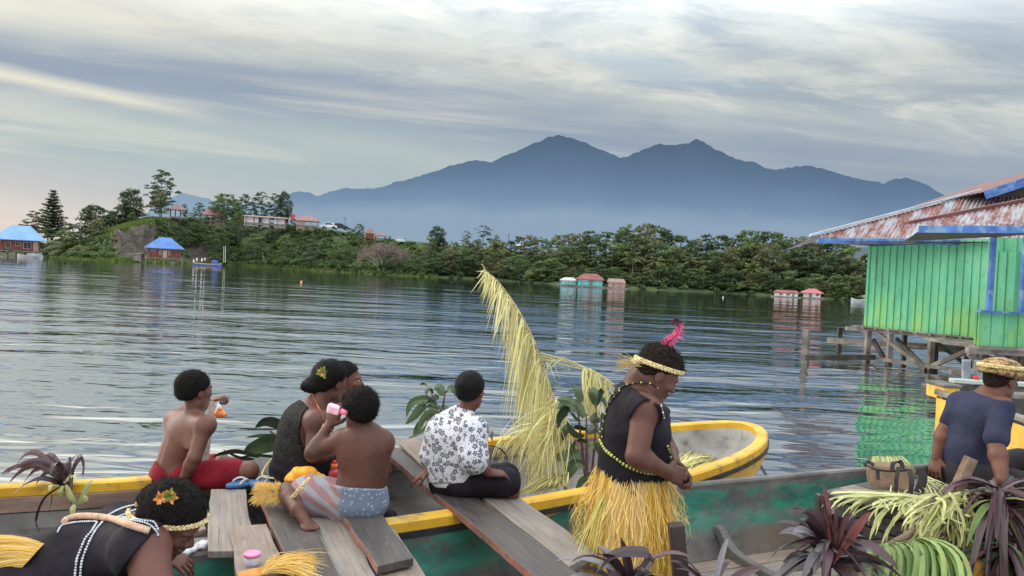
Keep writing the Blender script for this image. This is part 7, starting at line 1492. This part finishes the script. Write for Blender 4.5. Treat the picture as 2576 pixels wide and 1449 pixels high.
# F the second frond arching to the right
F2 = thing('palm_frond', 'thinner palm leaf arching right behind the standing woman with long hanging strands', 'palm leaf', P(1372, 895, 4.9)); b = MB(); r2_ = spline([P(1360, 888, 4.9), P(1420, 905, 4.85), (P(1475, 926, 4.8)), P(1512, 945, 4.75), P(1545, 968, 4.7)], 6); b.tube(r2_, .005, 5)
for k in range(3): b.tube(spline([P(1362, 892 + 5 * k, 4.9), P(1420, 902 + 8 * k, 4.85), P(1470, 925 + 3 * k, 4.8)], 5), .0035, 4)
b.build('midrib', m_pgr, F2); b = MB()
for i in range(64):
    if i < 40: k = rs.uniform(.50, .62); x = rs.uniform(1462, 1500)
    else: k = rs.uniform(.62, .98); x = rs.uniform(1500, 1560)
    q = r2_[int(k * (len(r2_) - 1))]; e = P(x, rs.uniform(1000, 1090), 4.75 + rs.uniform(-.05, .05)); m = q + (e - q) * .3 + RT * (.06 if i < 40 and rs.random() < .5 else -.04) + (0, 0, .07); w = rs.uniform(.006, .012); b.ribbon(bez(q, m, (m + e) / 2, 7, e), [w] * 7 + [.001], nz(RT + FW * rs.gauss(0, .5)), t=rs.uniform(.3, 1))
for i in range(12): q = r2_[rs.randrange(0, 8)]; e = q + RT * rs.uniform(-.12, .12) - (0, 0, rs.uniform(.05, .2)); b.ribbon(bez(q, q + (0, 0, .03), e, 4), [.006, .006, .006, .005, .001], RT, t=rs.random())
b.build('leaflets', m_pgr, F2)
# G loose strands in the bow
b = MB()
for i in range(260):
    s = P(rs.uniform(1665, 1720), rs.uniform(1105, 1150), 5.0 + rs.uniform(-.15, .3)); s[2] = .37 + rs.random() * .06; ex = rs.uniform(1700, 1815); e = Pz(ex, 1132 + (ex - 1700) * .20 + rs.uniform(-16, 14), .36 + rs.random() * .04); w = rs.uniform(.006, .010)
    b.ribbon(bez(s, (s + e) / 2 + (rs.uniform(-.06, .06), rs.uniform(-.06, .06), rs.uniform(.02, .13)), e, 6), [w] * 6 + [.001], nz(np.cross(e - s, (0, 0, 1)) + np.array([0, 0, rs.gauss(0, .1)])), t=rs.uniform(.3, 1))
tag(b.build('palm_strands', m_pgr), 'heap of pale yellow palm strands lying in the round yellow bow', 'palm strands')
# M palm strips on the platform
b = MB()
for i in range(34):
    s = P(rs.uniform(2270, 2400), rs.uniform(1235, 1290), 4.2); s[2] = .615 + rs.random() * .02; px = rs.uniform(2075, 2330); fr = 1235 + (px - 2069) * .32; e = P(px, fr + rs.uniform(-10, 8), 4.3); e = Pz(px, fr + rs.uniform(-14, 2), .64); hang = rs.random() < .6; e2 = e + np.array([rs.uniform(-.07, 0), -.05, -rs.uniform(.04, .22) if hang else 0])
    w = rs.uniform(.012, .022); mid = (s + e) / 2 + np.array([0, rs.uniform(-.05, .05), .02 + rs.random() * .02]); b.ribbon(bez(s, mid, e + (0, 0, .01), 10, e2), [w * .6] + [w] * 8 + [w * .5, .001], nz(np.cross(e - s, (0, 0, 1)) + np.array([0, 0, rs.gauss(0, .15)])), t=rs.uniform(.2, 1))
for i in range(26):
    s = Pz(rs.uniform(2305, 2330), rs.uniform(1195, 1215), .66); e = Pz(rs.uniform(2330, 2420), rs.uniform(1225, 1262), .615); w = rs.uniform(.008, .014); b.ribbon(bez(s, (s + e) / 2 + (0, 0, .03), e, 6), [w] * 6 + [.001], nz(np.cross(e - s, (0, 0, 1))), t=rs.random())
for i in range(60):
    s = Pz(rs.uniform(2230, 2400), rs.uniform(1225, 1285), .63 + rs.random() * .03); a = rs.uniform(0, 6.3); e = s + np.array([math.cos(a), math.sin(a), 0]) * rs.uniform(.08, .25); w = .007; b.ribbon(bez(s, (s + e) / 2 + (0, 0, .03), e, 5), [w] * 5 + [.001], nz(np.cross(e - s, (0, 0, 1))), t=rs.uniform(.4, 1))
tag(b.build('palm_strips', m_ygl), 'pale green palm strips spread over the slatted platform and hanging off its edge', 'palm strips')
b = MB()
for i in range(40):
    x = rs.uniform(2195, 2285); s = Pz(x, 1168, .62) + (0, .1, 0); top = P(x * .6 + 2235 * .4, rs.uniform(1138, 1150), 4.75); e = Pz(x + (x - 2238) * .5, 1190, .62); b.ribbon(bez(s, top + (0, 0, .04), e, 7), [.010] * 7 + [.002], nz(RT + FW * rs.gauss(0, .3)), t=rs.uniform(.1, .8))
tag(b.build('palm_strips', m_ygl), 'arched clump of green palm strips just behind the brown bag', 'palm strips')
# K / J bundles at the lower right
BK = thing('palm_bundle', 'bundle of bright green palm leaf with its ribs bent over at the lower right', 'palm bundle', P(2290, 1440, 3.2)); b = MB()
for i in range(36):
    u = i / 35 + rs.gauss(0, .03); s = P(2195 + 55 * u + rs.uniform(-4, 4), 1382 - 20 * u + rs.uniform(-4, 4), 3.3); e = P(2175 + 110 * u + rs.uniform(-24, 24), 1520, 3.0 + rs.uniform(-.1, .1)); m = P(2195 + 120 * u + rs.uniform(-14, 14), 1345 + 22 * abs(u - .5) + rs.uniform(-12, 16), 3.15 + rs.uniform(-.08, .08)); w = rs.uniform(.014, .022); b.ribbon(bez(s, m, (m + e) / 2 + RT * .03, 9, e), [w * .6] + [w] * 8 + [.004], nz(RT + FW * rs.gauss(0, .35)), t=rs.random(), fold=.1)
for i in range(34):
    u = i / 33 + rs.gauss(0, .03); s = P(2290 + 20 * u, 1362 - 8 * u + rs.uniform(-4, 4), 3.3); e = P(2290 + 125 * u + rs.uniform(-24, 24), 1530, 2.95 + rs.uniform(-.1, .1)); m = P(2318 + 115 * u + rs.uniform(-14, 14), 1345 + 12 * u + rs.uniform(-10, 16), 3.12 + rs.uniform(-.08, .08)); w = rs.uniform(.016, .024); b.ribbon(bez(s, m, (m + e) / 2 + RT * .03, 9, e), [w * .6] + [w] * 8 + [.004], nz(RT + FW * rs.gauss(0, .35)), t=rs.random(), fold=.1)
b.build('leaflets', m_gpl, BK); b = MB(); b.tube([P(2250, 1365, 3.3), P(2276, 1352, 3.35), P(2300, 1335, 3.4)], .018, 7); b.tube([P(2180, 1400, 3.3), P(2250, 1365, 3.3)], .014, 7); b.build('rib', mat('brown_rib', (.10, .06, .04), (.22, .15, .09), sc=20), BK, smooth=True)
KT = thing('palm_strand_tangle', 'curly tangle of pale yellow green palm strips around the wooden stick', 'palm strands', P(2350, 1330, 3.5)); b = MB()
for i in range(230):
    s = P(rs.uniform(2350, 2440), rs.uniform(1235, 1290), 3.55 + rs.uniform(-.15, .1)); q = rs.random()
    if q < .55: e = P(rs.uniform(2270, 2400), rs.uniform(1290, 1365), 3.4 + rs.uniform(-.1, .1))
    else: e = P(rs.uniform(2400, 2460), rs.uniform(1300, 1400), 3.4 + rs.uniform(-.1, .1))
    m = (s + e) / 2 + RT * rs.uniform(-.12, .12) + (0, 0, rs.uniform(-.02, .12)); w = rs.uniform(.006, .013); b.ribbon(bez(s, m, e, 8, e - (rs.uniform(-.05, .05), 0, rs.uniform(-.03, .09))), [w] * 8 + [.001], nz(np.cross(e - s, FW) + np.array([rs.gauss(0, .3) for _ in range(3)])), t=rs.uniform(.2, 1))
b.build('strands', m_ygl, KT)
b = MB()
for i in range(60):
    s = P(2400 + rs.uniform(-10, 10), 1262 + rs.uniform(-8, 8), 3.6); m = P(rs.uniform(2440, 2500), rs.uniform(1205, 1230), 3.6); e = P(rs.uniform(2420, 2540), rs.uniform(1250, 1330), 3.5); w = rs.uniform(.012, .02); b.ribbon(bez(s, m, e, 8), [w] * 8 + [.002], nz(np.cross(e - s, FW) + np.array([rs.gauss(0, .2) for _ in range(3)])), t=rs.uniform(.3, 1))
b.build('strips', m_ygl, KT)
def cordyline(name, label, base, n, L, spread, seed, dirs=None, w=.05, mats=(m_cord, m_cordg), g=.5, extra=(), stem=True, up0=(.1, 1.3)):
    rs = random.Random(seed); o = thing(name, label, 'plant', P(*base)); b = MB(); c = P(*base)
    for i in range(n):
        a = rs.uniform(0, 2 * PI) if dirs is None else rs.uniform(*dirs); el = rs.uniform(*up0); d = nz(RT * math.cos(a) * math.cos(el) * spread + FW * math.sin(a) * math.cos(el) * .6 + UP * math.sin(el)); l = L * rs.uniform(.65, 1.15)
        q0 = c + np.array([0, 0, rs.uniform(-.06, .06)]); m = q0 + d * l * .6; e = q0 + d * l - np.array([0, 0, g * l * (1.2 - .5 * math.sin(el))]); p = bez(q0, m, e, 10); ww = w * rs.uniform(.7, 1.25)
        sd = nz(np.cross(d, (0, 0, 1)) + np.array([rs.gauss(0, .35) for _ in range(3)])); b.ribbon(p, [max(.003, ww * math.sin(PI * (.10 + .88 * k / 10)) ** .75) for k in range(11)], sd, t=rs.random(), fold=.16, mi=1 if rs.random() < .38 else 0)
    for q in extra: leafc(b, q, w, random.random())
    b.build('leaves', list(mats), o)
    if stem: b = MB(); b.tube([c + (0, 0, .03), c - (0, 0, .22), c - (0.02, 0, .5)], [.012, .016, .02], 7); b.build('stem', m_stem, o, smooth=True)
    return o
cordyline('cordyline_plant', 'purple grey cordyline cluster at the bottom right in front of the platform', (2085, 1392, 3.0), 62, .28, 1.0, 5, w=.042, up0=(-.25, 1.35))
cordyline('cordyline_plant', 'small red leaved cordyline shoot in the middle of the purple grey cluster', (2098, 1385, 2.95), 9, .26, .5, 15, w=.03, mats=(m_stem, mat('red_leaf', (.08, .02, .025), (.18, .05, .045), attr=True)), g=.1, up0=(.7, 1.4), stem=False)
cordyline('cordyline_plant', 'dark cordyline leaves at the bottom edge below the grass skirt', (1570, 1490, 2.45), 22, .27, 1.3, 6, w=.042, up0=(0.05, 1.0), g=.45, extra=[[(1585, 1480, 2.45), (1575, 1410, 2.45), (1562, 1352, 2.45)], [(1590, 1470, 2.4), (1640, 1400, 2.4), (1600, 1385, 2.4), (1540, 1395, 2.4), (1500, 1440, 2.4)]])
cordyline('cordyline_plant', 'sparse cordyline leaves at the bottom edge right of the dark wooden post', (1790, 1510, 2.5), 16, .24, 1.4, 9, w=.03, up0=(0.1, 1.2), g=.4)
cordyline('cordyline_plant', 'drooping dark red cordyline hanging at the right edge below the man', (2510, 1262, 3.45), 110, .42, .75, 12, w=.028, up0=(-.5, .6), g=1.0, mats=(m_cord, m_cord))
cordyline('cordyline_plant', 'yellow green undersides of leaves hanging amid the dark red cordyline', (2510, 1275, 3.42), 18, .36, .7, 13, w=.032, up0=(-.5, .5), g=.8, mats=(m_ygl, m_gpl), stem=False)
cordyline('cordyline_plant', 'dense dark olive foliage at the bottom right corner', (2530, 1400, 3.3), 50, .30, .8, 14, w=.04, up0=(-.8, .5), g=.8, mats=(m_glf, m_cord))
# sticks and posts
def stick(name, label, a, c, w, m, cat='stick', h=None): b = MB(); b.bar(P(*a), P(*c), w, h, up=tuple(-FW)); return tag(b.build(name, m, bevel=.004), label, cat)
stick('wooden_stick', 'squared brown stick leaning up out of the palm tangle at the right', (2443, 1152, 3.5), (2372, 1310, 3.5), .046, mat('brown_stick', (.13, .08, .055), (.25, .17, .12), sc=20, rough=.8, bump=.3))
o = stick('wooden_post', 'dark brown square post standing at the bottom edge right of the grass skirt', (1700, 1318, 2.62), (1722, 1560, 2.62), .052, mat('dark_red_brown_post', (.022, .012, .012), (.05, .022, .02), sc=9, rough=.5, c3=(.15, .06, .045), sc3=4, lo3=.56, hi3=.62), 'post')
b = MB(); pt = [P(534, 1010, 4.30), P(527, 1070, 4.25), P(513, 1168, 4.12)]; b.tube(pt, [.020, .024, .030], 4); tag(b.build('paddle', mat('pale_paddle_wood', (.22, .16, .12), (.40, .31, .25), sc=9, st=(5, 5, .6), rough=.75), bevel=.003), 'upright wooden paddle behind the boy in red shorts', 'paddle')
# bag of orange drink
o = thing('drink_bag', 'clear plastic bag of orange drink held up by the boy in red shorts', 'drink bag', P(550, 1030, 4.33)); S = SDF(.004); c = P(553, 1036, 4.33); S.cone(c + UP * .008, c - UP * .014, .020, .030, .02, FW, .6); S.ell(c - UP * .018, (.044, .02, .020), [RT, FW, UP], .015); S.cut(c - UP * .030, -UP)
m_or, nt, bs = newmat('orange_drink'); bs.inputs['Base Color'].default_value = (.85, .26, .05, 1); bs.inputs['Roughness'].default_value = .15; bs.inputs['Transmission Weight'].default_value = .25; bs.inputs['Emission Color'].default_value = (.8, .25, .04, 1); bs.inputs['Emission Strength'].default_value = .0
S.build('drink', m_or, o, fold=(.002, 60)); m_cl, nt, bs = newmat('clear_plastic'); bs.inputs['Base Color'].default_value = (.8, .82, .84, 1); bs.inputs['Roughness'].default_value = .15; bs.inputs['Alpha'].default_value = .45
b = MB(); 
for i in range(10): a = i * 2 * PI / 10; b.quad(P(548, 1012, 4.36), P(550, 1012, 4.36), c + RT * .030 * math.cos(a) + FW * .015 * math.sin(a), c + RT * .030 * math.cos(a + .6) + FW * .015 * math.sin(a + .6))
b.build('bag_neck', m_cl, o)
# pink bottle
o = thing('drink_bottle', 'square pink plastic bottle tipped up by the boy in flag shorts', 'bottle', P(840, 1025, 3.33)); a, e = P(822, 1024, 3.36), P(862, 1036, 3.33); d = nz(e - a); m_pk = mat('pink_plastic', (.78, .42, .52), (.86, .56, .64), sc=4, rough=.3)
b = MB(); n_ = nz(np.cross(d, FW)); b.box((a + e) / 2 - d * .005, d * .066, n_ * .042, FW * .042); b.build('body', m_pk, o, bevel=.009); b = MB(); b.lathe(e - d * .006, d, [(0, .014), (.012, .013), (.03, .011)], 12); b.build('neck', mat('hot_pink', (.75, .15, .25), (.85, .25, .35)), o, smooth=True)
b = MB(); fc = (a + e) / 2 - FW * .0218
for k in range(2):
    for j in range(5 - k): b.box(fc + n_ * (.006 - .011 * k) + d * (-.018 + .008 * j), d * .0052, n_ * .005, FW * .001)
b.build('print', mat('faint_pink_print', (.70, .28, .42), (.74, .32, .45)), o)
# red sports bottle
o = thing('water_bottle', 'red sports bottle with an orange cap standing beside the boy in flag shorts', 'bottle', Pz(843, 1215, .65)); c = Pz(838, 1234, .65); b = MB(); b.lathe(c, (0, 0, 1), [(0, .024), (.006, .028), (.05, .028), (.065, .025), (.08, .028), (.095, .026), (.112, .017)], 18); b.build('body', mat('red_clear_plastic', (.50, .04, .06), (.60, .08, .10), rough=.2), o, smooth=True)
b = MB(); b.lathe(c + (0, 0, .112), (0, 0, 1), [(0, .0175), (.024, .0175), (.026, .012)], 16); b.build('cap', mat('orange_cap', (.85, .16, .03), (.9, .22, .05), rough=.35), o, smooth=True); b = MB(); b.lathe(c + (0, 0, .138), (0, 0, 1), [(0, .011), (.012, .010), (.016, .006)], 12); b.build('spout', mat('red_cap', (.75, .04, .03), (.8, .06, .04), rough=.35), o, smooth=True)
# pink tub
o = thing('plastic_tub', 'small clear tub with a bright pink lid on the weathered short plank', 'tub', Pz(634, 1421, .656)); c = Pz(634, 1420, .657); b = MB(); b.lathe(c, (0, 0, 1), [(0, .0235), (.003, .0245), (.034, .0285)], 20); b.build('body', mat('milky_plastic', (.52, .52, .62), (.64, .64, .72), sc=30, rough=.3), o, smooth=True)
b = MB(); b.lathe(c + (0, 0, .034), (0, 0, 1), [(0, .031), (.009, .0315), (.011, .030), (.011, .026), (.0095, .024)], 22); b.build('lid', mat('pink_lid', (.85, .20, .42), (.9, .28, .5), rough=.35), o, smooth=True)
# flip flops
def flop(label, a, e, z):
    o = thing('flip_flop', label, 'sandal', Pz(*a, z), 'pair of blue flip flops'); A, E = Pz(*a, z), Pz(*e, z); d = nz(E - A); l = np.cross((0, 0, 1), d); L = np.linalg.norm(E - A); out = []
    for t in np.linspace(0, 2 * PI, 20)[:-1]: u = .5 + .5 * math.cos(t); out.append(A + d * L * u + l * (.036 + .012 * u) * math.sin(t) * (1 if abs(math.sin(t)) > 0 else 1))
    b = MB(); b.hexa(out, [q + np.array([0, 0, .014]) for q in out]); b.build('sole', mat('blue_rubber', (.02, .09, .24), (.04, .15, .34), rough=.6), o, bevel=.003)
    b = MB(); t0 = A + d * L * .78 + (0, 0, .014)
    for s in (-1, 1): b.tube(bez(t0, A + d * L * .6 + l * s * .03 + (0, 0, .05), A + d * L * .35 + l * s * .038 + (0, 0, .014), 6), .0055, 6)
    b.build('strap', mat('grey_white_strap', (.45, .46, .48), (.6, .6, .62)), o, smooth=True)
flop('blue flip flop nearest the pale short plank', (568, 1227), (640, 1214), .65); flop('blue flip flop touching the yellow leg fringe', (628, 1224), (700, 1210), .652)
# orange cloth, grass skirt lying by the woman, loose fibre bundle, rags
S = SDF(.005); rs = random.Random(4)
for i in range(9): q = P(rs.uniform(735, 800), rs.uniform(1190, 1212), 3.58); S.ell(q + (0, 0, .0), (rs.uniform(.03, .055), rs.uniform(.03, .05), rs.uniform(.022, .04)), None, .02)
tag(S.build('orange_cloth', mat('orange_cloth', (.72, .26, .01), (.85, .42, .03), sc=14, rough=.7, c3=(.35, .03, .02), sc3=30, lo3=.68, hi3=.72), fold=(.007, 70)), 'crumpled orange yellow cloth on the planks before the woman in black', 'cloth')
b = MB()
for i in range(420):
    s = P(700 + rs.uniform(-14, 18), 1152 + rs.uniform(-4, 10), 3.9 + rs.uniform(-.05, .1)); e = Pz(rs.uniform(690, 772), rs.uniform(1185, 1214), .655); b.ribbon(bez(s, (s + e) / 2 + RT * -.03 + (0, 0, rs.uniform(-.02, .04)), e, 5), [.003] * 5 + [.001], nz(np.cross(e - s, FW)), t=rs.uniform(0, .8))
o = thing('folded_grass_skirt', 'straw coloured grass skirt folded beside the woman in the tank top', 'grass skirt', Pz(710, 1190, .64)); b.build('fibres', m_skirt, o); braid('waist_cord', [P(715, 1140, 3.9), P(690, 1150, 3.88), P(672, 1168, 3.85), P(660, 1190, 3.8), P(665, 1200, 3.78), P(690, 1203, 3.75)], .010, m_straw, o)
o = thing('fibre_bundle', 'loose golden grass fibre bundle tied in orange at the bottom edge', 'fibre bundle', Pz(640, 1440, .66)); b = MB()
for i in range(1300):
    s = Pz(664 + rs.uniform(-8, 8), 1436 + rs.uniform(-8, 10), .675 + .02 * rs.random()); w_ = rs.random() < .1; ex = rs.uniform(700, 800) if not w_ else rs.uniform(680, 830); e = Pz(ex, 1425 + rs.uniform(-26, 34) * ((ex - 640) / 130) + (rs.uniform(-25, 5) if w_ else 0), .665 + .03 * rs.random()); m = (s + e) / 2 + (rs.uniform(-.01, .01), 0, rs.uniform(.02, .06)); b.ribbon(bez(s, m, e, 6), [.0022] * 6 + [.0008], nz(np.cross(e - s, (0, 0, 1)) + np.array([0, 0, rs.gauss(0, .3)])), t=rs.uniform(.1, .95))
b.build('fibres', m_skirt, o); b = MB()
for k in range(5): b.tube([Pz(598, 1444 + 3 * k, .67 + .004 * k), Pz(640, 1434 + 4 * k, .678), Pz(672, 1430 + 4 * k, .68)], .006, 6)
b.build('tie', mat('orange_tie', (.62, .24, .04), (.78, .38, .1), sc=40), o, smooth=True)
S = SDF(.006)
for i in range(7): q = Pz(rs.uniform(935, 975), rs.uniform(1290, 1302), .50); S.ell(q, (rs.uniform(.03, .06), .04, .03), None, .02)
tag(S.build('black_rag', m_blk, fold=(.007, 60)), 'black rag bundled in the yellow rimmed canoe behind the short red edged plank', 'rag')
S = SDF(.005)
for i in range(8): q = Pz(448 + 11 * i + rs.uniform(-4, 4), 1392 - 3.0 * i + rs.uniform(-2, 2), .60); S.ell(q, (rs.uniform(.015, .032), .02, rs.uniform(.01, .026)), None, .008)
tag(S.build('plastic_sheet', mat('crumpled_clear_plastic', (.38, .38, .42), (.68, .68, .72), sc=40, rough=.15, bump=.6, bsc=60), fold=(.006, 90)), 'crumpled clear plastic lying on the canoe rim by the bending woman', 'plastic')
# brown bag
BG = thing('canvas_bag', 'tan and black canvas bag slumped on the palm strips of the platform', 'bag', Pz(2240, 1240, .62)); m_tan = mat('tan_canvas', (.13, .085, .05), (.25, .17, .105), sc=10, rough=.9, bump=.4, bsc=120); m_bt = mat('black_webbing', (.012, .009, .011), (.03, .024, .026), sc=30, rough=.8)
B = lambda px, py, d=4.42: P(px, py, d)
front = [B(2196, 1232, 4.30), B(2300, 1243, 4.28), B(2312, 1178, 4.36), B(2180, 1172, 4.42)]; back = [q + np.array([.02, .17, .0]) for q in front]
b = MB(); b.hexa(front, [back[0] + (0.01, 0, .01), back[1], back[2] + (-.03, -.03, .0), back[3] + (.05, -.03, -.0)]); b.build('body', m_tan, BG, bevel=.025)
def strap(pts, w, name='strap', th=.006, m=m_bt): b = MB(); p = spline([B(*q) for q in pts], 5); b.ribbon([q - FW * .012 for q in p], w, nz(RT + UP * .2)); o = b.build(name, m, BG); sl = o.modifiers.new('Solid', 'SOLIDIFY'); sl.thickness = th; return o
strap([(2258, 1175, 4.33), (2252, 1205, 4.28), (2250, 1240, 4.26)], .022); strap([(2285, 1180, 4.32), (2290, 1210, 4.26), (2286, 1243, 4.25)], .026); strap([(2205, 1182, 4.36), (2206, 1205, 4.32)], .02)
strap([(2181, 1171, 4.38), (2200, 1180, 4.34), (2240, 1184, 4.33), (2285, 1180, 4.33)], .012, 'zip')
for x0, x1 in ((2242, 2268), ): strap([(x0, 1185, 4.33), (x0 + 3, 1163, 4.36), (x1 - 6, 1160, 4.38), (x1, 1178, 4.36)], .024, 'handle')
strap([(2312, 1180, 4.32), (2318, 1205, 4.3), (2306, 1240, 4.28)], .05, 'end_panel'); strap([(2178, 1172, 4.40), (2172, 1163, 4.42), (2180, 1160, 4.44), (2196, 1170, 4.42)], .02, 'handle')
# orange drum half hidden among the leaves
b = MB(); c = P(2410, 1440, 3.35); b.lathe(c - (0, 0, .1), (0, 0, 1), [(0, .09), (.01, .1), (.08, .1), (.085, .104), (.095, .1), (.17, .1), (.18, .09), (.185, .03)], 20); tag(b.build('plastic_drum', mat('dull_orange_plastic', (.30, .13, .02), (.45, .22, .04), sc=6, rough=.5), smooth=True), 'dull orange drum half hidden behind the green palm bundle', 'drum')
for k, (px, py) in enumerate([(1819, 748), (462, 0)][:1]): b = MB(); b.ball(Pz(1819, 748, .05), .09, 5); tag(b.build('buoy', m_white, smooth=True), 'small white float on the water before the dark wood', 'buoy')
